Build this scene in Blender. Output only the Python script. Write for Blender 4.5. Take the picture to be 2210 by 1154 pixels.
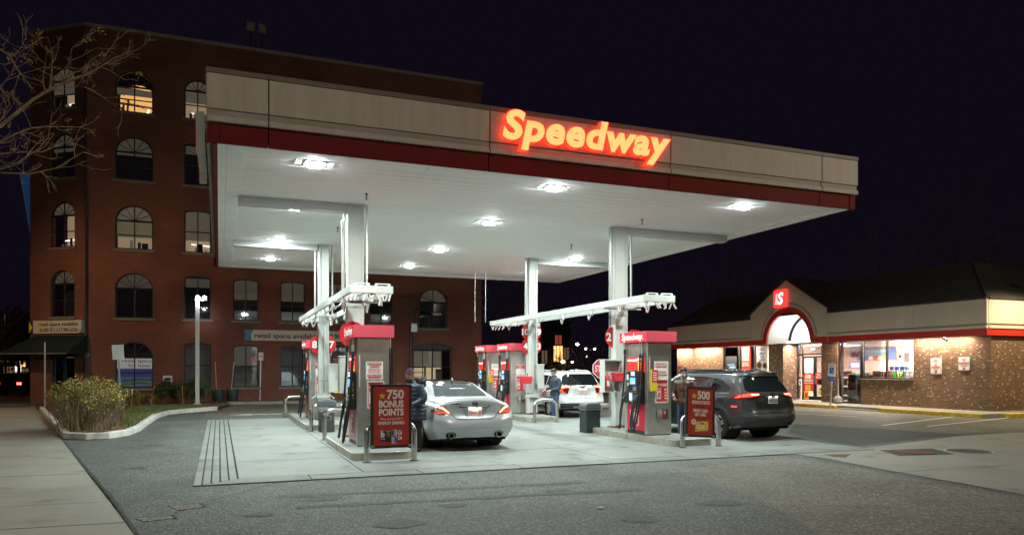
import bpy, bmesh, math, random
from mathutils import Vector, Matrix, noise
R = math.radians
random.seed(7)
for o in list(bpy.data.objects): bpy.data.objects.remove(o)
SC = bpy.context.scene
COL = SC.collection

# ---------------------------------------------------------------- camera, sky, lamps of the air
FPX, CXP, HYP, EYE = 1592.0, 1105.0, 795.0, 1.75       # photograph is 2210 x 1154
YAW = math.atan(632 / 1592.0)
SN, CS = math.sin(YAW), math.cos(YAW)
cd = bpy.data.cameras.new('camera'); cam = bpy.data.objects.new('camera', cd); COL.objects.link(cam)
cam.location = (0, 0, EYE); cam.rotation_euler = (R(90), 0, -YAW)
cd.sensor_width = 36; cd.lens = 36 * FPX / 2210; cd.shift_y = (HYP - 577) / 2210
cd.clip_start = 0.1; cd.clip_end = 2000
SC.camera = cam

W = bpy.data.worlds.new('World'); SC.world = W; W.use_nodes = True
nt = W.node_tree; nt.nodes.clear()
sky = nt.nodes.new('ShaderNodeTexSky'); sky.sky_type = 'NISHITA'; sky.sun_disc = False
sky.sun_elevation = R(-6); sky.sun_rotation = R(200); sky.altitude = 0; sky.air_density = 1.4; sky.dust_density = 2.0
tint = nt.nodes.new('ShaderNodeMix'); tint.data_type = 'RGBA'; tint.blend_type = 'ADD'; tint.inputs[0].default_value = 1
tint.inputs[7].default_value = (0.043, 0.029, 0.072, 1)          # faint city light on the night air
bg = nt.nodes.new('ShaderNodeBackground'); bg.inputs[1].default_value = 0.05
wo = nt.nodes.new('ShaderNodeOutputWorld')
nt.links.new(sky.outputs[0], tint.inputs[6]); nt.links.new(tint.outputs[2], bg.inputs[0]); nt.links.new(bg.outputs[0], wo.inputs[0])
SC.view_settings.view_transform = 'Standard'; SC.view_settings.look = 'None'
SC.view_settings.exposure = 1.0; SC.view_settings.gamma = 1.0; SC.view_settings.use_curve_mapping = False
SC.cycles.use_denoising = True
SC.cycles.max_bounces = 7; SC.cycles.diffuse_bounces = 3; SC.cycles.glossy_bounces = 4; SC.cycles.transmission_bounces = 6
SC.cycles.sample_clamp_indirect = 6.0; SC.cycles.caustics_reflective = False; SC.cycles.caustics_refractive = False
SC.cycles.use_light_tree = True

# ---------------------------------------------------------------- pixel to place
def onZ(u, v, Z=0.0):
    d = FPX * (Z - EYE) / (HYP - v); l = (u - CXP) / FPX * d
    return (d * SN + l * CS, d * CS - l * SN, Z)
def ray(u, v):
    l = (u - CXP) / FPX
    return (SN + l * CS, CS - l * SN, (HYP - v) / FPX)
def onX(u, v, X):
    r = ray(u, v); t = X / r[0]; return (X, r[1] * t, EYE + r[2] * t)
def onY(u, v, Y):
    r = ray(u, v); t = Y / r[1]; return (r[0] * t, Y, EYE + r[2] * t)

# ---------------------------------------------------------------- materials
MATS = {}
def srgb(r, g, b):
    f = lambda c: (c / 255 / 12.92) if c / 255 <= 0.04045 else ((c / 255 + 0.055) / 1.055) ** 2.4
    return (f(r), f(g), f(b))
def mat(name, col, rough=0.5, metal=0.0, var=0.12, vscale=3.0, bump=0.0, bscale=40.0, emit=None, estr=0.0, coat=0.0, alpha=None, trans=0.0, spec=0.5, aniso=0.0, col2=None, stretch=None):
    if name in MATS: return MATS[name]
    m = bpy.data.materials.new(name); m.use_nodes = True; n = m.node_tree; b = n.nodes['Principled BSDF']
    b.inputs['Roughness'].default_value = rough; b.inputs['Metallic'].default_value = metal
    b.inputs['Coat Weight'].default_value = coat; b.inputs['Coat Roughness'].default_value = 0.05
    b.inputs['Specular IOR Level'].default_value = spec
    b.inputs['Anisotropic'].default_value = aniso
    tc = n.nodes.new('ShaderNodeTexCoord'); tcv = tc.outputs['Object']
    if stretch:
        mp = n.nodes.new('ShaderNodeMapping'); mp.inputs['Scale'].default_value = stretch; n.links.new(tcv, mp.inputs['Vector']); tcv = mp.outputs[0]
    if var > 0:
        nz = n.nodes.new('ShaderNodeTexNoise'); nz.inputs['Scale'].default_value = vscale; nz.inputs['Detail'].default_value = 6; nz.inputs['Roughness'].default_value = 0.65
        n.links.new(tcv, nz.inputs['Vector'])
        rp = n.nodes.new('ShaderNodeValToRGB')
        c2 = col2 or tuple(min(1, c * (1 + var)) for c in col); c1 = tuple(c * (1 - var) for c in col)
        rp.color_ramp.elements[0].position = 0.3; rp.color_ramp.elements[1].position = 0.7
        rp.color_ramp.elements[0].color = (*c1, 1); rp.color_ramp.elements[1].color = (*c2, 1)
        n.links.new(nz.outputs['Fac'], rp.inputs[0]); n.links.new(rp.outputs[0], b.inputs['Base Color'])
    else:
        b.inputs['Base Color'].default_value = (*col, 1)
    if bump > 0:
        nb = n.nodes.new('ShaderNodeTexNoise'); nb.inputs['Scale'].default_value = bscale; nb.inputs['Detail'].default_value = 4
        n.links.new(tc.outputs['Object'], nb.inputs['Vector'])
        bp = n.nodes.new('ShaderNodeBump'); bp.inputs['Strength'].default_value = bump; bp.inputs['Distance'].default_value = 0.02
        n.links.new(nb.outputs['Fac'], bp.inputs['Height']); n.links.new(bp.outputs[0], b.inputs['Normal'])
    if emit:
        b.inputs['Emission Color'].default_value = (*emit, 1); b.inputs['Emission Strength'].default_value = estr
    if trans: b.inputs['Transmission Weight'].default_value = trans
    if alpha is not None: b.inputs['Alpha'].default_value = alpha
    MATS[name] = m
    return m
def glassmat(name, tint_=(0.8, 0.85, 0.85), mixf=0.25, rough=0.03):
    """thin pane: mostly see-through, with a real mirror share that grows at grazing angles"""
    if name in MATS: return MATS[name]
    m = bpy.data.materials.new(name); m.use_nodes = True; n = m.node_tree; n.nodes.clear()
    out = n.nodes.new('ShaderNodeOutputMaterial'); tr = n.nodes.new('ShaderNodeBsdfTransparent'); gl = n.nodes.new('ShaderNodeBsdfGlossy')
    tr.inputs[0].default_value = (*tint_, 1); gl.inputs['Roughness'].default_value = rough; gl.inputs['Color'].default_value = (0.9, 0.93, 1, 1)
    fr = n.nodes.new('ShaderNodeFresnel'); fr.inputs[0].default_value = 1.5
    mm = n.nodes.new('ShaderNodeMath'); mm.operation = 'MULTIPLY_ADD'; mm.inputs[1].default_value = 0.9; mm.inputs[2].default_value = mixf * 0.2
    mx = n.nodes.new('ShaderNodeMixShader')
    n.links.new(fr.outputs[0], mm.inputs[0]); n.links.new(mm.outputs[0], mx.inputs[0])
    n.links.new(tr.outputs[0], mx.inputs[1]); n.links.new(gl.outputs[0], mx.inputs[2]); n.links.new(mx.outputs[0], out.inputs[0])
    MATS[name] = m
    return m
def glow(name, col, s):
    if name in MATS: return MATS[name]
    m = bpy.data.materials.new(name); m.use_nodes = True; b = m.node_tree.nodes['Principled BSDF']
    b.inputs['Base Color'].default_value = (*[min(1, c * 0.6) for c in col], 1); b.inputs['Roughness'].default_value = 0.4
    b.inputs['Emission Color'].default_value = (*col, 1); b.inputs['Emission Strength'].default_value = s
    MATS[name] = m
    return m
def ramp_node(n, fac, stops):
    rp = n.nodes.new('ShaderNodeValToRGB'); e = rp.color_ramp.elements
    while len(e) < len(stops): e.new(0.5)
    for k, (p, c) in enumerate(stops):
        e[k].position = p; e[k].color = (*c, 1) if len(c) == 3 else c
    n.links.new(fac, rp.inputs[0]); return rp
def asphalt(name, base, speck=0.5, scale=55.0, stain=0.35):
    if name in MATS: return MATS[name]
    m = bpy.data.materials.new(name); m.use_nodes = True; n = m.node_tree; b = n.nodes['Principled BSDF']
    tc = n.nodes.new('ShaderNodeTexCoord')
    vo = n.nodes.new('ShaderNodeTexVoronoi'); vo.inputs['Scale'].default_value = scale; n.links.new(tc.outputs['Object'], vo.inputs['Vector'])
    n1 = n.nodes.new('ShaderNodeTexNoise'); n1.inputs['Scale'].default_value = 0.7; n1.inputs['Detail'].default_value = 8; n1.inputs['Roughness'].default_value = 0.7; n.links.new(tc.outputs['Object'], n1.inputs['Vector'])
    hsv = n.nodes.new('ShaderNodeSeparateColor'); n.links.new(vo.outputs['Color'], hsv.inputs[0])
    r1 = ramp_node(n, hsv.outputs[0], [(0.0, tuple(c * (1 - speck) for c in base)), (0.55, base), (0.9, tuple(c * (1 + speck) for c in base)), (1.0, tuple(c * (1 + 3.2 * speck) for c in base))])
    r2 = ramp_node(n, n1.outputs['Fac'], [(0.32, (1 - stain,) * 3), (0.5, (0.95,) * 3), (0.72, (1 + stain * 0.6,) * 3)])
    mx = n.nodes.new('ShaderNodeMix'); mx.data_type = 'RGBA'; mx.blend_type = 'MULTIPLY'; mx.inputs[0].default_value = 1
    n.links.new(r1.outputs[0], mx.inputs[6]); n.links.new(r2.outputs[0], mx.inputs[7]); n.links.new(mx.outputs[2], b.inputs['Base Color'])
    b.inputs['Roughness'].default_value = 0.82
    bp = n.nodes.new('ShaderNodeBump'); bp.inputs['Strength'].default_value = 0.6; bp.inputs['Distance'].default_value = 0.012
    n.links.new(vo.outputs['Distance'], bp.inputs['Height']); n.links.new(bp.outputs[0], b.inputs['Normal'])
    MATS[name] = m; return m
def concrete(name, base, stain=0.3, scale=0.6, dark=(0.5, 0.5, 0.48)):
    if name in MATS: return MATS[name]
    m = bpy.data.materials.new(name); m.use_nodes = True; n = m.node_tree; b = n.nodes['Principled BSDF']
    geo = n.nodes.new('ShaderNodeNewGeometry')
    n1 = n.nodes.new('ShaderNodeTexNoise'); n1.inputs['Scale'].default_value = scale; n1.inputs['Detail'].default_value = 9; n1.inputs['Roughness'].default_value = 0.68; n.links.new(geo.outputs['Position'], n1.inputs['Vector'])
    n2 = n.nodes.new('ShaderNodeTexNoise'); n2.inputs['Scale'].default_value = 45; n2.inputs['Detail'].default_value = 3; n.links.new(geo.outputs['Position'], n2.inputs['Vector'])
    r1 = ramp_node(n, n1.outputs['Fac'], [(0.25, tuple(c * (1 - stain) for c in base)), (0.5, base), (0.78, tuple(min(.8, c * (1 + stain * 0.4)) for c in base))])
    r2 = ramp_node(n, n2.outputs['Fac'], [(0.3, (0.86,) * 3), (0.7, (1.06,) * 3)])
    # dark spill spots of oil
    n3 = n.nodes.new('ShaderNodeTexNoise'); n3.inputs['Scale'].default_value = 1.3; n3.inputs['Detail'].default_value = 5; n.links.new(geo.outputs['Position'], n3.inputs['Vector'])
    r3 = ramp_node(n, n3.outputs['Fac'], [(0.27, dark), (0.33, (.8, .8, .78)), (0.42, (1, 1, 1))])
    mx = n.nodes.new('ShaderNodeMix'); mx.data_type = 'RGBA'; mx.blend_type = 'MULTIPLY'; mx.inputs[0].default_value = 1
    my = n.nodes.new('ShaderNodeMix'); my.data_type = 'RGBA'; my.blend_type = 'MULTIPLY'; my.inputs[0].default_value = 1
    n.links.new(r1.outputs[0], mx.inputs[6]); n.links.new(r2.outputs[0], mx.inputs[7])
    n.links.new(mx.outputs[2], my.inputs[6]); n.links.new(r3.outputs[0], my.inputs[7]); n.links.new(my.outputs[2], b.inputs['Base Color'])
    b.inputs['Roughness'].default_value = 0.7
    bp = n.nodes.new('ShaderNodeBump'); bp.inputs['Strength'].default_value = 0.25; bp.inputs['Distance'].default_value = 0.01
    n.links.new(n2.outputs['Fac'], bp.inputs['Height']); n.links.new(bp.outputs[0], b.inputs['Normal'])
    MATS[name] = m; return m
def brickmat(name, c1, c2, mortar, axis='XZ', bw=0.21, bh=0.068, fleck=None, msize=0.010):
    if name in MATS: return MATS[name]
    m = bpy.data.materials.new(name); m.use_nodes = True; n = m.node_tree; b = n.nodes['Principled BSDF']
    geo = n.nodes.new('ShaderNodeNewGeometry'); sp = n.nodes.new('ShaderNodeSeparateXYZ'); n.links.new(geo.outputs['Position'], sp.inputs[0])
    cb = n.nodes.new('ShaderNodeCombineXYZ')
    ad = n.nodes.new('ShaderNodeMath'); ad.operation = 'ADD'; n.links.new(sp.outputs[0], ad.inputs[0]); n.links.new(sp.outputs[1], ad.inputs[1])
    n.links.new(ad.outputs[0], cb.inputs[0]); n.links.new(sp.outputs[2], cb.inputs[1])
    br = n.nodes.new('ShaderNodeTexBrick'); br.inputs['Scale'].default_value = 1; br.inputs['Brick Width'].default_value = bw; br.inputs['Row Height'].default_value = bh
    br.inputs['Mortar Size'].default_value = msize; br.inputs['Mortar Smooth'].default_value = 0.3; br.inputs['Bias'].default_value = 0.0
    br.inputs['Color1'].default_value = (*c1, 1); br.inputs['Color2'].default_value = (*c2, 1); br.inputs['Mortar'].default_value = (*mortar, 1)
    n.links.new(cb.outputs[0], br.inputs['Vector'])
    n1 = n.nodes.new('ShaderNodeTexNoise'); n1.inputs['Scale'].default_value = 0.5; n1.inputs['Detail'].default_value = 6; n.links.new(geo.outputs['Position'], n1.inputs['Vector'])
    r2 = ramp_node(n, n1.outputs['Fac'], [(0.3, (0.72,) * 3), (0.7, (1.15,) * 3)])
    mx = n.nodes.new('ShaderNodeMix'); mx.data_type = 'RGBA'; mx.blend_type = 'MULTIPLY'; mx.inputs[0].default_value = 1
    n.links.new(br.outputs['Color'], mx.inputs[6]); n.links.new(r2.outputs[0], mx.inputs[7])
    last = mx.outputs[2]
    if fleck:      # single pale and single burnt bricks scattered through the wall
        b2 = n.nodes.new('ShaderNodeTexBrick'); b2.inputs['Scale'].default_value = 1; b2.inputs['Brick Width'].default_value = bw * .5; b2.inputs['Row Height'].default_value = bh
        b2.inputs['Mortar Size'].default_value = msize; b2.inputs['Color1'].default_value = (0, 0, 0, 1); b2.inputs['Color2'].default_value = (1, 1, 1, 1); b2.inputs['Mortar'].default_value = (0.5, 0.5, 0.5, 1)
        n.links.new(cb.outputs[0], b2.inputs['Vector'])
        rr = ramp_node(n, b2.outputs['Color'], [(0.0, (1, 1, 1)), (0.05, (1, 1, 1)), (0.07, (0, 0, 0)), (0.88, (0, 0, 0)), (0.97, (1, 1, 1))])
        rc = ramp_node(n, b2.outputs['Color'], [(0.0, tuple(c * 0.12 for c in fleck)), (0.4, tuple(c * 0.12 for c in fleck)), (0.6, fleck)])
        mz = n.nodes.new('ShaderNodeMix'); mz.data_type = 'RGBA'; n.links.new(rr.outputs[0], mz.inputs[0]); n.links.new(last, mz.inputs[6]); n.links.new(rc.outputs[0], mz.inputs[7]); last = mz.outputs[2]
    n.links.new(last, b.inputs['Base Color']); b.inputs['Roughness'].default_value = 0.85
    bp = n.nodes.new('ShaderNodeBump'); bp.inputs['Strength'].default_value = 0.5; bp.inputs['Distance'].default_value = 0.01; bp.invert = True
    n.links.new(br.outputs['Fac'], bp.inputs['Height']); n.links.new(bp.outputs[0], b.inputs['Normal'])
    MATS[name] = m; return m

# ---------------------------------------------------------------- mesh helpers
class MB:
    def __init__(s): s.v = []; s.f = []
    def quad(s, *p):
        i = len(s.v); s.v += [tuple(q) for q in p]; s.f.append(tuple(range(i, i + len(p)))); return s
    def box(s, x0, x1, y0, y1, z0, z1):
        i = len(s.v)
        s.v += [(x0, y0, z0), (x1, y0, z0), (x1, y1, z0), (x0, y1, z0), (x0, y0, z1), (x1, y0, z1), (x1, y1, z1), (x0, y1, z1)]
        s.f += [tuple(i + k for k in q) for q in ((0, 3, 2, 1), (4, 5, 6, 7), (0, 1, 5, 4), (1, 2, 6, 5), (2, 3, 7, 6), (3, 0, 4, 7))]; return s
    def obox(s, c, ax, ay, az, hx, hy, hz):
        """box with its own axes"""
        i = len(s.v); c, ax, ay, az = Vector(c), Vector(ax).normalized(), Vector(ay).normalized(), Vector(az).normalized()
        for (a, b_, d) in ((-1, -1, -1), (1, -1, -1), (1, 1, -1), (-1, 1, -1), (-1, -1, 1), (1, -1, 1), (1, 1, 1), (-1, 1, 1)):
            s.v.append(tuple(c + ax * a * hx + ay * b_ * hy + az * d * hz))
        s.f += [tuple(i + k for k in q) for q in ((0, 3, 2, 1), (4, 5, 6, 7), (0, 1, 5, 4), (1, 2, 6, 5), (2, 3, 7, 6), (3, 0, 4, 7))]; return s
    def tube(s, pts, r, n=8, caps=True):
        """round tube along points; r one number or one per point"""
        pts = [Vector(p) for p in pts]; m = len(pts); rr = r if isinstance(r, (list, tuple)) else [r] * m
        base = len(s.v); up = None
        for k, p in enumerate(pts):
            t = (pts[min(k + 1, m - 1)] - pts[max(k - 1, 0)])
            t = t.normalized() if t.length > 1e-9 else Vector((0, 0, 1))
            if up is None:
                up = Vector((0, 0, 1)) if abs(t.z) < 0.9 else Vector((1, 0, 0))
            a = t.cross(up); a = a.normalized() if a.length > 1e-6 else t.orthogonal().normalized(); b_ = a.cross(t).normalized(); up = b_
            for q in range(n):
                w = 2 * math.pi * q / n; s.v.append(tuple(p + (a * math.cos(w) + b_ * math.sin(w)) * rr[k]))
        for k in range(m - 1):
            for q in range(n):
                a0 = base + k * n + q; a1 = base + k * n + (q + 1) % n; s.f.append((a0, a0 + n, a1 + n, a1))
        if caps:
            s.f.append(tuple(base + q for q in range(n))); s.f.append(tuple(base + (m - 1) * n + q for q in reversed(range(n))))
        return s
    def prism(s, poly, axis, a, b_):
        """polygon (p,q) extruded along axis: X -> (y,z), Y -> (x,z), Z -> (x,y)"""
        i = len(s.v); n = len(poly)
        for t in (a, b_):
            for (p, q) in poly:
                s.v.append((t, p, q) if axis == 'X' else (p, t, q) if axis == 'Y' else (p, q, t))
        s.f.append(tuple(i + k for k in range(n))); s.f.append(tuple(i + n + k for k in reversed(range(n))))
        for k in range(n): s.f.append((i + k, i + n + k, i + n + (k + 1) % n, i + (k + 1) % n))
        return s
    def lathe(s, prof, n=16, c=(0, 0, 0), axis='Z', caps=True):
        i = len(s.v); m = len(prof)
        for (r_, h) in prof:
            for q in range(n):
                w = 2 * math.pi * q / n; x, y = r_ * math.cos(w), r_ * math.sin(w)
                s.v.append((c[0] + x, c[1] + y, c[2] + h) if axis == 'Z' else (c[0] + h, c[1] + x, c[2] + y) if axis == 'X' else (c[0] + x, c[1] + h, c[2] + y))
        for k in range(m - 1):
            for q in range(n):
                a0 = i + k * n + q; a1 = i + k * n + (q + 1) % n; s.f.append((a0, a1, a1 + n, a0 + n))
        if caps: s.f.append(tuple(i + q for q in reversed(range(n)))); s.f.append(tuple(i + (m - 1) * n + q for q in range(n)))
        return s
    def mesh(s, name):
        me = bpy.data.meshes.new(name); me.from_pydata(s.v, [], s.f); me.update()
        bm = bmesh.new(); bm.from_mesh(me); bmesh.ops.recalc_face_normals(bm, faces=bm.faces); bm.to_mesh(me); bm.free(); return me
    def build(s, name, m, parent=None, smooth=False, bevel=0.0, world=False, seg=2):
        if world and parent is not None:
            ox, oy, oz = ORG[parent.name]; s.v = [(x - ox, y - oy, z - oz) for (x, y, z) in s.v]
        o = put(name, s.mesh(name), m, parent, smooth, bevel, seg)
        if world and parent is not None: ORG[o.name] = ORG[parent.name]
        return o
ORG = {}
def put(name, me, m, parent=None, smooth=False, bevel=0.0, seg=2):
    if m is not None and len(me.materials) == 0: me.materials.append(m)
    o = bpy.data.objects.new(name, me); COL.objects.link(o)
    if parent is not None: o.parent = parent
    if smooth:
        for p in me.polygons: p.use_smooth = True
        if smooth != 'all':
            try: me.set_sharp_from_angle(angle=R(38))
            except Exception: pass
    if bevel > 0:
        bv = o.modifiers.new('bevel', 'BEVEL'); bv.width = bevel; bv.segments = seg; bv.limit_method = 'ANGLE'; bv.angle_limit = R(40)
    return o
def tag(o, label=None, cat=None, group=None, kind=None):
    if label: o['label'] = label
    if cat: o['category'] = cat
    if group: o['group'] = group
    if kind: o['kind'] = kind
    return o
def thing(name, label, cat, loc=(0, 0, 0), rz=0.0, group=None, kind=None):
    o = bpy.data.objects.new(name, None); COL.objects.link(o); o.location = loc; o.rotation_euler = (0, 0, rz); o.empty_display_size = 0.2
    ORG[o.name] = tuple(loc)
    return tag(o, label, cat, group, kind)
def copy_tree(o, parent=None, rename=None):
    c = o.copy(); COL.objects.link(c); c.parent = parent
    for ch in list(o.children): copy_tree(ch, c)
    return c
def structure(o): o['kind'] = 'structure'; return o

# ---------------------------------------------------------------- lettering
_cap = [None]
def _txt(s, size, off, shear, ext, align, sp=1.0):
    cu = bpy.data.curves.new('t', 'FONT'); cu.body = s; cu.size = size; cu.offset = off; cu.shear = shear; cu.extrude = ext; cu.align_x = align
    cu.resolution_u = 4; cu.space_character = sp
    ob = bpy.data.objects.new('t', cu); COL.objects.link(ob)
    dg = bpy.context.evaluated_depsgraph_get(); me = bpy.data.meshes.new_from_object(ob.evaluated_get(dg))
    bpy.data.objects.remove(ob); bpy.data.curves.remove(cu); return me
def textmesh(s, h, width=None, bold=0.0, shear=0.0, depth=0.003, align='CENTER', maxw=None, sp=1.0):
    if _cap[0] is None:
        me = _txt('H', 1.0, 0, 0, 0, 'CENTER'); ys = [v.co.y for v in me.vertices]; _cap[0] = max(ys) - min(ys); bpy.data.meshes.remove(me)
    size = h / _cap[0]; me = _txt(s, size, bold * size, shear, depth / 2, align, sp)
    xs = [v.co.x for v in me.vertices] or [0]
    w = max(xs) - min(xs); k = 1.0
    if width: k = width / max(w, 1e-6)
    elif maxw and w > maxw: k = maxw / w
    cx = (max(xs) + min(xs)) / 2 if align == 'CENTER' else 0
    for v in me.vertices: v.co.x = (v.co.x - cx) * k
    return me
FACE = {'-Y': (R(90), 0, 0), '-X': (R(90), 0, R(-90)), '+X': (R(90), 0, R(90)), '+Y': (R(90), 0, R(180)), '+Z': (0, 0, 0)}
def text(s, h, m, parent, loc, face='-Y', name='lettering', world=False, rot=None, **kw):
    me = textmesh(s, h, **kw)
    o = put(name, me, m, parent)
    if world and parent is not None:
        q = ORG[parent.name]; loc = (loc[0] - q[0], loc[1] - q[1], loc[2] - q[2])
    o.location = loc; o.rotation_euler = rot or FACE[face]; return o
def rrect(w, h, r, n=5):
    """rounded rectangle outline around 0,0"""
    p = []
    for (cx, cy, a0) in ((w / 2 - r, h / 2 - r, 0), (-w / 2 + r, h / 2 - r, 90), (-w / 2 + r, -h / 2 + r, 180), (w / 2 - r, -h / 2 + r, 270)):
        for k in range(n + 1):
            a = R(a0 + 90 * k / n); p.append((cx + r * math.cos(a), cy + r * math.sin(a)))
    return p
def lamp(name, kind, loc, power, col, parent=None, size=0.3, size_y=None, rot=(0, 0, 0), spread=None, spot=None, blend=0.5):
    l = bpy.data.lights.new(name, kind); l.energy = power; l.color = col
    if kind == 'AREA':
        l.shape = 'RECTANGLE' if size_y else 'DISK'; l.size = size
        if size_y: l.size_y = size_y
        if spread: l.spread = spread
    else: l.shadow_soft_size = size
    if kind == 'SPOT': l.spot_size = spot; l.spot_blend = blend
    o = bpy.data.objects.new(name, l); COL.objects.link(o); o.location = loc; o.rotation_euler = rot; o.parent = parent; return o
# ================================================================ shared materials
M_asph = asphalt('asphalt', (0.080, 0.087, 0.082), speck=.65)
M_asph_l = asphalt('asphalt_worn', (0.115, 0.108, 0.09), speck=0.5, scale=42)
M_asph_d = asphalt('asphalt_new', (0.045, 0.047, 0.045), speck=0.4, scale=60)
M_pad = concrete('pad_concrete', (0.185, 0.20, 0.188), stain=.42, dark=(.42, .42, .40))
M_walk = concrete('pavement_concrete', (0.27, 0.26, 0.225), stain=0.28)
M_apron = concrete('apron_concrete', (0.20, 0.195, 0.17), stain=0.25)
M_curbw = concrete('kerb_whitewash', (0.55, 0.53, 0.50), stain=0.45, scale=5)
M_joint = mat('joint_dirt', (0.035, 0.032, 0.028), 0.95, var=0.3)
M_yellow = mat('kerb_yellow', (0.55, 0.36, 0.03), 0.7, var=0.35, vscale=6)
M_line = mat('road_paint', (0.55, 0.54, 0.5), 0.7, var=0.25, vscale=9)
M_white = mat('white_enamel', (0.50, 0.52, 0.50), 0.38, var=0.05, vscale=2)
M_whited = mat('white_enamel_dull', (0.62, 0.63, 0.61), 0.5, var=0.1, vscale=4)
M_soffit = mat('soffit_white', (0.90, 0.92, 0.89), 0.6, var=0.06, vscale=0.9, stretch=(.25, 1.5, 1))
M_beige = mat('fascia_beige', (0.41, 0.375, 0.33), 0.6, var=0.11, vscale=1.0, stretch=(5, 5, .55))
M_beiged = mat('fascia_band_taupe', (0.30, 0.27, 0.25), 0.6, var=0.1, vscale=0.9)
M_cap = mat('fascia_cap_brown', (0.12, 0.09, 0.07), 0.5, var=0.1)
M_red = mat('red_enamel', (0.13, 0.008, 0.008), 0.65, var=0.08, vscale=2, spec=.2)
M_redp = mat('red_plastic', (0.66, 0.045, 0.06), 0.3, var=0.05, vscale=4)
M_redd = mat('red_disc', (0.5, 0.008, 0.015), 0.35, var=0.05)
M_steel = mat('brushed_steel', (0.62, 0.60, 0.56), 0.33, metal=0.92, var=0.12, vscale=5, bump=0.05, bscale=120, aniso=0.4)
M_steelw = mat('worn_steel_kerb', (0.50, 0.47, 0.41), 0.42, metal=0.85, var=0.25, vscale=4)
M_pipe = mat('polished_pipe', (0.62, 0.60, 0.57), 0.24, metal=1.0, var=0.08, vscale=9)
M_galv = mat('galvanised_pipe', (0.42, 0.43, 0.42), 0.4, metal=0.7, var=0.12)
M_black = mat('black_plastic', (0.014, 0.014, 0.016), 0.38, var=0.15)
M_blackm = mat('black_frame', (0.012, 0.012, 0.014), 0.45, var=0.1)
M_rubber = mat('hose_rubber', (0.010, 0.010, 0.012), 0.45, var=0.1)
M_grey = mat('grey_plastic', (0.075, 0.085, 0.095), 0.55, var=0.12)
M_yel = mat('yellow_sticker', (0.75, 0.55, 0.03), 0.5, var=0.05)
M_gold = mat('gold_print', (0.72, 0.48, 0.06), 0.5, var=0.1)
M_paper = mat('paper_white', (0.74, 0.72, 0.68), 0.6, var=0.03)
M_ink = mat('red_ink', (0.55, 0.03, 0.06), 0.6, var=0.0)
M_dark = mat('dark_ink', (0.03, 0.03, 0.04), 0.6, var=0.0)
M_whiteink = mat('white_ink', (0.80, 0.78, 0.74), 0.5, var=0.0)
M_green = mat('green_plastic', (0.03, 0.22, 0.07), 0.4, var=0.1)
M_blue = mat('blue_print', (0.03, 0.10, 0.42), 0.5, var=0.05)
M_rust = mat('rust', (0.16, 0.06, 0.02), 0.9, var=0.5, vscale=18)

# ================================================================ ground and paving
def sheet(name, pts, z, m, parent=None, kind='structure'):
    b = MB(); b.quad(*[(p[0], p[1], z) for p in pts]); o = b.build(name, m, parent)
    if kind and parent is None: o['kind'] = kind
    return o
sheet('ground', [(-400, -200), (400, -200), (400, 600), (-400, 600)], 0.0, M_asph)

# the pavement on the left runs along the street, which is turned 12.7 degrees
def edge(y): return -0.83 - 0.2262 * (y - 8.7)            # line between pavement and lot
pv = thing('pavement', None, None, (0, 0, 0), kind='structure')
sheet('bed', [(edge(-6) - 7, -6), (edge(-6), -6), (edge(44) - 0.05, 44), (edge(44) - 7, 44)], 0.003, M_joint, pv)
dirx, diry = -0.2206, 0.9754                              # along the pavement
k0 = -9
slab_me = {}
for k in range(-9, 26):
    y0 = 9.35 + 1.53 * k; y1 = y0 + 1.53 - 0.018
    for j in range(3):
        a0 = j * 1.9 + 0.012; a1 = a0 + 1.9 - (0.014 if k < 12 else 0.01)
        dz = random.uniform(-0.0025, 0.0025)
        P = [(edge(y) - a, y + 0.2262 * a * 0.25) for (y, a) in ((y0, a1), (y0, a0), (y1, a0), (y1, a1))]
        b = MB(); b.prism(P, 'Z', 0.004, 0.020 + dz); b.build('slab', M_walk, pv, bevel=0.004, seg=1)

# forecourt pad: slabs and the grooved drain strips along its left and front edge
pd = thing('forecourt_pad', None, None, (0, 0, 0), kind='structure')
PX0, PX1, PY0, PY1 = -0.36, 13.15, 11.9, 26.9
sheet('bed', [(PX0 + 0.01, PY0 + 0.01), (PX1 - 0.01, PY0 + 0.01), (PX1 - 0.01, PY1 - 0.01), (PX0 + 0.01, PY1 - 0.01)], 0.003, M_joint, pd)
sw = 0.128
for i in range(5):
    x0 = PX0 + i * sw; y = PY0 + i * sw * 0.9
    while y < PY1 - 0.1:
        y1 = min(PY1, y + random.choice((1.62, 1.62, 2.1)));
        if y1 > PY1 - 0.5: y1 = PY1
        MB().box(x0, x0 + sw - 0.022, y + 0.006, y1 - 0.006, 0.004, 0.022 + random.uniform(-.002, .002)).build('strip', M_pad, pd, bevel=0.004, seg=1); y = y1
    yy = PY0 + i * sw * 0.9; x = PX0 + (i + 1) * sw
    segs = [x, 1.35, 3.15, 4.95, 6.7, 8.5, 10.3, 12.0, PX1]
    for a, b_ in zip(segs, segs[1:]):
        MB().box(a + 0.008, b_ - 0.008, yy, yy + sw * 0.9 - 0.02, 0.004, 0.022 + random.uniform(-.002, .002)).build('strip', M_pad, pd, bevel=0.004, seg=1)
sx = PX0 + 5 * sw; sy = PY0 + 5 * sw * 0.9
xs = [sx, 2.25, 4.75, 7.0, 9.25, 11.3, PX1]; ys = [sy, 14.6, 17.6, 20.7, 23.8, PY1]
for a, b_ in zip(xs, xs[1:]):
    for c, d in zip(ys, ys[1:]):
        MB().box(a + 0.006, b_ - 0.006, c + 0.006, d - 0.006, 0.004, 0.021 + random.uniform(-.0025, .0025)).build('slab', M_pad, pd, bevel=0.005, seg=1)

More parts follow.
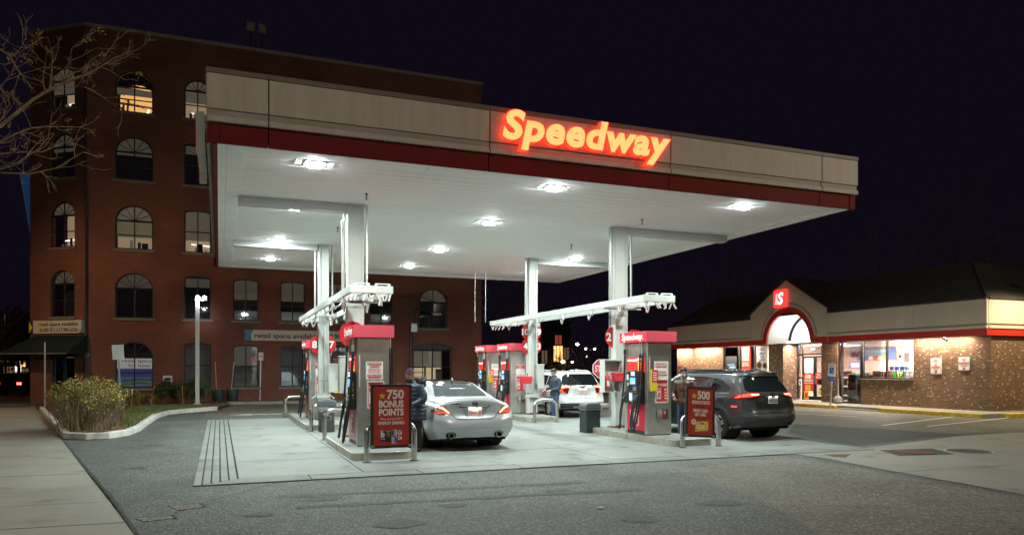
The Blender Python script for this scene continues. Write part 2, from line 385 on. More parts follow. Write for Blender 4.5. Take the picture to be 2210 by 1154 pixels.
# right-hand concrete apron, worn patches, painted lines
G = lambda L, z: [onZ(u, v, 0)[:2] for (u, v) in L]
sheet('apron', G([(1712, 979), (1800, 992), (1905, 1013), (2182, 1062), (2500, 1120), (2500, 925), (2182, 934), (2060, 942), (1990, 951), (1860, 967)], 0), 0.008, M_apron)
sheet('asphalt_patch', G([(1452, 1017), (1560, 1000), (1695, 986), (1800, 1000), (1905, 1021), (2182, 1070), (2500, 1128), (2500, 1330), (1960, 1260), (1770, 1154), (1625, 1070)], 0), 0.004, M_asph_l)
sheet('asphalt_strip', G([(1700, 935), (1850, 962), (1990, 945), (2182, 929), (2450, 918), (2450, 905), (2182, 913), (2000, 905), (1720, 905)], 0), 0.004, M_asph_d)
sheet('parking_lot', [(18.5, 14.0), (25.0, 14.0), (25.0, 40), (14.6, 40), (14.6, 24)], 0.005, M_asph_l)
for (a, b_) in (((1905, 918), (2075, 897)), ((2000, 920), (2182, 901)), ((1716, 893), (1850, 899)), ((1716, 884), (1790, 887))):
    A = onZ(*a); B = onZ(*b_); d = Vector((B[0] - A[0], B[1] - A[1])).normalized(); nrm = Vector((-d.y, d.x)) * 0.055
    structure(sheet('parking_line', [(A[0] - nrm.x, A[1] - nrm.y), (B[0] - nrm.x, B[1] - nrm.y), (B[0] + nrm.x, B[1] + nrm.y), (A[0] + nrm.x, A[1] + nrm.y)], 0.012, M_line))
# cracks
def strip_path(name, px, w, z, m):
    b = MB(); pts = [Vector(onZ(*p)[:2]) for p in px]; L = []
    for k, p in enumerate(pts):
        t = (pts[min(k + 1, len(pts) - 1)] - pts[max(k - 1, 0)]).normalized(); n_ = Vector((-t.y, t.x)) * w * random.uniform(0.5, 1.2) / 2
        L.append((p - n_, p + n_))
    for (a, b2), (c, d) in zip(L, L[1:]): b.quad((*a, z), (*c, z), (*d, z), (*b2, z))
    return structure(b.build(name, m))
def jitter(a, b_, n, amp):
    return [(a[0] + (b_[0] - a[0]) * k / n + random.uniform(-amp, amp) * 2, a[1] + (b_[1] - a[1]) * k / n + random.uniform(-amp, amp)) for k in range(n + 1)]
strip_path('asphalt_crack', jitter((435, 1086), (620, 1036), 14, 1.2), 0.016, 0.006, M_joint)
strip_path('asphalt_crack', jitter((265, 1119), (372, 1112), 10, 1.0) + jitter((372, 1112), (400, 1098), 4, 0.8), 0.018, 0.006, M_joint)
strip_path('pavement_gap', jitter((135, 950), (240, 1075), 16, 0.8) + jitter((240, 1075), (300, 1160), 12, 1.0), 0.05, 0.024, M_joint)
strip_path('apron_gap', jitter((1712, 980), (1905, 1014), 10, 0.6) + jitter((1905, 1014), (2182, 1063), 10, 0.8), 0.03, 0.013, M_joint)
strip_path('apron_joint', jitter((1905, 1022), (2182, 1004), 8, 0.3), 0.018, 0.013, M_joint)
# two sunken repairs in the asphalt
for P in ([(362, 1091), (432, 1086), (443, 1094), (380, 1101)], [(292, 1118), (372, 1112), (380, 1119), (310, 1126)]):
    q = [onZ(*p) for p in P]; b = MB(); c = Vector((sum(x[0] for x in q) / 4, sum(x[1] for x in q) / 4))
    rim = []
    for k in range(4):
        A = Vector(q[k][:2]); B = Vector(q[(k + 1) % 4][:2])
        for t in (0, .25, .5, .75): p = A.lerp(B, t); rim.append((p.x + random.uniform(-.02, .02), p.y + random.uniform(-.03, .03)))
    b.prism(rim, 'Z', 0.001, 0.007); structure(b.build('asphalt_repair', M_asph_l))
    strip_path('repair_edge', [P[0], ((P[0][0] + P[1][0]) / 2, (P[0][1] + P[1][1]) / 2 + .4), P[1], P[2]], 0.045, 0.009, M_joint)

# oil spots and tyre marks
def blot(x, y, rx, ry, z, m, name, seed):
    rq = random.Random(seed); n = 22; b = MB(); P = []
    for k in range(n): a = 2 * math.pi * k / n; f = .72 + .5 * abs(noise.noise((math.cos(a) * 1.5 + seed, math.sin(a) * 1.5, seed * .7))); P.append((x + rx * f * math.cos(a), y + ry * f * math.sin(a), z))
    for k in range(n): b.quad((x, y, z), P[k], P[(k + 1) % n])
    return structure(b.build(name, m))
M_oil = concrete('pad_oil', (0.085, 0.09, 0.082), stain=.5, scale=6); M_oil2 = concrete('pad_oil_faint', (0.145, 0.155, 0.145), stain=.4, scale=4); M_atar = asphalt('asphalt_tar', (.05, .054, .055), speck=.5)
for k, (x, y, r_) in enumerate(((1.3, 15.6, .22), (1.6, 17.3, .14), (5.1, 13.9, .2), (6.6, 13.4, .26), (7.4, 15.2, .16), (7.9, 17.9, .3), (4.3, 13.1, .12), (8.3, 14.2, .12), (6.2, 19.3, .3), (0.9, 19.8, .2), (11.9, 13.2, .16), (2.1, 13.2, .1), (8.6, 12.9, .14), (1.0, 22.5, .25), (7.2, 21.5, .2))):
    blot(x, y, r_, r_ * random.uniform(.7, 1.5), .0262, M_oil2, 'oil_stain', k + 3); blot(x + .03, y, r_ * .45, r_ * .4, .0278, M_oil, 'oil_stain', k + 50)
for k, (u, v, r_) in enumerate(((700, 1075, .3), (980, 1090, .2), (1210, 1060, .25), (560, 1110, .2), (860, 1130, .35), (1380, 1120, .25), (300, 1010, .2), (330, 960, .3), (1560, 1085, .3))):
    c = onZ(u, v); blot(c[0], c[1], r_, r_ * .8, .0055, M_atar, 'tar_spot', k + 90)
for k, (a, b_) in enumerate((((600, 1072), (1260, 1040)), ((640, 1094), (1380, 1056)))): strip_path('tyre_track', jitter(a, b_, 18, .5), .2, .0046 + .0004 * k, M_atar)
# drain covers on the apron
c = onZ(1975, 977); dp = thing('drain_cover', 'dark red round manhole cover in an asphalt square on the apron', 'manhole', (c[0], c[1], 0.0))
P = [(p[0] - c[0], p[1] - c[1]) for p in G([(1900, 972), (2010, 968), (2060, 980), (1940, 984)], 0)]
b = MB(); b.prism(P, 'Z', 0.009, 0.013); b.build('surround', M_asph_d, dp)
b = MB(); b.lathe([(0.40, 0.012), (0.40, 0.022), (0.36, 0.026)], 28); b.build('lid', mat('lid_red', (0.075, 0.018, 0.015), 0.7, var=0.3, vscale=12), dp)
c = onZ(2090, 974); dp = thing('drain_cover', 'dark grey manhole cover beside the red one near the right edge', 'manhole', (c[0], c[1], 0.0))
MB().lathe([(0.42, 0.009), (0.42, 0.018), (0.38, 0.02)], 28).build('lid', M_asph_d, dp)
MB().lathe([(0.46, 0.008), (0.46, 0.014), (0.43, 0.015)], 28).build('frame', M_galv, dp)
c = onZ(1805, 984); dp = thing('valve_cover', 'dark red triangular utility cover at the tip of the apron', 'utility cover', (c[0], c[1], 0.0))
P = [(p[0] - c[0], p[1] - c[1]) for p in G([(1778, 981), (1838, 981), (1826, 987), (1800, 986)], 0)]
b = MB(); b.prism(P, 'Z', 0.009, 0.016); b.build('lid', mat('lid_red', (0.16, 0.03, 0.025)), dp)
b = MB(); b.prism([(x * 1.12, y * 1.12) for x, y in P], 'Z', 0.008, 0.013); b.build('frame', M_galv, dp)
# dry leaves blown about the asphalt
M_leaf = mat('dry_leaf', (0.42, 0.28, 0.12), 0.8, var=0.3, vscale=20)
for k, (u, v, lab) in enumerate(((1455, 1020, 'pale dry leaf on the asphalt in front of the 500 point sign'), (62, 985, 'dry leaf lying on the left pavement'), (1890, 1070, 'dry leaf on the worn patch at lower right'), (1295, 1097, 'dry leaf on the dark asphalt at bottom centre'))):
    c = onZ(u, v); b = MB(); r = 0.055
    pts = [(r * f * math.cos(a), r * f * math.sin(a), 0.012 + 0.012 * ((j % 2))) for j, (f, a) in enumerate([(1.2 if q % 2 else 0.55, q * math.pi / 5 + k) for q in range(10)])]
    for j in range(10): b.quad((0, 0, 0.008), pts[j], pts[(j + 1) % 10])
    o = b.build('leaf', M_leaf); o.location = (c[0], c[1], 0.02 if u < 100 else 0.005); tag(o, lab, 'leaf')

# ================================================================ pump islands
def island(label, x0, x1, y0, y1):
    t = thing('pump_island', label, 'island', ((x0 + x1) / 2, y0, 0), group='raised pump islands with steel kerbs')
    w, L = x1 - x0, y1 - y0; P = [(x, y + L / 2) for x, y in rrect(w, L, 0.22, 6)]; Q = [(x * 0.94, (y - L / 2) * 0.985 + L / 2) for x, y in P]
    MB().prism(Q, 'Z', 0.0, 0.172).build('island_top', M_pad, t, bevel=0.008)
    n = len(P); segs = max(2, int(L / 1.6))
    b = MB()
    for k in range(n):          # steel kerb plate around the concrete
        a, c = Vector(P[k]), Vector(P[(k + 1) % n]); ai, ci = Vector(Q[k]), Vector(Q[(k + 1) % n])
        b.quad((*a, 0), (*c, 0), (*c, .165), (*a, .165)); b.quad((*a, .165), (*c, .165), (*ci, .168), (*ai, .168)); 
    b.build('kerb_plate', M_steelw, t)
    for s_ in range(1, segs):
        for sx_ in (-1, 1): MB().box(sx_ * (w / 2 + .002) - .004, sx_ * (w / 2 + .002) + .004, L * s_ / segs - .008, L * s_ / segs + .008, .005, .166).build('kerb_joint', M_joint, t)
    return t
XL, XR = 2.93, 9.87                     # island centre lines
island('front left pump island with the 750 point sign before it', XL - .62, XL + .6, 13.9, 17.75)
island('front right pump island with the 500 point sign before it', XR - .56, XR + .58, 13.85, 17.75)
island('rear left pump island behind the black and grey bin', XL - .66, XL + .6, 21.3, 27.2)
island('rear right pump island beside the white car', XR - .62, XR + .56, 21.95, 28.2)

# ================================================================ canopy
CX0, CX1, CY0, CY1, SZ = -0.03, 13.93, 13.36, 29.5, 5.56
cp = thing('canopy', 'large flat petrol station canopy with beige fascia, red band and white soffit', 'canopy', (6.95, 21.4, 0))
# soffit boards along X, each one with its own rounded edges
bx0, bx1 = CX0 + 0.45, CX1 - 0.42; pw = 0.3048; nb = int((CY1 - CY0 - 0.9) / pw); y0 = CY0 + 0.45
b = MB(); prof = [(0.004, 0.03), (0.0, 0.012), (0.018, 0.0), (pw - 0.03, 0.0), (pw - 0.014, 0.012), (pw - 0.012, 0.03)]
b.prism(prof, 'X', 0, bx1 - bx0); bme = b.mesh('soffit_board'); bme.materials.append(M_soffit)
for k in range(nb):
    o = put('soffit_board', bme, None, cp); o.location = (bx0 - 6.95, y0 + k * pw - 21.4, SZ + random.uniform(0, 0.003))
yend = y0 + nb * pw
MB().box(CX0 + .05, CX1 - .05, CY0 + .05, CY1 - .05, SZ + 0.032, SZ + 0.075).build('deck', M_grey, cp, world=True)
# flat gutter panels round the edge
def edgepanels(axis, fixed0, fixed1, a, b_, n):
    for k in range(n):
        p, q = a + (b_ - a) * k / n + .004, a + (b_ - a) * (k + 1) / n - .004
        m = MB()
        if axis == 'Y': m.box(fixed0, fixed1, p, q, SZ - .018, SZ + .02)
        else: m.box(p, q, fixed0, fixed1, SZ - .018, SZ + .02)
        m.build('gutter_panel', M_soffit, cp, world=True, bevel=.003, seg=1)
edgepanels('Y', CX0 + .16, bx0 - .004, CY0 + .16, CY1 - .16, 5)
edgepanels('Y', bx1 + .004, CX1 - .16, CY0 + .16, CY1 - .16, 5)
edgepanels('X', CY0 + .16, y0 - .004, bx0, bx1, 4)
edgepanels('X', yend + .004, CY1 - .16, bx0, bx1, 4)
# step between gutter and outer trim, and white trim strip
for (x0_, x1_, y0_, y1_) in ((CX0, CX0 + .155, CY0, CY1), (CX1 - .155, CX1, CY0, CY1), (CX0 + .157, CX1 - .157, CY0, CY0 + .155), (CX0 + .157, CX1 - .157, CY1 - .155, CY1)):
    MB().box(x0_, x1_, y0_, y1_, SZ - .03, SZ + .03).build('soffit_trim', M_soffit, cp, world=True, bevel=.004, seg=1)
# fascia: red band, taupe recess, beige boards, brown cap; boards stop at the joints seen in the photograph
jx = [onY(u, 300, 13.24)[0] for u in (580, 1057, 1447, 1773)]
fx = [CX0 - .17] + jx + [CX1 + .15]
def fascia_run(axis, cuts, out, sgn):
    """out: outer coordinate of the beige board; sgn: +1 if inside lies towards +"""
    def bb(a, c, d0, d1, z0, z1, name, m, bv=.006):
        lo, hi = sorted((out + sgn * d0, out + sgn * d1)); k = MB()
        if axis == 'X': k.box(a, c, lo, hi, z0, z1)
        else: k.box(lo, hi, a, c, z0, z1)
        k.build(name, m, cp, world=True, bevel=bv, seg=1)
    for a, c in zip(cuts, cuts[1:]):
        g = .011
        bb(a + g, c - g, 0, .05, 6.075, 6.66, 'fascia_board', M_beige)
        bb(a + g, c - g, .035, .07, 5.96, 6.072, 'recess_board', M_beiged)
        bb(a + g, c - g, -.012, .06, 5.862, 5.957, 'ledge_board', M_beige)
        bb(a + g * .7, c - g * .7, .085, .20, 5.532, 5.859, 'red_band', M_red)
        bb(a, c, -.015, .12, 6.663, 6.752, 'cap_strip', M_cap)
    bb(cuts[0] + .02, cuts[-1] - .02, .062, .09, 5.9, 6.65, 'backing', M_blackm, 0)
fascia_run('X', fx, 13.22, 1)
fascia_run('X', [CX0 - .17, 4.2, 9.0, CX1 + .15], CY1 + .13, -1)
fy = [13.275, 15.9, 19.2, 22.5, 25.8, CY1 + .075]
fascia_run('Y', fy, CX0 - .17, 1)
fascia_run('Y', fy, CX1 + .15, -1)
# roof sheet of the canopy
MB().box(CX0 + .1, CX1 - .1, CY0 + .1, CY1 - .1, 6.1, 6.16).build('roof_sheet', M_galv, cp, world=True)
# hanging cross beams between the columns and the edges
COLS = [(2.95, 17.4, 'left'), (10.05, 17.5, 'right'), (2.99, 23.35, 'left'), (10.08, 23.55, 'right')]
for (cx_, cy_, sd) in COLS:
    a, c = (CX0 + .42, cx_ - .18) if sd == 'left' else (cx_ + .2, CX1 - .4)
    MB().box(a, c, cy_ - .13, cy_ + .13, SZ - .19, SZ + .0).build('cross_beam', M_white, cp, world=True, bevel=.006)
    MB().box(a + (0 if sd == 'left' else 0), c, cy_ - .15, cy_ - .135, SZ - .02, SZ - .0005).build('beam_flange', M_whited, cp, world=True)

CANOPY_W = 138.0
# recessed canopy lamps: plate, housing, bulging lens; each lamp is a thing with its own light
M_lens = glow('lamp_lens', (0.90, 0.97, 1.0), 58.0)
rowname = ['front', 'second', 'third', 'rear']; colname = ['left', 'middle', 'right']
for j, ly in enumerate((14.05, 18.0, 22.75, 26.75)):
    for i, lx in enumerate((1.65, 6.53, 11.4)):
        t = thing('canopy_lamp', 'square white ceiling lamp under the canopy, %s row, %s column' % (rowname[j], colname[i]), 'ceiling lamp', (lx, ly, SZ), group='square lamps in the canopy soffit')
        MB().box(-.36, .36, -.2, .2, -.012, -.001).build('mounting_plate', M_soffit, t, bevel=.003, seg=1)
        b = MB()
        for (x0_, x1_, y0_, y1_) in ((-.2, .2, -.165, -.135), (-.2, .2, .135, .165), (-.2, -.17, -.135, .135), (.17, .2, -.135, .135)): b.box(x0_, x1_, y0_, y1_, -.03, -.012)
        b.build('housing', M_white, t, bevel=.003, seg=1)
        b = MB(); n = 9; g = {}
        for a in range(n):
            for c in range(n):
                x, y = -.165 + .33 * a / (n - 1), -.13 + .26 * c / (n - 1)
                b.v.append((x, y, -.012 - .072 * max(0, 1 - (abs(x) / .165) ** 6) ** .5 * max(0, 1 - (abs(y) / .13) ** 6) ** .5))
        for a in range(n - 1):
            for c in range(n - 1): q = a * n + c; b.f.append((q, q + 1, q + n + 1, q + n))
        b.build('lens', M_lens, t, smooth='all')
        lamp('lamp_light', 'AREA', (0, 0, -.09), CANOPY_W, (0.86, 1.0, 0.93), t, size=.28, size_y=.20)
# sprinkler spikes in the soffit
for k, (u, v, lab) in enumerate(((791, 418, 'thin dark sprinkler rod in the soffit near the front left column'), (729, 490, 'thin dark sprinkler rod in the soffit near the rear left column'), (1386, 473, 'thin dark sprinkler rod above the front right column'), (1233, 528, 'thin dark sprinkler rod in the soffit left of the front right column'))):
    c = onZ(u, v, SZ); t = thing('sprinkler', lab, 'sprinkler', (c[0], c[1], SZ))
    MB().lathe([(.035, 0), (.035, -.015), (.012, -.018)], 10).build('rose', M_blackm, t); MB().tube([(0, 0, -.01), (0, 0, -.14)], .012, 6).build('rod', M_blackm, t)

# columns with their pipes
def column(label, x, y, pipes, w=.185):
    t = thing('canopy_column', label, 'column', (x, y, 0.17), group='white steel columns of the canopy')
    h = SZ - .17 - .001; d = .15
    MB().box(-w, w, -d, d, .03, h).build('shaft', M_white, t, bevel=.012)
    MB().box(-w - .002, -w + .05, -d - .014, -d - .001, .03, h - .02).build('flange', M_white, t, bevel=.004); MB().box(w - .05, w + .002, -d - .014, -d - .001, .03, h - .02).build('flange', M_white, t, bevel=.004)
    MB().box(-w - .05, w + .05, -d - .05, d + .05, 0, .022).build('base_plate', M_rust, t, bevel=.004)
    MB().box(-w - .004, w + .004, -d - .018, -d - .0155, .025, .06).build('rust_stain', M_rust, t)
    MB().box(-w - .03, w + .03, -d - .03, d + .03, h - .02, h).build('head_plate', M_white, t, bevel=.003)
    for (px, py, z0, z1, r) in pipes: MB().tube([(px, py, z0), (px, py, z1)], r, 8).build('pipe', M_galv, t, smooth=True)
    for (z, px) in ((1.2, 0), (3.0, 0)): MB().box(-w - .015, w + .015, -d - .02, d + .01, z, z + .035).build('strap', M_galv, t)
    return t
column('tall white column behind the front left pump', *COLS[0][:2], [(-.30, -.1, 2.95, 5.0, .028), (-.235, .06, 2.9, 5.36, .02), (.25, -.12, 2.9, 5.38, .022), (.30, .1, 2.9, 5.38, .024)])
column('tall white column behind the front right pump', *COLS[1][:2], [(-.27, -.1, 3.3, 5.38, .03), (.33, -.1, 3.3, 5.2, .03), (-.22, .1, 0.3, 5.3, .02)])
column('white column carrying the number 8 and 7 discs', *COLS[2][:2], [(-.25, -.05, 3.0, 5.2, .028), (.26, -.08, 3.0, 5.38, .028), (0, -.19, .8, 3.2, .018)], .15)
column('white column carrying the number 10, 9, 4 and 3 discs', *COLS[3][:2], [(-.27, -.1, 3.2, 5.38, .03), (.05, -.18, .9, 3.2, .018)], .15)
for (x, lab) in ((8.63, 'left'), (9.05, 'right')):
    o = MB().tube([(x + .35, 26.4, 3.5), (x + .35, 26.4, SZ - .03)], .012, 6).build('hanger_rod', M_galv); tag(o, '%s of two thin rods hanging the right nozzle frame from the canopy' % lab, 'rod')
# round number discs
def disc(label, num, x, y, z):
    t = thing('number_disc', label, 'sign', (x, y, z), group='red round pump number discs')
    MB().lathe([(.30, -.012), (.30, .012)], 36, axis='Y').build('disc', M_redd, t, smooth=True)
    text(num, .2, M_whiteink, t, (0, -.016, -.1), bold=.035, depth=.004)
    MB().box(-.03, .03, .012, .05, -.2, .2).build('bracket', M_galv, t)
    return t
for (u, v, num, un, Y, lab) in ((690, 743, '8', 679, 23.36, 'red disc number 8 left of the rear left column'), (704, 743, '7', 716, 23.36, 'red disc number 7 right of the rear left column'),
        (1143, 716, '10', 1133.5, 23.56, 'upper left red disc reading ten on the rear right column'), (1151, 716, '9', 1163, 23.56, 'upper right red disc reading nine on the rear right column'), (1143, 747, '4', 1134, 23.56, 'lower left red disc reading four on the rear right column'), (1151, 747, '3', 1163, 23.56, 'lower right red disc reading three on the rear right column'),
        (1328, 727, '2', 1313.5, 17.5, 'red disc number 2 on the front right column')):
    q = onY(u, v, Y); dx = onY(un, v, Y)[0] - q[0]; t = disc(lab, num, q[0], Y, q[2] - .0)
    for ch in t.children:
        if ch.name.startswith('lettering'): ch.location.x = dx
for (x, y, z, lab) in ((2.86, 17.2, 2.54, 'red disc mostly hidden behind the front left pump topper'), (10.42, 17.3, 2.5, 'red disc mostly hidden behind the front right pump topper')):
    t = thing('number_disc', lab, 'sign', (x, y, z), group='red round pump number discs')
    MB().lathe([(.30, -.012), (.30, .012)], 36, axis='Y').build('disc', M_redd, t, smooth=True); MB().box(-.03, .03, .012, .05, -.2, .2).build('bracket', M_galv, t)
# ================================================================ illuminated letters on the canopy
def split_loose(me):
    bm = bmesh.new(); bm.from_mesh(me); bm.verts.ensure_lookup_table(); seen = set(); out = []
    for v in bm.verts:
        if v.index in seen: continue
        st = [v]; comp = []; seen.add(v.index)
        while st:
            q = st.pop(); comp.append(q)
            for e in q.link_edges:
                w = e.other_vert(q)
                if w.index not in seen: seen.add(w.index); st.append(w)
        ids = {q.index: k for k, q in enumerate(comp)}
        fs = [tuple(ids[x.index] for x in f.verts) for f in bm.faces if f.verts[0].index in ids]
        m = bpy.data.meshes.new('letter'); m.from_pydata([tuple(q.co) for q in comp], [], fs); m.update(); out.append((min(q.co.x for q in comp), m))
    bm.free(); out.sort(key=lambda p: p[0]); return [m for _, m in out]
def weld(me):
    bm = bmesh.new(); bm.from_mesh(me); bmesh.ops.remove_doubles(bm, verts=bm.verts, dist=1e-5); bm.to_mesh(me); bm.free(); return me
M_lface = glow('letter_face_lit', (1.0, 0.056, 0.017), 6.0)
M_lrim = glow('letter_rim_lit', (1.0, 0.03, 0.012), 1.3)
M_lred = glow('letter_face_red', (0.55, 0.02, 0.02), 0.25)  # faint glow given to the red faces of the side letters
xa, xb = onY(1081, 300, 13.08)[0], onY(1448, 300, 13.08)[0]
zt, zb = onY(1110, 239, 13.08)[2], onY(1110, 301, 13.08)[2]
def channel_sign(label, loc, face, m_shell, m_face, wid, hgt, dep):
    t = thing('channel_letter_sign', label, 'sign', loc, rz=FACE[face][2])
    sh = split_loose(weld(textmesh('Speedway', hgt, width=wid, bold=.056, shear=.2, depth=dep, sp=1.1)))
    fc = split_loose(weld(textmesh('Speedway', hgt, width=wid * .985, bold=.040, shear=.2, depth=.01, sp=1.1)))
    for a, f in zip(sh, fc):
        o = put('letter', a, m_shell, t); o.rotation_euler = (R(90), 0, 0)
        g = put('face', f, m_face, o); g.location = (0, 0, dep / 2 + .004)
    return t
channel_sign('glowing orange and red script sign along the canopy front', ((xa + xb) / 2, 13.13, zb + .02), '-Y', M_lrim, M_lface, xb - xa, (zt - zb) * .93, .13)
channel_sign('white letters with faintly glowing red faces on the left canopy edge seen from the side', (CX0 - .30, 16.7, 6.15), '-X', M_white, M_lred, 3.4, .56, .15)

# ================================================================ nozzle frames hung over the islands
def nozzle_frame(label, x0, x1, y0, y1, z1):
    t = thing('nozzle_frame', label, 'frame', (x0, y0, z1 - .16), group='white fire nozzle frames over the islands'); w, L = x1 - x0, y1 - y0
    for k, (a, b_, c, d) in enumerate(((0, w, 0, .06), (0, w, L - .06, L))): MB().box(a, b_, c, d, 0, .16).build('end_rail', M_white, t, bevel=.008)
    n = 4
    for k in range(n):
        for xx in (0, w - .06): MB().box(xx, xx + .06, .061 + (L - .122) * k / n + .004, .061 + (L - .122) * (k + 1) / n - .004, 0.001, .159).build('side_rail', M_white, t, bevel=.008)
    for yy in (1.55, 2.3, 7.6, 8.4): MB().box(.062, w - .062, yy, yy + .05, .02, .07).build('cross_bar', M_white, t, bevel=.004)
    MB().tube([(w / 2, .1, .1), (w / 2, L - .1, .1)], .025, 8).build('feed_pipe', M_galv, t)
    MB().box(-.12, w + .1, 1.7, 1.78, -.06, -.02).build('bracket_bar', M_galv, t, bevel=.003)
    rnd = random.Random(int(x0 * 100))
    tb = MB().tube([(0, 0, 0), (0, 0, -.17)], .02, 8).mesh('nozzle'); tb.materials.append(M_white)
    def nz(x, y, ax, ay):
        o = put('nozzle', tb, None, t); o.location = (x, y, -.002); o.rotation_euler = (ax, ay, 0)
    for xx in (.06, .14, .33, .40, .55, .66, .80, .90): nz(min(xx, w - .05), .03, rnd.uniform(-.2, .2), rnd.choice((-.5, -.3, .3, .5)))
    for xx in (.05, .16, .3, .4, .55, .68, .8): nz(min(xx, w - .05), L - .03, rnd.uniform(-.2, .2), rnd.choice((-.5, -.35, .35, .5)))
    for xx in (.03, w - .03):
        for yy in (1.1, 2.6, 4.3, 6.2, 8.0, 9.2):
            nz(xx, yy, .35, rnd.uniform(-.4, .4)); nz(xx, yy + .16, -.35, rnd.uniform(-.4, .4))
    for xx in (.25, w - .22):         # lifting eyes on the front rail
        MB().tube([(xx - .14, .03, .175), (xx - .13, .03, .2), (xx + .13, .03, .2), (xx + .14, .03, .175)], .014, 6).build('eye_bar', M_whited, t)
        for s_ in (-1, 1): MB().lathe([(.0, .16), (.028, .162), (.03, .19), (.018, .21), (.001, .212)], 10, (xx + s_ * .14, .03, 0)).build('eye_bolt', M_whited, t)
    return t
nozzle_frame('white nozzle frame hanging over the left pair of pump islands', 2.54, 3.45, 15.55, 26.1, 3.5)
nozzle_frame('white nozzle frame hanging over the right pump islands', 9.32, 10.2, 15.05, 25.7, 3.5)

# ================================================================ fuel dispensers
M_screen = glow('pump_screen', (0.12, 0.35, 0.8), 0.9)
M_lcd = glow('price_display', (0.65, 0.75, 1.0), 0.9)
M_digit = glow('price_digit', (1.0, 0.32, 0.06), 2.2)
M_redglow = mat('backlit_red_panel', (0.62, 0.03, 0.03), 0.3, var=0, emit=(1, 0.06, 0.03), estr=0.35)
M_whiteglow = glow('backlit_white_band', (1.0, 0.95, 0.97), 1.2)
M_topper = mat('topper_red_glow', (0.60, 0.03, 0.05), 0.3, var=0.04, emit=(1, .05, .09), estr=0.08)  # faint pink glow stands in for light falling from above
M_toppere = mat('topper_red_lit_end', (0.66, 0.085, 0.12), 0.34, var=0.03)  # pinker copy of the red, overhead light put into its colour
M_redlow = mat('pump_skirt_red', (0.62, 0.012, 0.05), 0.3, var=0.06)
def s_logo(parent, loc, h, face='-X', m1=None, lit=None):
    """block letter S with speed lines in a rounded square outline; loc is its centre"""
    m1 = m1 or M_whiteink; rot = FACE[face]
    P = rrect(h, h, h * .18); Q = rrect(h * .9, h * .9, h * .14); b = MB(); n = len(P)
    for k in range(n): b.quad((*P[k], 0), (*P[(k + 1) % n], 0), (*Q[(k + 1) % n], 0), (*Q[k], 0))
    o = b.build('logo_border', m1, parent); o.location = loc; o.rotation_euler = rot
    me = textmesh('S', h * .55, width=h * .44, bold=.06, shear=.12, depth=.003); o = put('logo_letter', me, m1, parent)
    o.location = loc; o.rotation_euler = rot; off = {'-X': (-.003, -h * .06, -h * .27), '-Y': (h * .06, -.003, -h * .27)}[face]; o.location = tuple(a + c for a, c in zip(loc, off))
    b = MB()
    for k in range(6): z = -.22 * h + k * h * .085; b.box(-.34 * h, (-.12 + .02 * (k % 2)) * h, z, z + h * .035, 0, .003)
    o = b.build('speed_lines', m1, parent); o.rotation_euler = rot; o.location = tuple(a + c for a, c in zip(loc, (-.002, 0, 0) if face == '-X' else (0, -.002, 0)))
def flat(parent, name, m, x0, x1, y, z0, z1, th=.004, bevel=0):
    return MB().box(x0, x1, y - th, y, z0, z1).build(name, m, parent, bevel=bevel, seg=1)
def sflat(parent, name, m, x, y0, y1, z0, z1, th=.004, bevel=0):
    """plate on the -X side"""
    return MB().box(x - th, x, y0, y1, z0, z1).build(name, m, parent, bevel=bevel, seg=1)
def hose(parent, pts, r=.018, n=26):
    """smooth curve through points"""
    P = [Vector(p) for p in pts]; P = [P[0] * 2 - P[1]] + P + [P[-1] * 2 - P[-2]]; out = []
    for k in range(1, len(P) - 2):
        for q in range(8):
            t = q / 8; a, b_, c, d = P[k - 1], P[k], P[k + 1], P[k + 2]
            out.append(.5 * ((2 * b_) + (c - a) * t + (2 * a - 5 * b_ + 4 * c - d) * t * t + (3 * b_ - a - 3 * c + d) * t ** 3))
    out.append(P[-2])
    return MB().tube(out, r, 8).build('hose', M_rubber, parent, smooth='all')
def fuel_nozzle(t, y, z, m_grip):
    """nozzle hung in its boot on the -X side: grip, lever guard and spout"""
    x = -.36
    b = MB(); b.tube([(x - .02, y + .10, z - .10), (x - .06, y + .03, z - .01), (x - .05, y - .06, z + .05)], [.022, .036, .03], 8)
    b.tube([(x - .06, y + .02, z - .01), (x - .03, y - .02, z + .08), (x + .04, y - .03, z + .12)], [.034, .03, .02], 8)
    b.build('fuel_nozzle', m_grip, t, smooth=True)
    MB().tube([(x - .09, y + .08, z - .09), (x - .13, y + .0, z - .05), (x - .10, y - .07, z + .02)], .009, 6).build('lever_guard', M_galv, t)
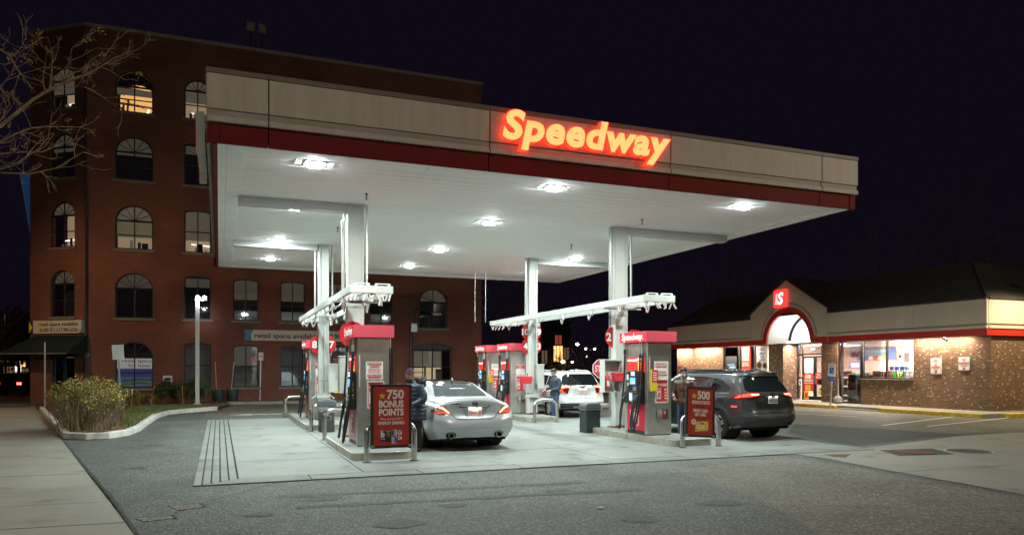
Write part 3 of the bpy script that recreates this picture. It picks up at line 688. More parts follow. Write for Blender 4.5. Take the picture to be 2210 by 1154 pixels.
def pump(label, x, y, variant):
    t = thing('fuel_pump', label, 'fuel pump', (x, y, .172), group='red topped fuel pumps')
    w = .325; D = 1.08
    MB().box(-w + .02, w - .02, .02, D - .02, 0, .07).build('plinth', M_black, t)
    MB().box(-w, w, 0, .14, .02, 2.21).build('end_panel', M_steel, t, bevel=.008)
    MB().box(-w, w, D - .14, D, .02, 2.21).build('end_panel', M_steel, t, bevel=.008)
    MB().box(-w + .03, w - .03, .141, D - .141, .07, 2.2).build('core', M_black, t)
    for s_ in (-1, 1):
        a, c = sorted((s_ * (w - .004), s_ * (w - .029)))
        MB().box(a, c, .143, D - .143, 1.86, 2.19).build('upper_panel', M_steel, t, bevel=.004)
        MB().box(a, c, .143, D - .143, 1.50, 1.857).build('sign_panel', M_redglow, t, bevel=.004)
        MB().box(a, c, .143, D - .143, .09, .73).build('skirt_panel', M_redlow, t, bevel=.006)
    sx = -w - .001
    sflat(t, 'light_band', M_whiteglow, sx + .001, .48, D - .17, 1.76, 1.80, .004)
    for k in range(4): sflat(t, 'glow_line', M_redglow, sx + .001, .5, D - .2, 1.55 + k * .045, 1.575 + k * .045, .004)
    # price unit
    pu = sflat(t, 'price_unit', M_redd, sx, .17, .43, 1.50, 1.86, .025, .004)
    for q in range(2):
        yy = .22 + .13 * q
        sflat(t, 'price_lcd', M_lcd, sx - .026, yy - .04, yy + .055, 1.78, 1.83, .003)
        for k in range(3): text('3', .06, M_digit, t, (sx - .0285, yy + .01, 1.53 + .075 * k), '-X', name='price_digit', width=.075, bold=.04, depth=.003)
    # electronics bezel with rounded head
    P = [(.30, 1.02), (.30, 1.44)] + [(.45 + .15 * math.cos(R(a)), 1.44 + .1 * math.sin(R(a))) for a in (180, 150, 120, 90, 60, 30)] + [(.62, 1.44), (.66, 1.02)]
    P = [(.36, 1.02), (.36, 1.45), (.40, 1.52), (.47, 1.55), (.66, 1.55), (.73, 1.52), (.77, 1.45), (.77, 1.02)]
    MB().prism(P, 'X', sx - .07, sx - .003).build('electronics_bezel', M_black, t, bevel=.015)
    sflat(t, 'screen', M_screen, sx - .072, .45, .69, 1.20, 1.36, .004); sflat(t, 'receipt_note', M_paper, sx - .077, .47, .58, 1.22, 1.28, .002)
    for k in range(2): sflat(t, 'total_display', M_lcd, sx - .072, .48, .64, 1.41 + .055 * k, 1.45 + .055 * k, .004)
    sflat(t, 'keypad', M_steel, sx - .072, .40, .55, 1.05, 1.15, .006)
    MB().box(sx - .045, sx - .003, .16, .345, 1.02, 1.48).build('grade_panel', M_blackm, t, bevel=.006); MB().box(sx - .045, sx - .003, .785, D - .16, 1.02, 1.48).build('grade_panel', M_blackm, t, bevel=.006)
    for (a, c, z0, z1, m) in ((.18, .25, 1.22, 1.34, M_whiteink), (.18, .24, 1.12, 1.18, M_yel), (.27, .33, 1.12, 1.18, M_yel), (.18, .33, 1.38, 1.45, M_redd), (.81, .88, 1.30, 1.44, M_whiteink), (.80, .86, 1.16, 1.24, M_yel), (.82, .88, 1.05, 1.13, M_blue)):
        sflat(t, 'grade_sticker', m, sx - .046, a, c, z0, z1, .003)
    # nozzle boot tray
    MB().prism([(.15, .74), (.15, .98), (.24, 1.02), (.86, 1.02), (.93, .98), (.93, .76), (.88, .74)], 'X', sx - .11, sx - .003).build('nozzle_tray', M_black, t, bevel=.015)
    for (a, c, z0, z1, m) in ((.52, .66, .80, .99, M_whiteink), (.44, .51, .80, .95, M_blue), (.53, .57, .78, .84, M_yel), (.45, .49, .78, .84, M_yel)): sflat(t, 'tray_sticker', m, sx - .112, a, c, z0, z1, .003)
    s_logo(t, (sx - .003, .60, .40), .40)
    MB().box(w + .002, w + .06, .2, D - .2, .8, 1.5).build('far_bezel', M_black, t, bevel=.01)
    # topper
    MB().box(-w - .09, w + .09, -.09, D + .09, 2.212, 2.46).build('topper', M_topper, t, bevel=.006)
    flat(t, 'topper_end', M_toppere, -w - .088, w + .088, -.0905, 2.216, 2.456, .003)
    text('Speedway.', .15, M_whiteink, t, (-w - .094, .56, 2.275), '-X', width=1.0, bold=.03, shear=.18, depth=.004)
    text('Speedway.', .15, M_whiteink, t, (w + .094, .5, 2.29), '+X', width=1.0, bold=.03, shear=.18, depth=.004)
    # hoses with swivels: two near the front edge, one near the rear edge, one on the far side
    for (yy, top, ny, lo) in ((.17, 2.2, .30, .14), (.27, 2.2, .38, .10), (.98, 2.2, .86, .16)):
        hx = -w - .05
        MB().tube([(hx, yy, 2.21), (hx, yy, 2.06)], .017, 8).build('hose_swivel', M_steel, t); MB().tube([(hx, yy, 2.06), (hx, yy, 1.93)], .032, 8).build('breakaway', M_galv if yy < .9 else M_black, t)
        hose(t, [(hx, yy, 1.93), (hx - .02, yy - .01, 1.5), (hx - .07, yy - .015, .9), (hx - .13, yy + .005, .45), (hx - .17, yy + (.08 if yy < .9 else -.07), lo + .03), (hx - .18, (yy + ny) / 2 + .03, lo - .04), (hx - .16, ny + .06, lo + .12), (hx - .11, ny + .09, .55), (hx - .045, ny + .09, .84)], .023)
        fuel_nozzle(t, ny, .93, M_black if yy != .27 or variant != 2 else M_green)
    hx = w + .04
    MB().tube([(hx, .12, 2.21), (hx, .12, 2.0)], .025, 8).build('hose_swivel', M_galv, t); hose(t, [(hx, .12, 2.0), (hx + .02, .12, 1.4), (hx + .05, .14, .7), (hx + .08, .25, .2), (hx + .09, .38, .5), (hx + .05, .42, .9)])
    # papers and poster frame on the near end
    y = -.001
    if variant == 0:
        flat(t, 'warning_paper', M_paper, -.15, .20, y, 1.36, 1.72)
        for (z, s_, h, m, bg_) in ((1.665, 'SELF SERVICE ISLAND', .026, M_whiteink, 1), (1.60, 'WARNING', .045, M_ink, 0), (1.42, 'NO SMOKING  STOP ENGINE', .024, M_whiteink, 1)):
            if bg_: flat(t, 'print_bar', M_ink, -.12, .17, y - .004, z - .014, z + .04, .002)
            text(s_, h, m, t, (.025, y - .008, z), width=.26 if bg_ else .2, bold=.01, depth=.002)
        for z in (1.565, 1.54, 1.515, 1.49, 1.395, 1.38): flat(t, 'print_line', M_ink, -.1, .15, y - .004, z, z + .008, .002)
    elif variant == 1:
        flat(t, 'warning_paper', M_paper, -.15, .24, y, 1.30, 1.75)
        for k, s_ in enumerate(('EXTINGUISH ALL', 'SMOKING MATERIALS', '', 'STOP ENGINE', 'WHILE REFUELING')):
            if s_: text(s_, .042, M_ink, t, (.045, y - .006, 1.67 - .065 * k), maxw=.33, width=.32 if len(s_) > 12 else .24, bold=.0, depth=.002)
        MB().box(-.26, -.10, -.06, -.002, 1.05, 1.55).build('tag_holder', M_yel, t, bevel=.004); flat(t, 'red_tag', M_redp, -.245, -.09, -.061, 1.26, 1.55, .004)
        for k in range(4): flat(t, 'tag_print', M_whiteink, -.22, -.12, -.0655, 1.30 + .055 * k, 1.325 + .055 * k, .002)
    else:
        flat(t, 'warning_paper', M_paper, -.12, .2, y, 1.36, 1.72)
        flat(t, 'print_bar', M_ink, -.12, .2, y - .004, 1.58, 1.70, .002); text('SELF SERVICE', .03, M_whiteink, t, (.04, y - .0075, 1.65), width=.26, depth=.002); text('WARNING', .035, M_whiteink, t, (.04, y - .0075, 1.595), width=.2, bold=.02, depth=.002)
    b = MB(); x0_, x1_, z0_, z1_ = -.13, .23, .76, 1.33
    for (a, c, d, e) in ((x0_, x1_, z0_, z0_ + .03), (x0_, x1_, z1_ - .03, z1_), (x0_, x0_ + .03, z0_ + .03, z1_ - .03), (x1_ - .03, x1_, z0_ + .03, z1_ - .03)): b.box(a, c, -.022, -.001, d, e)
    b.build('poster_frame', M_white, t, bevel=.003)
    po = flat(t, 'poster', M_redp, x0_ + .03, x1_ - .03, -.004, z0_ + .03, z1_ - .03, .004)
    text('ALL THE DEALS', .05, M_whiteink, t, (.05, -.0095, 1.17), width=.27, bold=.03, depth=.002)
    flat(t, 'poster_card', M_paper, -.08, .03, -.0085, .86, 1.11, .002); flat(t, 'poster_card_print', M_ink, -.07, .02, -.0105, 1.06, 1.09, .002)
    text('S', .09, M_ink, t, (-.025, -.0125, .91), bold=.05, shear=.2, depth=.002)
    for k in range(4): flat(t, 'poster_print', M_whiteink, .13, .19, -.0085, .86 + .07 * k, .885 + .07 * k, .002); flat(t, 'poster_icon', M_redd, .07, .11, -.0085, .86 + .07 * k, .895 + .07 * k, .002)
    # leaflet box
    MB().box(-.09, .19, -.07, -.002, .38, .62).build('leaflet_box', glassmat('clear_plastic', (.9, .92, .92), .6), t)
    flat(t, 'leaflet', M_paper, -.08, .05, -.02, .39, .60, .01); flat(t, 'leaflet_card', M_redp, .055, .185, -.02, .40, .60, .01); flat(t, 'leaflet_print', M_gold, -.05, .03, -.0305, .43, .5, .002); flat(t, 'leaflet_photo', M_whiteink, .09, .16, -.0305, .5, .58, .002)
    MB().box(-.29, -.265, -.012, -.001, 1.2, 1.85).build('door_handle', M_white, t, bevel=.004)
    return t
pump('front left fuel pump with white warning paper, half hidden by the 750 sign', 2.925, 15.05, 0)
pump('front right fuel pump beside the grey car with the logo skirt in full view', 9.73, 15.0, 1)
pump('rear left fuel pump behind discs 8 and 7', 2.93, 23.75, 2)
pump('nearer of the two rear right fuel pumps, behind discs 4 and 3', 9.78, 23.95, 2)
pump('farther of the two rear right fuel pumps, at the back', 9.7, 26.15, 1)

# ================================================================ U-shaped guard rails
def guard(label, x0, x1, y, h=.74):
    t = thing('guard_rail', label, 'guard rail', ((x0 + x1) / 2, y, 0), group='bent steel guard rails at the island ends'); w = (x1 - x0) / 2; r = .2
    pts = [(-w, 0, 0), (-w, 0, h - r)] + [(-w + r - r * math.cos(R(a)), 0, h - r + r * math.sin(R(a))) for a in range(15, 91, 15)] + [(w - r + r * math.sin(R(a)), 0, h - r + r * math.cos(R(a))) for a in range(0, 91, 15)] + [(w, 0, 0)]
    MB().tube(pts, .055, 14).build('rail', M_pipe, t, smooth=True)
    for s_ in (-1, 1): MB().lathe([(.085, .02), (.085, .028), (.06, .034)], 16, (s_ * w, 0, 0)).build('foot_ring', M_joint, t)
    return t
guard('guard rail before the left pump carrying the drink can board', 2.53, 3.42, 13.62)
guard('guard rail before the right pump carrying the gift card board', 9.46, 10.42, 13.68)
guard('guard rail between the front left pump and the grey bin', 2.38, 3.3, 18.35)
guard('guard rail behind the grey bin before pump 8', 2.36, 3.3, 20.95)
guard('guard rail at the far end of the rear left island', 2.2, 3.1, 27.6)
guard('guard rail beside the dark bin behind the front right island', 9.2, 10.2, 18.0)
guard('guard rail in front of the column with four discs', 9.4, 10.2, 21.72)

# ================================================================ advertising boards on the rails
def board(label, x0, x1, y, z0, z1, roll=0.0, lean=0.0):
    t = thing('advert_board', label, 'sign', ((x0 + x1) / 2, y, z0), group='red advertising boards'); w = (x1 - x0) / 2; h = z1 - z0
    t.rotation_euler = (lean, roll, 0)
    MB().box(-w, w, 0, .05, 0, h).build('back_panel', M_blackm, t, bevel=.012)
    b = MB()
    for (a, c, d, e) in ((-w, w, 0, .045), (-w, w, h - .045, h), (-w, -w + .045, .045, h - .045), (w - .045, w, .045, h - .045)): b.box(a, c, -.02, -.0005, d, e)
    b.build('frame', M_blackm, t, bevel=.006)
    flat(t, 'poster', mat('poster_red', (0.42, 0.035, 0.018), 0.4, var=0.08, vscale=2), -w + .046, w - .046, -.002, .046, h - .046, .004)
    for s_ in (-1, 1):
        for zz in (.02, h - .06): MB().box(s_ * (w - .03) - .03, s_ * (w - .03) + .03, -.025, -.0205, zz, zz + .04).build('clip', M_galv if zz < .1 else M_blackm, t)
    for s_ in (-.5, .5): MB().tube([(s_ * w, .05, h * .38), (s_ * w, .14, h * .36)], .02, 6).build('mounting_clamp', M_galv, t)
    return t, w, h
def star(t, x, z, r, m, y=-.009):
    b = MB(); p = [(x + r * (1 if k % 2 == 0 else .4) * math.sin(k * math.pi / 5), y, z + r * (1 if k % 2 == 0 else .4) * math.cos(k * math.pi / 5)) for k in range(10)]
    for k in range(10): b.quad((x, y, z), p[k], p[(k + 1) % 10])
    return b.build('star', m, t)
q0, q1 = onY(800, 829, 13.46), onY(888, 964, 13.46)
t, w, h = board('red 750 bonus points board with drink cans before the front left pump', q0[0], q1[0], 13.46, q1[2], q0[2])
K = h / 1.20
star(t, -.17, h - .22 * K, .075, M_gold)
text('750', .16 * K, M_whiteink, t, (.075, -.009, h - .27 * K), width=.32, bold=.035, depth=.003)
text('BONUS', .12 * K, M_whiteink, t, (.0, -.009, h - .43 * K), width=.46, bold=.04, depth=.003)
text('POINTS', .12 * K, M_whiteink, t, (.0, -.009, h - .585 * K), width=.46, bold=.04, depth=.003)
text('When you buy ANY 4', .032 * K, M_whiteink, t, (0, -.009, h - .665 * K), width=.42, bold=.02, depth=.003)
text('ENERGY DRINKS', .055 * K, M_whiteink, t, (0, -.009, h - .755 * K), width=.48, bold=.03, depth=.003)
cans = [(-.16, .055, .09, .30, mat('can_purple', (.06, .02, .09), .4), None), (-.06, .052, .08, .29, mat('can_black', (.012, .012, .012), .4), None), (.055, .05, .05, .31, mat('can_silver', (.5, .5, .53), .4), None), (.155, .05, .09, .30, mat('can_wine', (.35, .03, .03), .4), None)]
for k, (cx_, hw, z0, z1, m, _) in enumerate(cans):
    z0, z1 = z0 + .03, z1 + .03
    P = [(cx_ - hw * .8, z0), (cx_ + hw * .8, z0), (cx_ + hw, z0 + .015), (cx_ + hw, z1 - .02), (cx_ + hw * .8, z1), (cx_ - hw * .8, z1), (cx_ - hw, z1 - .02), (cx_ - hw, z0 + .015)]
    MB().prism(P, 'Y', -.009 - .003 * (k == 2), -.0065).build('can_print', m, t)
    flat(t, 'can_lid_print', mat('can_lid', (.45, .45, .47), .4), cx_ - hw * .78, cx_ + hw * .78, -.0125, z1 - .012, z1 - .002, .002)
text('b', .10, M_whiteink, t, (-.16, -.0115, .21), bold=.05, depth=.002); text('bang', .03, M_whiteink, t, (-.16, -.0115, .165), width=.07, depth=.002)
for k in range(3): MB().prism([(-.088 + .02 * k, .30), (-.075 + .02 * k, .30), (-.078 + .02 * k, .20 - .015 * (k == 1)), (-.085 + .02 * k, .22)], 'Y', -.0125, -.0105).build('claw_mark', mat('claw_green', (.12, .5, .03), .5), t)
for P in ([(.006, .21), (.055, .24), (.055, .335), (.006, .335)], [(.055, .095), (.104, .095), (.104, .19), (.055, .20)]): MB().prism(P, 'Y', -.0145, -.0125).build('can_colour', M_blue, t)
flat(t, 'can_emblem', mat('can_red', (.5, .02, .02), .5), .02, .09, -.0148, .20, .225, .002)
text('C4', .06, M_whiteink, t, (.157, -.0115, .24), width=.075, bold=.05, depth=.002, rot=None); text('C4', .06, M_whiteink, t, (.157, -.0115, .15), width=.075, bold=.05, depth=.002)

a0, a1 = onY(1479, 944, 13.5), onY(1541, 944, 13.5)
t, w, h = board('red 500 bonus points board with a gold gift card before the front right pump', a0[0], a1[0], 13.5, a0[2], onY(1500, 834, 13.5)[2], roll=R(4.0), lean=R(-4))
K = h / 1.17
star(t, -.17, h - .22 * K, .085, M_gold)
text('500', .17 * K, M_whiteink, t, (.08, -.009, h - .28 * K), width=.33, bold=.035, depth=.003)
text('BONUS POINTS', .075 * K, M_whiteink, t, (.01, -.009, h - .40 * K), width=.46, bold=.03, depth=.003)
text('when you buy a $25', .03 * K, M_dark, t, (.0, -.009, h - .475 * K), width=.26, depth=.003)
text('SPEEDY CASH', .065 * K, M_whiteink, t, (.0, -.009, h - .59 * K), width=.38, bold=.03, depth=.003)
text('GIFT CARD', .065 * K, M_whiteink, t, (.0, -.009, h - .68 * K), width=.29, bold=.03, depth=.003)
text('In store only', .03 * K, M_dark, t, (.0, -.009, h - .75 * K), width=.26, depth=.003)
P = [(-.13, .12), (.21, .15), (.22, .36), (-.12, .34)]; MB().prism(P, 'Y', -.009, -.0065).build('gift_card_print', M_gold, t)
b = MB()
for k in range(24):
    a, c = 2 * math.pi * k / 24, 2 * math.pi * (k + 1) / 24
    b.quad(*[(.05 + rr * 1.5 * math.cos(w_), -.0105, .25 + rr * .85 * math.sin(w_)) for rr, w_ in ((.1, a), (.1, c), (.094, c), (.094, a))])
b.build('card_swirl', M_whiteink, t)
text('Cash', .035, M_dark, t, (.05, -.0105, .29), width=.09, bold=.03, depth=.002); text('Gift', .085, M_whiteink, t, (.03, -.0105, .185), width=.2, bold=.02, shear=.25, depth=.002)
MB().lathe([(.065, -.009), (.065, -.0066)], 24, (-.17, 0, .33), 'Y').build('price_spot', M_paper, t); text('$1', .05, M_ink, t, (-.17, -.011, .31), width=.055, bold=.03, depth=.002)

# ================================================================ litter bins
q = onZ(707, 934); t = thing('litter_bin', 'dark grey bin with hooded lid and clear liner between the left islands', 'bin', (q[0], q[1] + .25, .02)); t.scale = (.80, .80, .92)
MB().prism(rrect(.50, .48, .05), 'Z', 0, .68).build('bin_body', mat('bin_grey', (.035, .037, .04), .5), t, bevel=.01)
b = MB(); P, Q = rrect(.60, .56, .08), rrect(.54, .5, .08); n = len(P)
for k in range(n): b.quad((*Q[k], .60), (*Q[(k + 1) % n], .60), (*P[(k + 1) % n], .74), (*P[k], .74))
b.build('liner_bag', glassmat('liner_film', (.75, .78, .8), 1.6, .25), t)
MB().prism([(-.31, .745), (.31, .745), (.31, .86), (.25, .95), (-.25, .95), (-.31, .86)], 'Y', -.29, .29).build('lid', M_grey, t, bevel=.03)
MB().box(-.17, .17, -.2, .2, .951, .97).build('lid_plate', M_grey, t, bevel=.008)
flat(t, 'front_label', mat('label_grey', (.16, .17, .18), .5), -.14, .14, -.241, .36, .50, .004); flat(t, 'slot', M_black, -.1, .1, -.246, .38, .47, .003); flat(t, 'door_line', M_black, -.12, .12, -.241, .27, .28, .004)
q = onZ(1278, 936); t = thing('litter_bin', 'dark green bin with rounded lid beside the front right island', 'bin', (q[0] + .08, q[1] + .28, .02)); t.scale = (.80, .80, .92)
MB().prism(rrect(.56, .54, .06), 'Z', 0, .66).build('bin_body', mat('bin_green', (.012, .022, .022), .5), t, bevel=.012)
MB().prism(rrect(.62, .60, .08), 'Z', .66, .70).build('rim', M_grey, t, bevel=.01)
MB().prism([(-.29, .705), (.29, .705), (.29, .82), (.23, .88), (-.23, .88), (-.29, .82)], 'Y', -.28, .28).build('lid', M_grey, t, bevel=.03)

# ================================================================ cabinets, squeegee boxes, arms on the columns
def cabinet(label, x0, x1, y, z0, z1, opened=False):
    t = thing('white_cabinet', label, 'cabinet', ((x0 + x1) / 2, y, z0)); w, h = (x1 - x0) / 2, z1 - z0
    if opened:
        b = MB().box(-w, w, .2, .22, 0, h).box(-w, -w + .02, -.04, .199, 0, h).box(w - .02, w, -.04, .199, 0, h).box(-w + .021, w - .021, -.04, .199, 0, .02).box(-w + .021, w - .021, -.04, .199, h - .02, h)
        b.build('shell', M_white, t, bevel=.003)
        MB().lathe([(.03, .05), (.062, .06), (.065, .40), (.03, .46), (.02, .5)], 14, (-w + .14, .06, 0)).build('fire_extinguisher', M_redp, t, smooth=True)
        flat(t, 'extinguisher_label', M_paper, -w + .09, -w + .19, -.008, .16, .3, .002)
    else:
        MB().box(-w, w, -.1, .12, 0, h).build('shell', M_white, t, bevel=.006)
    MB().box(-w - .012, w + .012, -.115 if not opened else -.05, .13 if not opened else .23, h + .001, h + .025).build('hood', M_whited, t, bevel=.004)
    MB().box(-w * .6, w * .6, .125 if not opened else .225, .3, h * .4, h * .6).build('bracket', M_galv, t)
    if not opened: MB().box(w - .05, w - .03, -.115, -.101, h * .45, h * .6).build('latch', M_galv, t)
    return t
for (u0, u1, v0, v1, Y, op, lab) in ((1303, 1342, 777, 846, 17.15, True, 'open white extinguisher cabinet beside the front right column'), (709, 728, 786, 846, 23.0, False, 'plain white cabinet right of the column with discs 8 and 7'),
        (732, 749, 770, 848, 17.1, False, 'tall white cabinet just behind the front left pump'), (1158, 1172, 787, 838, 23.3, False, 'white cabinet right of the column with four discs')):
    A, B = onY(u0, v1, Y), onY(u1, v0, Y); cabinet(lab, A[0], B[0], Y, A[2], B[2], op)
for (u0, u1, v0, v1, Y, lab) in ((1323, 1348, 803, 822, 17.1, 'red squeegee box by the front right pump'), (1124, 1146, 811, 828, 23.25, 'red squeegee box by the column with four discs')):
    A, B = onY(u0, v1, Y), onY(u1, v0, Y); t = thing('squeegee_box', lab, 'box', ((A[0] + B[0]) / 2, Y, A[2])); w, h = (B[0] - A[0]) / 2, B[2] - A[2]
    MB().prism([(-w * .85, 0), (w * .85, 0), (w, h * .7), (-w, h * .7)], 'Y', -.12, .10).build('tub', M_redp, t, bevel=.01); MB().box(-w * 1.06, w * 1.06, -.13, .11, h * .71, h).build('lid', M_redp, t, bevel=.015); MB().box(-.04, .04, .111, .2, h * .2, h * .6).build('bracket', M_galv, t)
    MB().tube([(w * .2, -.02, h), (w * .35, -.03, h + .12)], .012, 6).build('squeegee_handle', M_black, t)
o = MB().prism([(0, 0), (.12, .02), (.03, .12)], 'Y', -.004, .004).build('paper_flag', M_yel); q = onY(722, 848, 22.85); o.location = (q[0], 22.85, q[2] + .0); tag(o, 'yellow triangular tag hanging below the white cabinet near pump 7', 'tag')
for (u, v, Y, lab) in ((697, 850, 23.1, 'small white paper towel box on the column with discs 8 and 7'), (1150, 849, 23.3, 'small white paper towel box on the column with four discs')):
    q = onY(u, v, Y); t = thing('towel_box', lab, 'box', (q[0], Y, q[2]))
    MB().box(-.2, .2, -.1, .06, -.12, .02).build('box_body', M_white, t, bevel=.01); MB().box(-.23, .23, -.12, .07, .021, .035).build('box_top', M_galv, t, bevel=.003)
    for s_ in (-1, 1): MB().tube([(s_ * .2, -.02, -.02), (s_ * .33, -.04, -.14)], .022, 8).build('arm', M_galv, t)
# ================================================================ the shop on the right
WX, FX, Z0 = 26.85, 26.42, 0.15
M_sbrick = brickmat('shop_brick', (0.135, 0.062, 0.031), (0.21, 0.10, 0.048), (0.20, 0.15, 0.105), fleck=(0.46, 0.33, 0.22), bw=.2, bh=.067)
M_sfas = mat('shop_fascia', (0.56, 0.48, 0.39), .6, var=.07, vscale=1.2)
M_scap = mat('shop_cap', (0.05, 0.03, 0.028), .5, var=.1)
M_shing = mat('roof_shingle', (0.04, 0.038, 0.031), .9, var=.45, vscale=9, bump=.6, bscale=14)
M_sred = mat('shop_red', (0.50, 0.03, 0.02), .4, var=.06)
M_frame = mat('bronze_frame', (0.022, 0.018, 0.016), .4, metal=.5, var=.1)
M_pane = glassmat('shop_glass', (.98, .98, .97), .05)
M_wall_in = mat('shop_wall_paint', (0.72, 0.52, 0.42), .7, var=.04)
M_ceil_in = mat('shop_ceiling', (0.78, 0.77, 0.74), .8, var=.05)
M_tile = mat('shop_floor_tile', (0.42, 0.40, 0.37), .35, var=.08)
M_tube = glow('shop_tube', (1.0, 0.93, 0.85), 9.0)
# raised walk with yellow kerb
structure(MB().prism([(25.05, 18.0), (48, 18.0), (48, 42), (25.05, 42)], 'Z', 0, .15).build('shop_walk', M_walk))
kb = thing('shop_kerb', None, None, (25.0, 18, 0), kind='structure')
k = 0; yy = 18.05
while yy < 41:
    L = 2.2; ramp = 22.6 < yy + L / 2 < 25.6
    MB().prism([(24.86, 0.0), (25.06, 0.0), (25.06, .155 if not ramp else .06), (24.88, .15 if not ramp else .05)], 'Y', yy + .008, yy + L - .008).build('kerb_stone', M_yellow if not ramp else M_walk, kb, world=True, bevel=.015); yy += L
MB().box(26.0, 48, 17.80, 17.98, 0, .155).build('kerb_stone', M_yellow, kb, world=True, bevel=.015)

sb = thing('shop_building', 'low brick shop with beige fascia, red band and arched entrance gable', 'shop', (WX, 19.06, 0))
def wall(y0, y1, z0, z1, x0=WX, x1=WX + .25, name='wall'): return MB().box(x0, x1, y0, y1, z0, z1).build(name, M_sbrick, sb, world=True)
wall(19.06, 22.33, Z0, 3.03); wall(22.331, 25.07, Z0, 1.28); wall(26.42, 27.42, Z0, 3.03); wall(30.0, 31.05, Z0, 3.03); wall(34.9, 39.4, Z0, 3.03)
wall(31.051, 34.899, Z0, .55)
MB().box(WX + .26, 36, 19.06, 19.3, Z0, 3.03).build('wall', M_sbrick, sb, world=True)
MB().box(WX + .26, 36, 39.1, 39.4, Z0, 3.03).build('wall', M_sbrick, sb, world=True)
MB().box(34.0, 34.2, 19.31, 39.09, Z0, 3.0).build('back_wall', M_wall_in, sb, world=True)
MB().box(WX + .26, 33.99, 19.31, 39.09, Z0, .165).build('shop_floor', M_tile, sb, world=True)
MB().box(WX + .26, 33.99, 19.31, 39.09, 3.0, 3.05).build('ceiling', M_ceil_in, sb, world=True)
MB().box(27.9, 33.9, 33.2, 33.35, .166, 2.99).build('partition', M_wall_in, sb, world=True)
# returns of the entrance recess
MB().box(WX + .251, 28.0, 27.18, 27.42, Z0, 3.03).build('entrance_cheek', M_sbrick, sb, world=True)
MB().box(WX + .251, 28.0, 30.0, 30.24, Z0, 3.03).build('entrance_cheek', M_sbrick, sb, world=True)
# fascia boards
def fas(y0, y1, a, c, z0, z1, name, m, bv=.006): MB().box(FX + a, FX + c, y0, y1, z0, z1).build(name, m, sb, world=True, bevel=bv, seg=1)
for (a, c) in ((18.9, 22.0), (22.0, 26.58), (31.97, 35.6), (35.6, 39.8)):
    fas(a + .008, c - .004, 0, .1, 3.43, 4.34, 'fascia_board', M_sfas); fas(a + .008, c - .004, .05, .1, 3.36, 3.428, 'recess_board', M_beiged)
    fas(a + .008, c - .004, -.02, .1, 3.25, 3.357, 'ledge_board', M_sfas); fas(a + .008, c - .004, .02, .12, 2.985, 3.247, 'red_band', M_sred); fas(a, c, -.05, .12, 4.342, 4.41, 'cap_strip', M_scap)
def fasx(x0, x1, a, c, z0, z1, name, m): MB().box(x0, x1, 18.9 + a, 18.9 + c, z0, z1).build(name, m, sb, world=True, bevel=.006, seg=1)
for (a, c) in ((FX + .101, 30.5), (30.5, 37)):
    fasx(a + .004, c, 0, .1, 3.43, 4.34, 'fascia_board', M_sfas); fasx(a + .004, c, .05, .1, 3.36, 3.428, 'recess_board', M_beiged)
    fasx(a + .004, c, -.02, .1, 3.25, 3.357, 'ledge_board', M_sfas); fasx(a + .03, c, .02, .12, 2.985, 3.247, 'red_band', M_sred); fasx(a + .004, c, -.05, .12, 4.342, 4.41, 'cap_strip', M_scap)
MB().box(FX + .13, WX - .002, 18.95, 26.55, 3.03, 3.06).build('eave_soffit', M_white, sb, world=True); MB().box(FX + .13, WX - .002, 32.0, 39.7, 3.03, 3.06).build('eave_soffit', M_white, sb, world=True)
# hip roof of shingle courses
def hip():
    e = [(FX, 18.9), (38.0, 18.9), (38.0, 39.8), (FX, 39.8)]; top = [(28.9, 21.3), (36.0, 21.3), (36.0, 37.8), (28.9, 37.8)]; n = 12
    for sd in (0, 3):
        for k in range(n):
            f0, f1 = k / n, (k + 1) / n; z0, z1 = 4.40 + 1.75 * f0, 4.40 + 1.75 * f1
            P = lambda c, f: (e[c][0] + (top[c][0] - e[c][0]) * f, e[c][1] + (top[c][1] - e[c][1]) * f)
            a, c = sd, (sd + 1) % 4; p, q, r_, s_ = P(a, f0), P(c, f0), P(c, f1), P(a, f1)
            b = MB(); b.quad((*p, z0 + .02), (*q, z0 + .02), (*r_, z1), (*s_, z1)); b.quad((*p, z0), (*q, z0), (*q, z0 + .02), (*p, z0 + .02)); b.build('shingle_course', M_shing, sb, world=True)
    b = MB(); b.quad((28.9, 21.3, 6.15), (36, 21.3, 6.15), (36, 37.8, 6.15), (28.9, 37.8, 6.15)); b.build('roof_top', M_shing, sb, world=True)
    MB().tube([(FX, 18.9, 4.43), (28.9, 21.3, 6.17)], .05, 6).build('hip_ridge', M_shing, sb, world=True)
hip()
# entrance gable with its arch
AC, AR = 29.2, 1.53
arc = lambda r_, n=28: [(AC + r_ * math.cos(math.pi * k / n), 3.02 + r_ * math.sin(math.pi * k / n)) for k in range(n + 1)]
def roofz(y): return 4.62 + 1.58 * (1 - abs(y - 29.3) / 2.7)
b = MB(); A = arc(AR + .02)
ed = [(26.585, 2.985), (AC + AR + .02, 2.985)]
def gslab(y0, y1, z0a, z0b):
    i = len(b.v)
    for x in (FX - .001, FX + .099): b.v += [(x, y0, z0a), (x, y1, z0b), (x, y1, roofz(y1)), (x, y0, roofz(y0))]
    b.f += [(i, i + 1, i + 2, i + 3), (i + 7, i + 6, i + 5, i + 4), (i, i + 4, i + 5, i + 1), (i + 3, i + 2, i + 6, i + 7), (i, i + 3, i + 7, i + 4), (i + 1, i + 5, i + 6, i + 2)]
gslab(26.6, A[-1][0], 2.985, 2.985); gslab(A[0][0], 31.965, 2.985, 2.985)
for p, q in zip(A[::-1], A[::-1][1:]): gslab(p[0], q[0], p[1], q[1])
b.build('gable', M_sfas, sb, world=True)
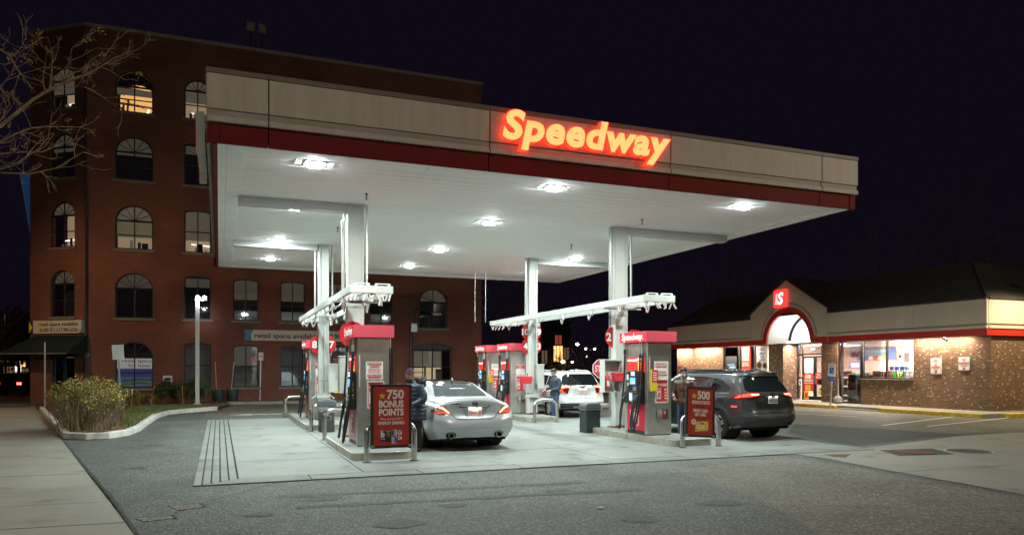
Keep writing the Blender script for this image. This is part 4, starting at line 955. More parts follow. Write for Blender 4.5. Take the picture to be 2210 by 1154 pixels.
def ring(r0, r1, x0, x1, name, m, n=28):
    b = MB()
    A, B = arc(r0, n), arc(r1, n)
    for k in range(n):
        (a, az), (c, cz), (d, dz), (e, ez) = A[k], A[k + 1], B[k + 1], B[k]
        b.quad((x0, a, az), (x0, c, cz), (x0, d, dz), (x0, e, ez)); b.quad((x0, e, ez), (x0, d, dz), (x1, d, dz), (x1, e, ez)); b.quad((x0, a, az), (x0, c, cz), (x1, c, cz), (x1, a, az))
    return b.build(name, m, sb, world=True)
ring(AR, AR + .27, FX - .03, FX + .09, 'arch_band', M_sred); ring(AR + .272, AR + .4, FX - .018, FX - .002, 'arch_ledge', M_sfas); ring(AR + .402, AR + .50, FX - .004, FX - .002, 'arch_recess', M_beiged)
for (a, c) in ((26.59, AC - AR - .28), (AC + AR + .28, 31.96)): fas(a, c, -.018, -.002, 3.25, 3.357, 'ledge_board', M_sfas); fas(a, c, -.03, -.002, 2.985, 3.247, 'red_band', M_sred)
for (p, q) in (((26.5, 4.55), (29.33, 6.24)), ((29.33, 6.24), (32.05, 4.55))):
    d = Vector((q[0] - p[0], q[1] - p[1])); c = ((p[0] + q[0]) / 2, (p[1] + q[1]) / 2 + .03); b = MB(); b.obox((FX + 1.0, c[0], c[1]), (1, 0, 0), (0, d.x, d.y), (0, -d.y, d.x), 1.1, d.length / 2 + .03, .035); b.build('gable_roof', M_scap, sb, world=True)
MB().box(FX - .05, FX + .12, 26.53, 26.58, 4.345, 4.62).build('gable_return', M_scap, sb, world=True); MB().box(FX - .05, FX + .12, 31.97, 32.02, 4.345, 4.62).build('gable_return', M_scap, sb, world=True)
# vault and glazed end
b = MB(); A = arc(AR + .01)
for k in range(28): b.quad((FX + .1, *A[k]), (FX + .1, *A[k + 1]), (27.95, *A[k + 1]), (27.95, *A[k]))
b.build('vault', mat('vault_white', (.8, .78, .75), .6, var=.03), sb, world=True)
MB().prism(arc(AR), 'X', 27.93, 27.95).build('lunette', glow('lunette_lit', (.70, .85, 1.0), .42), sb, world=True)
ring(AR - .1, AR + .0, 27.85, 27.92, 'lunette_frame', M_frame)
MB().tube([(27.3, 28.2, 3.12), (27.3, 30.2, 3.12)], .03, 8).build('entrance_tube', M_tube, sb, world=True)
MB().box(27.2, 27.9, AC - AR, AC + AR, 2.98, 3.03).build('door_head', M_frame, sb, world=True)
lamp('entrance_light', 'AREA', (27.25 - WX, 29.2 - 19.06, 2.94), 80, (1, .93, .85), sb, size=.3, size_y=2.2)
lamp('vault_light', 'AREA', (27.25 - WX, 29.2 - 19.06, 3.2), 9, (1, .95, .9), sb, size=.2, size_y=2.0, rot=(R(180), 0, 0))
# entrance: frame, two leaves, side lights, transom
DX = 27.78
def dfr(y0, y1, z0, z1, parent=sb, x=DX, th=.06, name='door_frame', m=None): return MB().box(x, x + th, y0, y1, z0, z1).build(name, m or M_frame, parent, world=True)
for (a, c) in ((27.42, 27.52), (27.93, 28.0), (29.6, 29.67), (29.92, 30.0)): dfr(a, c, .152, 2.97)
dfr(27.52, 29.92, 2.42, 2.52)
dfr(27.521, 27.929, 1.25, 1.31); dfr(29.671, 29.919, 1.25, 1.31)
for (a, c) in ((28.005, 28.79), (28.81, 29.595)):
    d = MB().box(DX, DX + .05, a, a + .09, .17, 2.4).box(DX, DX + .05, c - .09, c, .17, 2.4).box(DX, DX + .05, a + .09, c - .09, .17, .36).box(DX, DX + .05, a + .09, c - .09, 2.3, 2.4).build('door', M_frame, sb, world=True)
    MB().box(DX + .02, DX + .025, a + .091, c - .091, .361, 2.299).build('pane', M_pane, d, world=True)
    hy = c - .05 if a < 28.5 else a + .05
    MB().tube([(DX - .03, hy, 1.0), (DX - .06, hy, 1.02), (DX - .06, hy, 1.38), (DX - .03, hy, 1.4)], .012, 6).build('handle', M_galv, d, world=True)
for (a, c, z0, z1) in ((27.521, 27.929, .16, 1.249), (27.521, 27.929, 1.311, 2.419), (29.671, 29.919, .16, 1.249), (29.671, 29.919, 1.311, 2.419), (28.001, 29.599, 2.521, 2.96), (27.521, 27.929, 2.521, 2.96), (29.671, 29.919, 2.521, 2.96)):
    MB().box(DX + .02, DX + .025, a, c, z0, z1).build('pane', M_pane, sb, world=True)
text('430', .13, M_whiteink, sb, (DX + .012, 28.95, 2.68), '-X', world=True, width=.26)
# display windows: frames and panes
def window(label_, ys, z0, z1):
    f = MB(); x0, x1 = WX + .06, WX + .14
    a, c = ys[0], ys[-1]
    f.box(x0, x1, a, c, z0, z0 + .06); f.box(x0, x1, a, c, z1 - .06, z1)
    for y in ys: f.box(x0 - .01, x1 + .01, y - .035, y + .035, z0 + .061, z1 - .061)
    o = f.build('window', M_frame, sb, world=True)
    for p, q in zip(ys, ys[1:]): MB().box(WX + .095, WX + .10, p + .036, q - .036, z0 + .062, z1 - .062).build('pane', M_pane, o, world=True)
    return o
window('', [22.37, 23.75, 25.03], 1.30, 3.02); window('', [25.11, 26.38], .17, 3.02); window('', [31.1, 32.25, 33.55, 34.86], .56, 3.02)
MB().box(WX - .05, WX + .2, 22.3, 25.1, 1.281, 1.299).build('sill', M_sfas, sb, world=True)
# tubes under the eaves
for (a, c) in ((19.8, 22.2), (22.6, 26.3), (32.2, 34.8), (35.2, 37.4), (38.0, 39.4)):
    MB().box(26.56, 26.68, a, c, 2.995, 3.025).build('eave_tube', M_tube, sb, world=True)
    lamp('eave_light', 'AREA', (26.62 - WX, (a + c) / 2 - 19.06, 2.985), 100 if a > 21 else 70, (1, .82, .58), sb, size=.1, size_y=c - a)
# ceiling lights in the shop
for (x, y) in ((28.8, 21.2), (28.8, 24.2), (28.8, 28.7), (31.5, 22.5), (31.5, 26), (31.5, 30), (28.6, 32.0)):
    MB().box(x - .3, x + .3, y - .6, y + .6, 2.975, 2.998).build('ceiling_panel', M_tube, sb, world=True)
    lamp('ceiling_light', 'AREA', (x - WX, y - 19.06, 2.96), 520, (1, .9, .78), sb, size=.55, size_y=1.1)

# lit square logo sign on the gable
t = thing('logo_sign', 'glowing red square sign with a white S on the shop gable', 'sign', (FX - .06, 29.62, 5.28))
P = rrect(.92, .92, .14); b = MB(); b.prism([(-x, z) for x, z in P], 'X', -.08, .05); b.build('sign_box', glow('logo_red', (1.0, .05, .035), .6), t, bevel=.02)
me = textmesh('S', .56, width=.40, bold=.035, shear=.15, depth=.01); o = put('logo_letter', me, glow('logo_white', (1, .9, .92), .7), t); o.rotation_euler = FACE['-X']; o.location = (-.088, -.07, -.28)
b = MB()
for k in range(7): b.box(-.088, -.082, .13 + .03 * (k % 2), .32 - .012 * k, -.27 + k * .08, -.27 + k * .08 + .035)
b.build('speed_lines', MATS['logo_white'], t)

# ---- things at and behind the shop front
def sflat2(parent, name, m, x, y0, y1, z0, z1, th=.006): return MB().box(x - th, x, y0, y1, z0, z1).build(name, m, parent, world=True)
def poster(label, x, y0, y1, z0, z1, m, texts=(), blocks=(), cat='poster'):
    t = thing('poster', label, cat, (x, (y0 + y1) / 2, z0)); sflat2(t, 'sheet', m, x, y0, y1, z0, z1)
    for (a, c, d, e, mm) in blocks: sflat2(t, 'print', mm, x - .0065, y1 - (y1 - y0) * c, y1 - (y1 - y0) * a, z0 + (z1 - z0) * d, z0 + (z1 - z0) * e, .003)
    for (s_, zf, hf, wf, mm) in texts: text(s_, (z1 - z0) * hf, mm, t, (x - .011, (y0 + y1) / 2, z0 + (z1 - z0) * zf), '-X', world=True, width=(y1 - y0) * wf, bold=.03, depth=.002)
    return t
M_prd = mat('poster_shop_red', (.62, .05, .03), .5, var=.06); M_pyl = mat('poster_yellow', (.75, .45, .05), .5, var=.2, vscale=8); M_brn = mat('coffee_brown', (.06, .025, .012), .4, var=.3)
poster('tall red bonus points poster in the left shop window', WX + .05, 32.62, 33.28, 1.0, 2.95, M_prd, [('750', .83, .10, .6, M_whiteink), ('BONUS', .72, .07, .72, M_whiteink), ('POINTS', .61, .07, .78, M_whiteink), ('when you buy', .53, .035, .7, M_whiteink), ('ENERGY DRINKS', .46, .045, .8, M_whiteink)], [(.1, .22, .84, .93, M_pyl), (.15, .85, .06, .36, M_paper), (.4, .65, .1, .32, M_dark)])
tp = poster('tall white coffee poster in the window beside the entrance', WX + .05, 31.2, 32.05, .95, 2.95, M_paper, [('START', .88, .06, .5, M_blue), ('EARLY', .77, .07, .62, M_blue), ('STAY', .69, .05, .4, M_blue), ('LATE', .60, .07, .5, M_blue)])
for (y, z, r_) in ((31.85, 1.95, .2), (31.42, 1.92, .16), (31.62, 1.42, .26), (31.9, 1.25, .14)):
    MB().lathe([(r_, WX + .0435), (r_, WX + .0375)], 24, (0, y, z), 'X').build('cup_print', mat('cup_rim', (.35, .28, .22), .5), tp, world=True); MB().lathe([(r_ * .8, WX + .037), (r_ * .8, WX + .034)], 24, (0, y, z), 'X').build('coffee_print', M_brn, tp, world=True)
poster('red 500 points poster low on the left door leaf', DX - .01, 28.86, 29.55, .62, 1.5, M_prd, [('500', .72, .2, .5, M_whiteink), ('BONUS POINTS', .56, .09, .75, M_whiteink), ('SPEEDY CASH GIFT CARD', .43, .06, .85, M_whiteink)], [(.12, .26, .72, .88, M_pyl), (.2, .7, .05, .34, M_pyl)])
poster('red what is new poster on the right door leaf', DX - .01, 28.06, 28.74, .95, 1.55, M_prd, [('WE HAVE', .76, .14, .7, M_whiteink), ('WHAT\'S NEW', .55, .14, .85, M_whiteink)], [(.15, .85, .03, .45, M_brn), (.4, .6, .08, .42, M_pyl)])
poster('yellow food poster at the foot of the left door leaf', DX - .01, 29.2, 29.52, .2, .6, M_pyl, [], [(.2, .8, .2, .8, M_prd)])
poster('white food poster at the foot of the right door leaf', DX - .01, 28.15, 28.62, .38, .92, M_paper, [], [(.15, .85, .12, .5, M_pyl), (.3, .7, .55, .75, M_prd)])
poster('white poster with a thin blue bottle on the left door leaf', DX - .01, 28.9, 29.5, 1.56, 2.26, M_paper, [('Sugar Free', .6, .06, .5, M_dark)], [(.62, .72, .0, .6, M_blue), (.645, .695, .6, .85, M_blue)])
poster('small red and blue notice in the left side light', DX - .01, 29.7, 29.88, .9, 1.2, M_paper, [], [(.1, .4, .4, .8, M_prd), (.5, .9, .2, .8, M_blue)])
poster('dark poster of a singer or snack in the left window pane', WX + .09, 33.75, 34.75, 1.1, 2.45, mat('poster_dark', (.05, .055, .06), .3, var=.3), [('Speedy Freeze', .62, .07, .6, mat('ice_blue', (.25, .45, .7), .5, var=0))], [(.35, .9, .5, .58, mat('ice_blue', (.25, .45, .7)))])['label'] = 'dark window film with pale blue script in the far left pane'
def wsign(label, u0, u1, v0, v1, lines, blk):
    A, B = onX(u0, v0, WX - .03), onX(u1, v1, WX - .03); t = thing('notice_sign', label, 'sign', (WX - .03, (A[1] + B[1]) / 2, B[2]), group='white notices on the shop wall')
    w, h = (A[1] - B[1]) / 2, A[2] - B[2]; b = MB(); b.prism([(-x, z + h / 2) for x, z in rrect(2 * w, h, .05)], 'X', 0, .02); b.build('plate', M_paper, t)
    b = MB(); P, Q = rrect(2 * w * .94, h * .95, .04), rrect(2 * w * .9, h * .92, .035); n = len(P)
    for k in range(n): b.quad((-.002, -P[k][0], P[k][1] + h / 2), (-.002, -P[(k + 1) % n][0], P[(k + 1) % n][1] + h / 2), (-.002, -Q[(k + 1) % n][0], Q[(k + 1) % n][1] + h / 2), (-.002, -Q[k][0], Q[k][1] + h / 2))
    b.build('border', M_dark, t)
    for (s_, zf, hf, wf, mm) in lines: text(s_, h * hf, mm, t, (-.004, 0, h * zf), '-X', width=2 * w * wf, bold=.03, depth=.002)
    b = MB().box(-.004, -.001, -w * .2, w * .2, h * .06, h * .22).build('emblem', M_ink, t)
    for zz in (.1, .9): MB().lathe([(.012, -.006), (.012, 0)], 8, (0, 0, h * zz), 'X').build('screw', M_galv, t)
wsign('white no loitering notice on the brick wall, left of the no parking one', 2008, 2032, 772, 807, [('ATTENTION', .84, .05, .4, M_dark), ('THIS PROPERTY IS', .75, .035, .7, M_dark), ('NO', .52, .11, .22, M_ink), ('LOITERING', .37, .11, .78, M_ink), ('Thank you', .27, .04, .4, M_dark)], 0)
wsign('white no parking notice on the brick wall, nearest the corner', 2068, 2093, 770, 799, [('NO', .72, .17, .28, M_ink), ('PARKING', .44, .19, .86, M_ink), ('Thank you customers', .32, .05, .6, M_dark)], 0)
# camera under the eave
t = thing('security_camera', 'small dark security camera under the shop eave', 'camera', (26.6, 20.75, 2.98)); MB().tube([(0, 0, .0), (0, 0, -.06)], .02, 8).build('stem', M_blackm, t); MB().tube([(0, .08, -.02), (-.05, -.14, -.12)], .05, 10).build('body', M_blackm, t)
# accessible parking sign, leaning
q = onZ(1792, 882); t = thing('parking_sign', 'leaning blue and white accessible parking sign at the kerb', 'sign', (q[0], q[1], 0)); t.rotation_euler = (R(4), R(0), 0)
MB().tube([(0, 0, 0), (0, 0, 1.72)], .03, 8).build('post', M_galv, t)
MB().box(-.045, -.03, -.2, .2, 1.42, 1.95).build('plate', M_paper, t); MB().box(-.045, -.03, -.2, .2, 1.22, 1.41).build('plate', M_blue, t)
MB().box(-.05, -.0455, -.11, .11, 1.55, 1.8).build('symbol_field', M_blue, t); text('RESERVED PARKING', .04, M_blue, t, (-.048, 0, 1.86), '-X', width=.32, depth=.002); text('VAN ACCESSIBLE', .04, M_whiteink, t, (-.048, 0, 1.29), '-X', width=.3, depth=.002)
b = MB().lathe([(.018, -.053), (.018, -.051)], 10, (0, .0, 1.76), 'X'); b.box(-.053, -.051, -.012, .012, 1.66, 1.74).box(-.053, -.051, -.06, .0, 1.66, 1.68).box(-.053, -.051, -.07, -.05, 1.6, 1.66); b.build('symbol', M_whiteink, t)
# smokers' urn
q = onX(1807, 872, WX - .5); t = thing('smokers_urn', 'grey bell-based smokers urn with a slim neck by the shop window', 'ashtray', (WX - .45, q[1], Z0))
MB().lathe([(.17, 0), (.17, .24), (.16, .27), (.05, .36), (.035, .5), (.03, 1.1), (.04, 1.12), (.001, 1.14)], 18).build('urn_body', mat('urn_grey', (.28, .27, .25), .5), t, smooth=True)
MB().lathe([(.175, .02), (.18, .05), (.175, .08)], 18).build('base_band', M_grey, t)
# ---- inside the shop
def inside(name, label, cat, loc, group=None): return thing(name, label, cat, loc, group=group)
def atx(u0, u1, v0, v1, X): A, B = onX(u0, v0, X), onX(u1, v1, X); return B[1], A[1], B[2], A[2]
y0_, y1_, z0_, z1_ = atx(1850, 1937, 750, 777, 31.0); dy, dz = y1_ - y0_, z1_ - z0_
t = inside('menu_board', 'wide red and blue menu board hanging at the back of the shop', 'sign', (31.0, y0_, z0_)); YY = lambda f: y1_ - dy * f; ZZ = lambda f: z0_ + dz * f
sflat2(t, 'board', M_prd, 31.0, y0_, y1_, z0_, z1_, .05)
for (a, c, d, e, m) in ((.02, .17, .05, .92, M_blue), (.2, .78, .38, .96, mat('menu_teal', (.15, .3, .38), .5)), (.81, .97, .05, .92, M_blue)) + tuple((.2 + .117 * k, .31 + .117 * k, .05, .34, mm) for k, mm in enumerate((M_blue, M_paper, M_prd, M_paper, M_pyl))): sflat2(t, 'panel', m, 30.945, YY(c), YY(a), ZZ(d), ZZ(e), .01)
text('Thirst Quenchers', .16, M_whiteink, t, (30.93, YY(.45), ZZ(.62)), '-X', world=True, width=1.5, shear=.2)
t = inside('price_banner', 'blue and white price banner hanging inside the right shop window', 'banner', (27.35, 25.78, 2.3))
sflat2(t, 'card', M_blue, 27.35, 25.42, 26.12, 2.28, 2.80, .01); sflat2(t, 'card_face', M_paper, 27.339, 25.46, 25.76, 2.33, 2.76, .003); sflat2(t, 'card_face', M_paper, 27.339, 25.79, 26.08, 2.33, 2.76, .003)
text('$2', .16, M_ink, t, (27.333, 25.93, 2.4), '-X', world=True, width=.2, bold=.05); text('$5', .16, M_ink, t, (27.333, 25.61, 2.4), '-X', world=True, width=.2, bold=.05); text('ANY TWO', .06, M_blue, t, (27.333, 25.93, 2.64), '-X', world=True, width=.24); text('DEAL', .06, M_blue, t, (27.333, 25.61, 2.64), '-X', world=True, width=.2)
for y in (25.5, 26.05): MB().tube([(27.345, y, 2.8), (27.345, y, 2.99)], .004, 5).build('string', M_galv, t, world=True)
y0_, y1_, z0_, z1_ = atx(1939, 1965, 758, 784, 30.0)
t = inside('oven_tower', 'tall stainless oven cabinet in the right shop window', 'oven', (30.0, (y0_ + y1_) / 2, .17)); hw_ = (y1_ - y0_) / 2
MB().box(0, .6, -hw_, hw_, z0_ - .17, z1_ - .17).build('cabinet', M_steel, t, bevel=.02); MB().box(-.01, -.002, -hw_ * .8, 0, z0_ - .1, z1_ - .25).build('oven_door', mat('oven_door', (.25, .22, .2), .3, metal=.8), t); MB().box(-.02, .65, -hw_ * 1.1, hw_ * 1.1, 0, z0_ - .172).build('stand', M_whited, t); MB().lathe([(.07, -.03), (.07, -.003)], 14, (0, hw_ * .7, z1_ - .4), 'X').build('dial', M_black, t)
for k in range(4): MB().box(.1, .16, -.25 + .12 * k, -.2 + .12 * k, z1_ - .169, z1_ + .1).build('cup_stack', M_paper, t)
t = inside('till_counter', 'pale till counter behind the right window pane', 'counter', (28.3, 24.1, .17)); MB().box(-.3, .3, -.6, .55, 0, .98).build('counter', mat('counter_tan', (.4, .3, .2), .5), t); MB().box(-.34, .34, -.64, .59, .981, 1.03).build('worktop', M_paper, t)
rnd = random.Random(5)
for k in range(9): MB().box(-.2, .1, -.55 + .12 * k, -.46 + .12 * k, 1.035, 1.035 + rnd.uniform(.12, .3)).build('packet', rnd.choice((M_paper, M_prd, M_blue, M_pyl, M_dark)), t)
for k in range(4): MB().box(-.25, -.2, -.55 + .28 * k, -.32 + .28 * k, 1.5, 1.68).build('packet_card', M_blue, t); 
MB().box(-.27, -.18, -.58, .54, 1.44, 1.49).build('shelf', M_blackm, t)
for s_ in (-.58, .5): MB().box(-.24, -.2, s_, s_ + .04, 1.031, 1.44).build('upright', M_blackm, t)
t = inside('lottery_screen', 'bright blue and white screen at the back of the shop', 'screen', (30.6, 29.6, 1.6)); y0_, y1_, z0_, z1_ = atx(1835, 1859, 781, 794, 30.6); sflat2(t, 'casing', M_blue, 30.6, y0_, y1_, z0_, z1_, .05); sflat2(t, 'display', glow('screen_white', (.9, .95, 1), 1.1), 30.549, y0_ + .08, y1_ - .08, z0_ + .05, z1_ - .05, .005)
# drink racks along the window with bottles
M_bot = [mat('bottle_green', (.05, .42, .08), .15, var=.05), mat('bottle_cola', (.09, .02, .012), .15, var=.05), mat('bottle_red', (.5, .03, .03), .2, var=.05)]
def rack(label, x, y0, y1, shelves):
    t = inside('drink_rack', label, 'shelf', (x, (y0 + y1) / 2, .17))
    for y in (y0, (y0 + y1) / 2 - .02, y1 - .04): MB().box(x - .28, x + .28, y, y + .04, .17, shelves[-1] + .32).build('upright', M_blackm, t, world=True)
    for z in shelves: MB().box(x - .29, x + .29, y0, y1, z, z + .03).build('shelf', M_blackm, t, world=True)
    for z in shelves: MB().box(x - .3, x - .291, y0, y1, z - .02, z + .05).build('price_rail', M_paper, t, world=True)
    return t
rack('black drink rack behind the right shop window', 27.75, 23.35, 25.0, (.4, .85, 1.32))
rack('black drink rack behind the full height pane', 27.9, 25.2, 26.3, (.3, .7, 1.15))
rack('long snack shelf deeper in the shop', 29.6, 24.0, 28.5, (.4, .85, 1.3))
bots = {}
for mi, m in enumerate(M_bot):
    b = MB().lathe([(.04, 0), (.043, .02), (.043, .17), (.035, .2), (.014, .26), (.014, .29), (.001, .292)], 8); me = b.mesh('bottle'); me.materials.append(m); bots[mi] = me
cap_me = MB().lathe([(.018, .285), (.018, .31), (.001, .312)], 8).mesh('cap'); cap_me.materials.append(M_paper)
kb_ = 0
for (x, z, ya, yb, seq, where) in ((27.6, 1.35, 23.42, 24.95, (0, 0, 0, 0, 0, 0, 2, 2, 1, 1, 1, 1, 1), 'top shelf of the window rack'), (27.6, .88, 23.42, 24.95, (0,) * 13, 'middle shelf of the window rack'), (27.72, 1.18, 25.28, 26.2, (1, 1, 1, 2, 2, 1, 1), 'top shelf of the full height pane rack'), (27.72, .73, 25.28, 26.2, (0, 0, 0, 0, 1, 1, 1), 'middle shelf of the full height pane rack')):
    n = len(seq)
    for k, s_ in enumerate(seq):
        nm = ('green', 'dark cola', 'red')[s_]
        o = put('soda_bottle', bots[s_], None); o.location = (x, ya + (yb - ya) * k / (n - 1), z); tag(o, '%s soda bottle on the %s' % (nm, where), 'bottle', '%s bottles on the %s' % (nm, where))
        put('cap', cap_me, None, o)
for k in range(16):
    y = 24.1 + .27 * k
    for z in (.88, 1.33):
        h = rnd.uniform(.15, .3); o = MB().box(-.1, .1, -.11, .11, 0, h).build('snack_box', rnd.choice((M_paper, M_prd, M_blue, M_pyl, M_green, M_dark)), bevel=.01); o.location = (29.45, y, z + .002)
        tag(o, 'small colourful snack box on the %s of the long shelf' % ('top' if z > 1 else 'middle'), 'box', 'snack boxes on the %s of the long shelf' % ('top' if z > 1 else 'middle'))
t = inside('display_stand', 'dark floor stand with white bags just inside the full height pane', 'stand', (27.45, 26.0, .17)); MB().box(-.15, .15, -.25, .25, 0, 1.3).build('stand_body', M_blackm, t, bevel=.01); MB().box(-.2, -.151, -.2, .2, .2, .6).build('bag_card', M_paper, t); MB().box(-.2, -.151, -.18, .1, .7, .95).build('bag_card', M_prd, t)
# ================================================================ four storey brick building
BY = 40.3; BL, BR_, BT = -5.95, 14.1, 18.1
M_bb = brickmat('mill_brick', (0.19, 0.062, 0.038), (0.25, 0.08, 0.045), (0.14, 0.085, 0.068), bw=.21, bh=.07)
M_cop = mat('coping_stone', (.30, .27, .23), .8, var=.15)
M_sill = mat('sill_stone', (.20, .17, .145), .8, var=.15)
M_wfr = mat('window_frame_dark', (.018, .022, .026), .5, var=.1)
M_bpane = glassmat('mill_glass', (.85, .88, .9), .9)
M_blind = mat('blind_cloth_lit', (.34, .31, .25), .8, var=.06, emit=(1, .82, .55), estr=.045)  # cloth emits a little, window light put into the material
M_blindd = mat('blind_cloth_dim_glow', (.22, .21, .18), .8, var=.06, emit=(1, .85, .6), estr=.028)  # darker cloth copy, weak emission added so it shows at night
M_room = mat('room_wall', (.5, .42, .33), .8, var=.1)
M_timber = mat('timber', (.42, .24, .10), .7, var=.25, vscale=4)
M_dk = mat('dark_room', (.03, .03, .035), .7, var=.2)
bb = thing('brick_building', 'tall dark red brick mill building with arched windows behind the canopy', 'building', (4, BY, 0))
bb_end = (-8.59, 42.22)
# windows: (kind, x0, x1, z_sill, z_top, inside)
WIN = []
for r, (zs, ztp) in enumerate(((.80, 3.06), (4.22, 6.42), (7.57, 9.72), (10.93, 13.07), (14.26, 16.28))):
    WIN.append(('arch', -4.68, -3.02, zs, ztp, ('lease', 'dim', 'blind', 'dark', 'timber')[r]))
    WIN.append(('arch' if r == 4 else 'seg', -1.62, -.38, zs, ztp - .02, ('shop', 'dark', 'half', 'dark', 'half')[r]))
    WIN.append(('seg', .66, 1.90, zs, ztp - .08, ('shop', 'dim', 'dim', 'dark', 'dark')[r]))
    WIN.append(('seg', 2.97, 4.22, zs, ztp - .1, ('shop', 'dim', 'dark', 'dark', 'dim')[r]))
    if r: WIN.append(('seg', 5.3, 6.55, zs, ztp - .1, 'dim')); WIN.append(('seg', 7.65, 8.9, zs, ztp - .12, 'dark'))
    if r: WIN.append(('arch', 10.42, 12.06, zs - .2, ztp - .18, ('', 'dim', 'dim', 'dark', 'dark')[r]))
WIN.append(('wide', 10.07, 12.31, .83, 3.17, 'lit'))
WIN.append(('seg', 5.35, 6.6, .8, 2.96, 'shop')); WIN.append(('seg', 7.65, 8.9, .8, 2.95, 'dim'))
def outline(kind, x0, x1, z0, z1, n=16):
    c, w = (x0 + x1) / 2, (x1 - x0) / 2
    if kind == 'arch': return [(x0, z0), (x1, z0)] + [(c + w * math.cos(math.pi * k / n), z1 - w * .92 + w * .92 * math.sin(math.pi * k / n)) for k in range(n + 1)]
    rise = .12 if kind == 'seg' else .3
    return [(x0, z0), (x1, z0)] + [(c + w * math.cos(math.pi * k / n), z1 - rise + rise * math.sin(math.pi * k / n)) for k in range(n + 1)]
# facade as vertical bays with real openings: bays between window columns are plain, window bays are cut in bands
def facade():
    cols = {}
    for w_ in WIN: cols.setdefault(round((w_[1] + w_[2]) / 2, 0), []).append(w_)
    keys = sorted(cols); x = BL
    th = .32
    b = MB()
    for kx in keys:
        L = sorted(cols[kx], key=lambda w_: w_[3]); a = min(w_[1] for w_ in L); c = max(w_[2] for w_ in L)
        b.box(x, a, BY, BY + th, 0, BT)
        z = 0
        for w_ in L:
            kind, x0, x1, zs, zt, _ = w_
            b.box(a, c, BY, BY + th, z, zs)
            if x0 > a + .01: b.box(a, x0, BY, BY + th, zs, zt)
            if x1 < c - .01: b.box(x1, c, BY, BY + th, zs, zt)
            o = outline(kind, x0, x1, zs, zt)[2:]        # right spring .. left spring
            # brick above the curve up to zt
            P = [(x1, zt + .001)] + [(p[0], min(p[1], zt)) for p in o] + [(x0, zt + .001)]
            b.prism(P, 'Y', BY, BY + th); z = zt + .001
        b.box(a, c, BY, BY + th, z, BT); x = c
    b.box(x, BR_, BY, BY + th, 0, BT)
    b.build('front_wall', M_bb, bb, world=True)
facade()
MB().box(BR_ - .3, BR_, BY + .33, BY + 22, 0, BT).build('side_wall', M_bb, bb, world=True)
# chamfered corner wall with one column of narrow arched windows
cdir = Vector((bb_end[0] - BL, bb_end[1] - BY)); clen = cdir.length; cdir.normalize(); cn = Vector((-cdir.y, cdir.x))
if cn.y > 0: cn = -cn
def cpt(s_, off, z): p = Vector((BL, BY)) + cdir * s_ + cn * off; return (p.x, p.y, z)
CW = []
for r, (zs, ztp) in enumerate(((4.25, 6.5), (7.6, 9.8), (10.95, 13.1), (14.3, 16.3))): CW.append((.62, 2.05, zs, ztp, ('dim', 'white', 'dark', 'half2')[r]))
def cprism(P, o0, o1):
    b = MB(); i = 0; n = len(P)
    for off in (o0, o1):
        for (s_, z) in P: b.v.append(cpt(s_, off, z))
    b.f.append(tuple(range(n))); b.f.append(tuple(reversed(range(n, 2 * n))))
    for k in range(n): b.f.append((k, k + n, (k + 1) % n + n, (k + 1) % n))
    return b
def cbox(s0, s1, z0, z1, o0, o1): return cprism([(s0, z0), (s1, z0), (s1, z1), (s0, z1)], o0, o1)
def merge(b, c): i = len(b.v); b.v += c.v; b.f += [tuple(k + i for k in f) for f in c.f]
b = MB(); merge(b, cbox(0, .62, 0, BT, 0, -.3)); merge(b, cbox(2.05, clen, 2.75, BT, 0, -.3)); z = 2.75
merge(b, cbox(2.6, clen, 0, 2.75, 0, -.3)) 
for (s0, s1, zs, zt, _) in CW:
    merge(b, cbox(s0, s1, z, zs, 0, -.3)); o = outline('arch', s0, s1, zs, zt)[2:]
    merge(b, cprism([(s1, zt + .001)] + [(p[0], min(p[1], zt)) for p in o] + [(s0, zt + .001)], 0, -.3)); z = zt + .001
merge(b, cbox(.62, 2.05, z, BT, 0, -.3)); b.build('corner_wall', M_bb, bb, world=True)
MB().box(bb_end[0], bb_end[0] + .3, bb_end[1] + .2, bb_end[1] + 18, 0, BT).build('side_wall', M_bb, bb, world=True)
# coping and corbelled top courses
MB().box(BL - .02, BR_ + .06, BY - .10, BY + .4, BT + .001, BT + .16).build('coping', M_cop, bb, world=True); cbox(-.02, clen + .05, BT + .001, BT + .16, .10, -.4).build('coping', M_cop, bb, world=True)
MB().box(BL, BR_, BY - .06, BY - .001, BT - .55, BT - .01).build('corbel', M_bb, bb, world=True); MB().box(BL, BR_, BY - .03, BY - .001, BT - 1.0, BT - .56).build('corbel', M_bb, bb, world=True)
cbox(0, clen, BT - .55, BT - .01, .06, .001).build('corbel', M_bb, bb, world=True)
MB().box(bb_end[0] + .4, BR_ - .4, BY + 3, BY + 21, BT - .5, BT - .4).build('roof', M_dk, bb, world=True)
MB().tube([(BL + .02, BY - .08, 0), (BL + .02, BY - .08, BT - .6)], .05, 8).build('downpipe', M_wfr, bb, world=True)

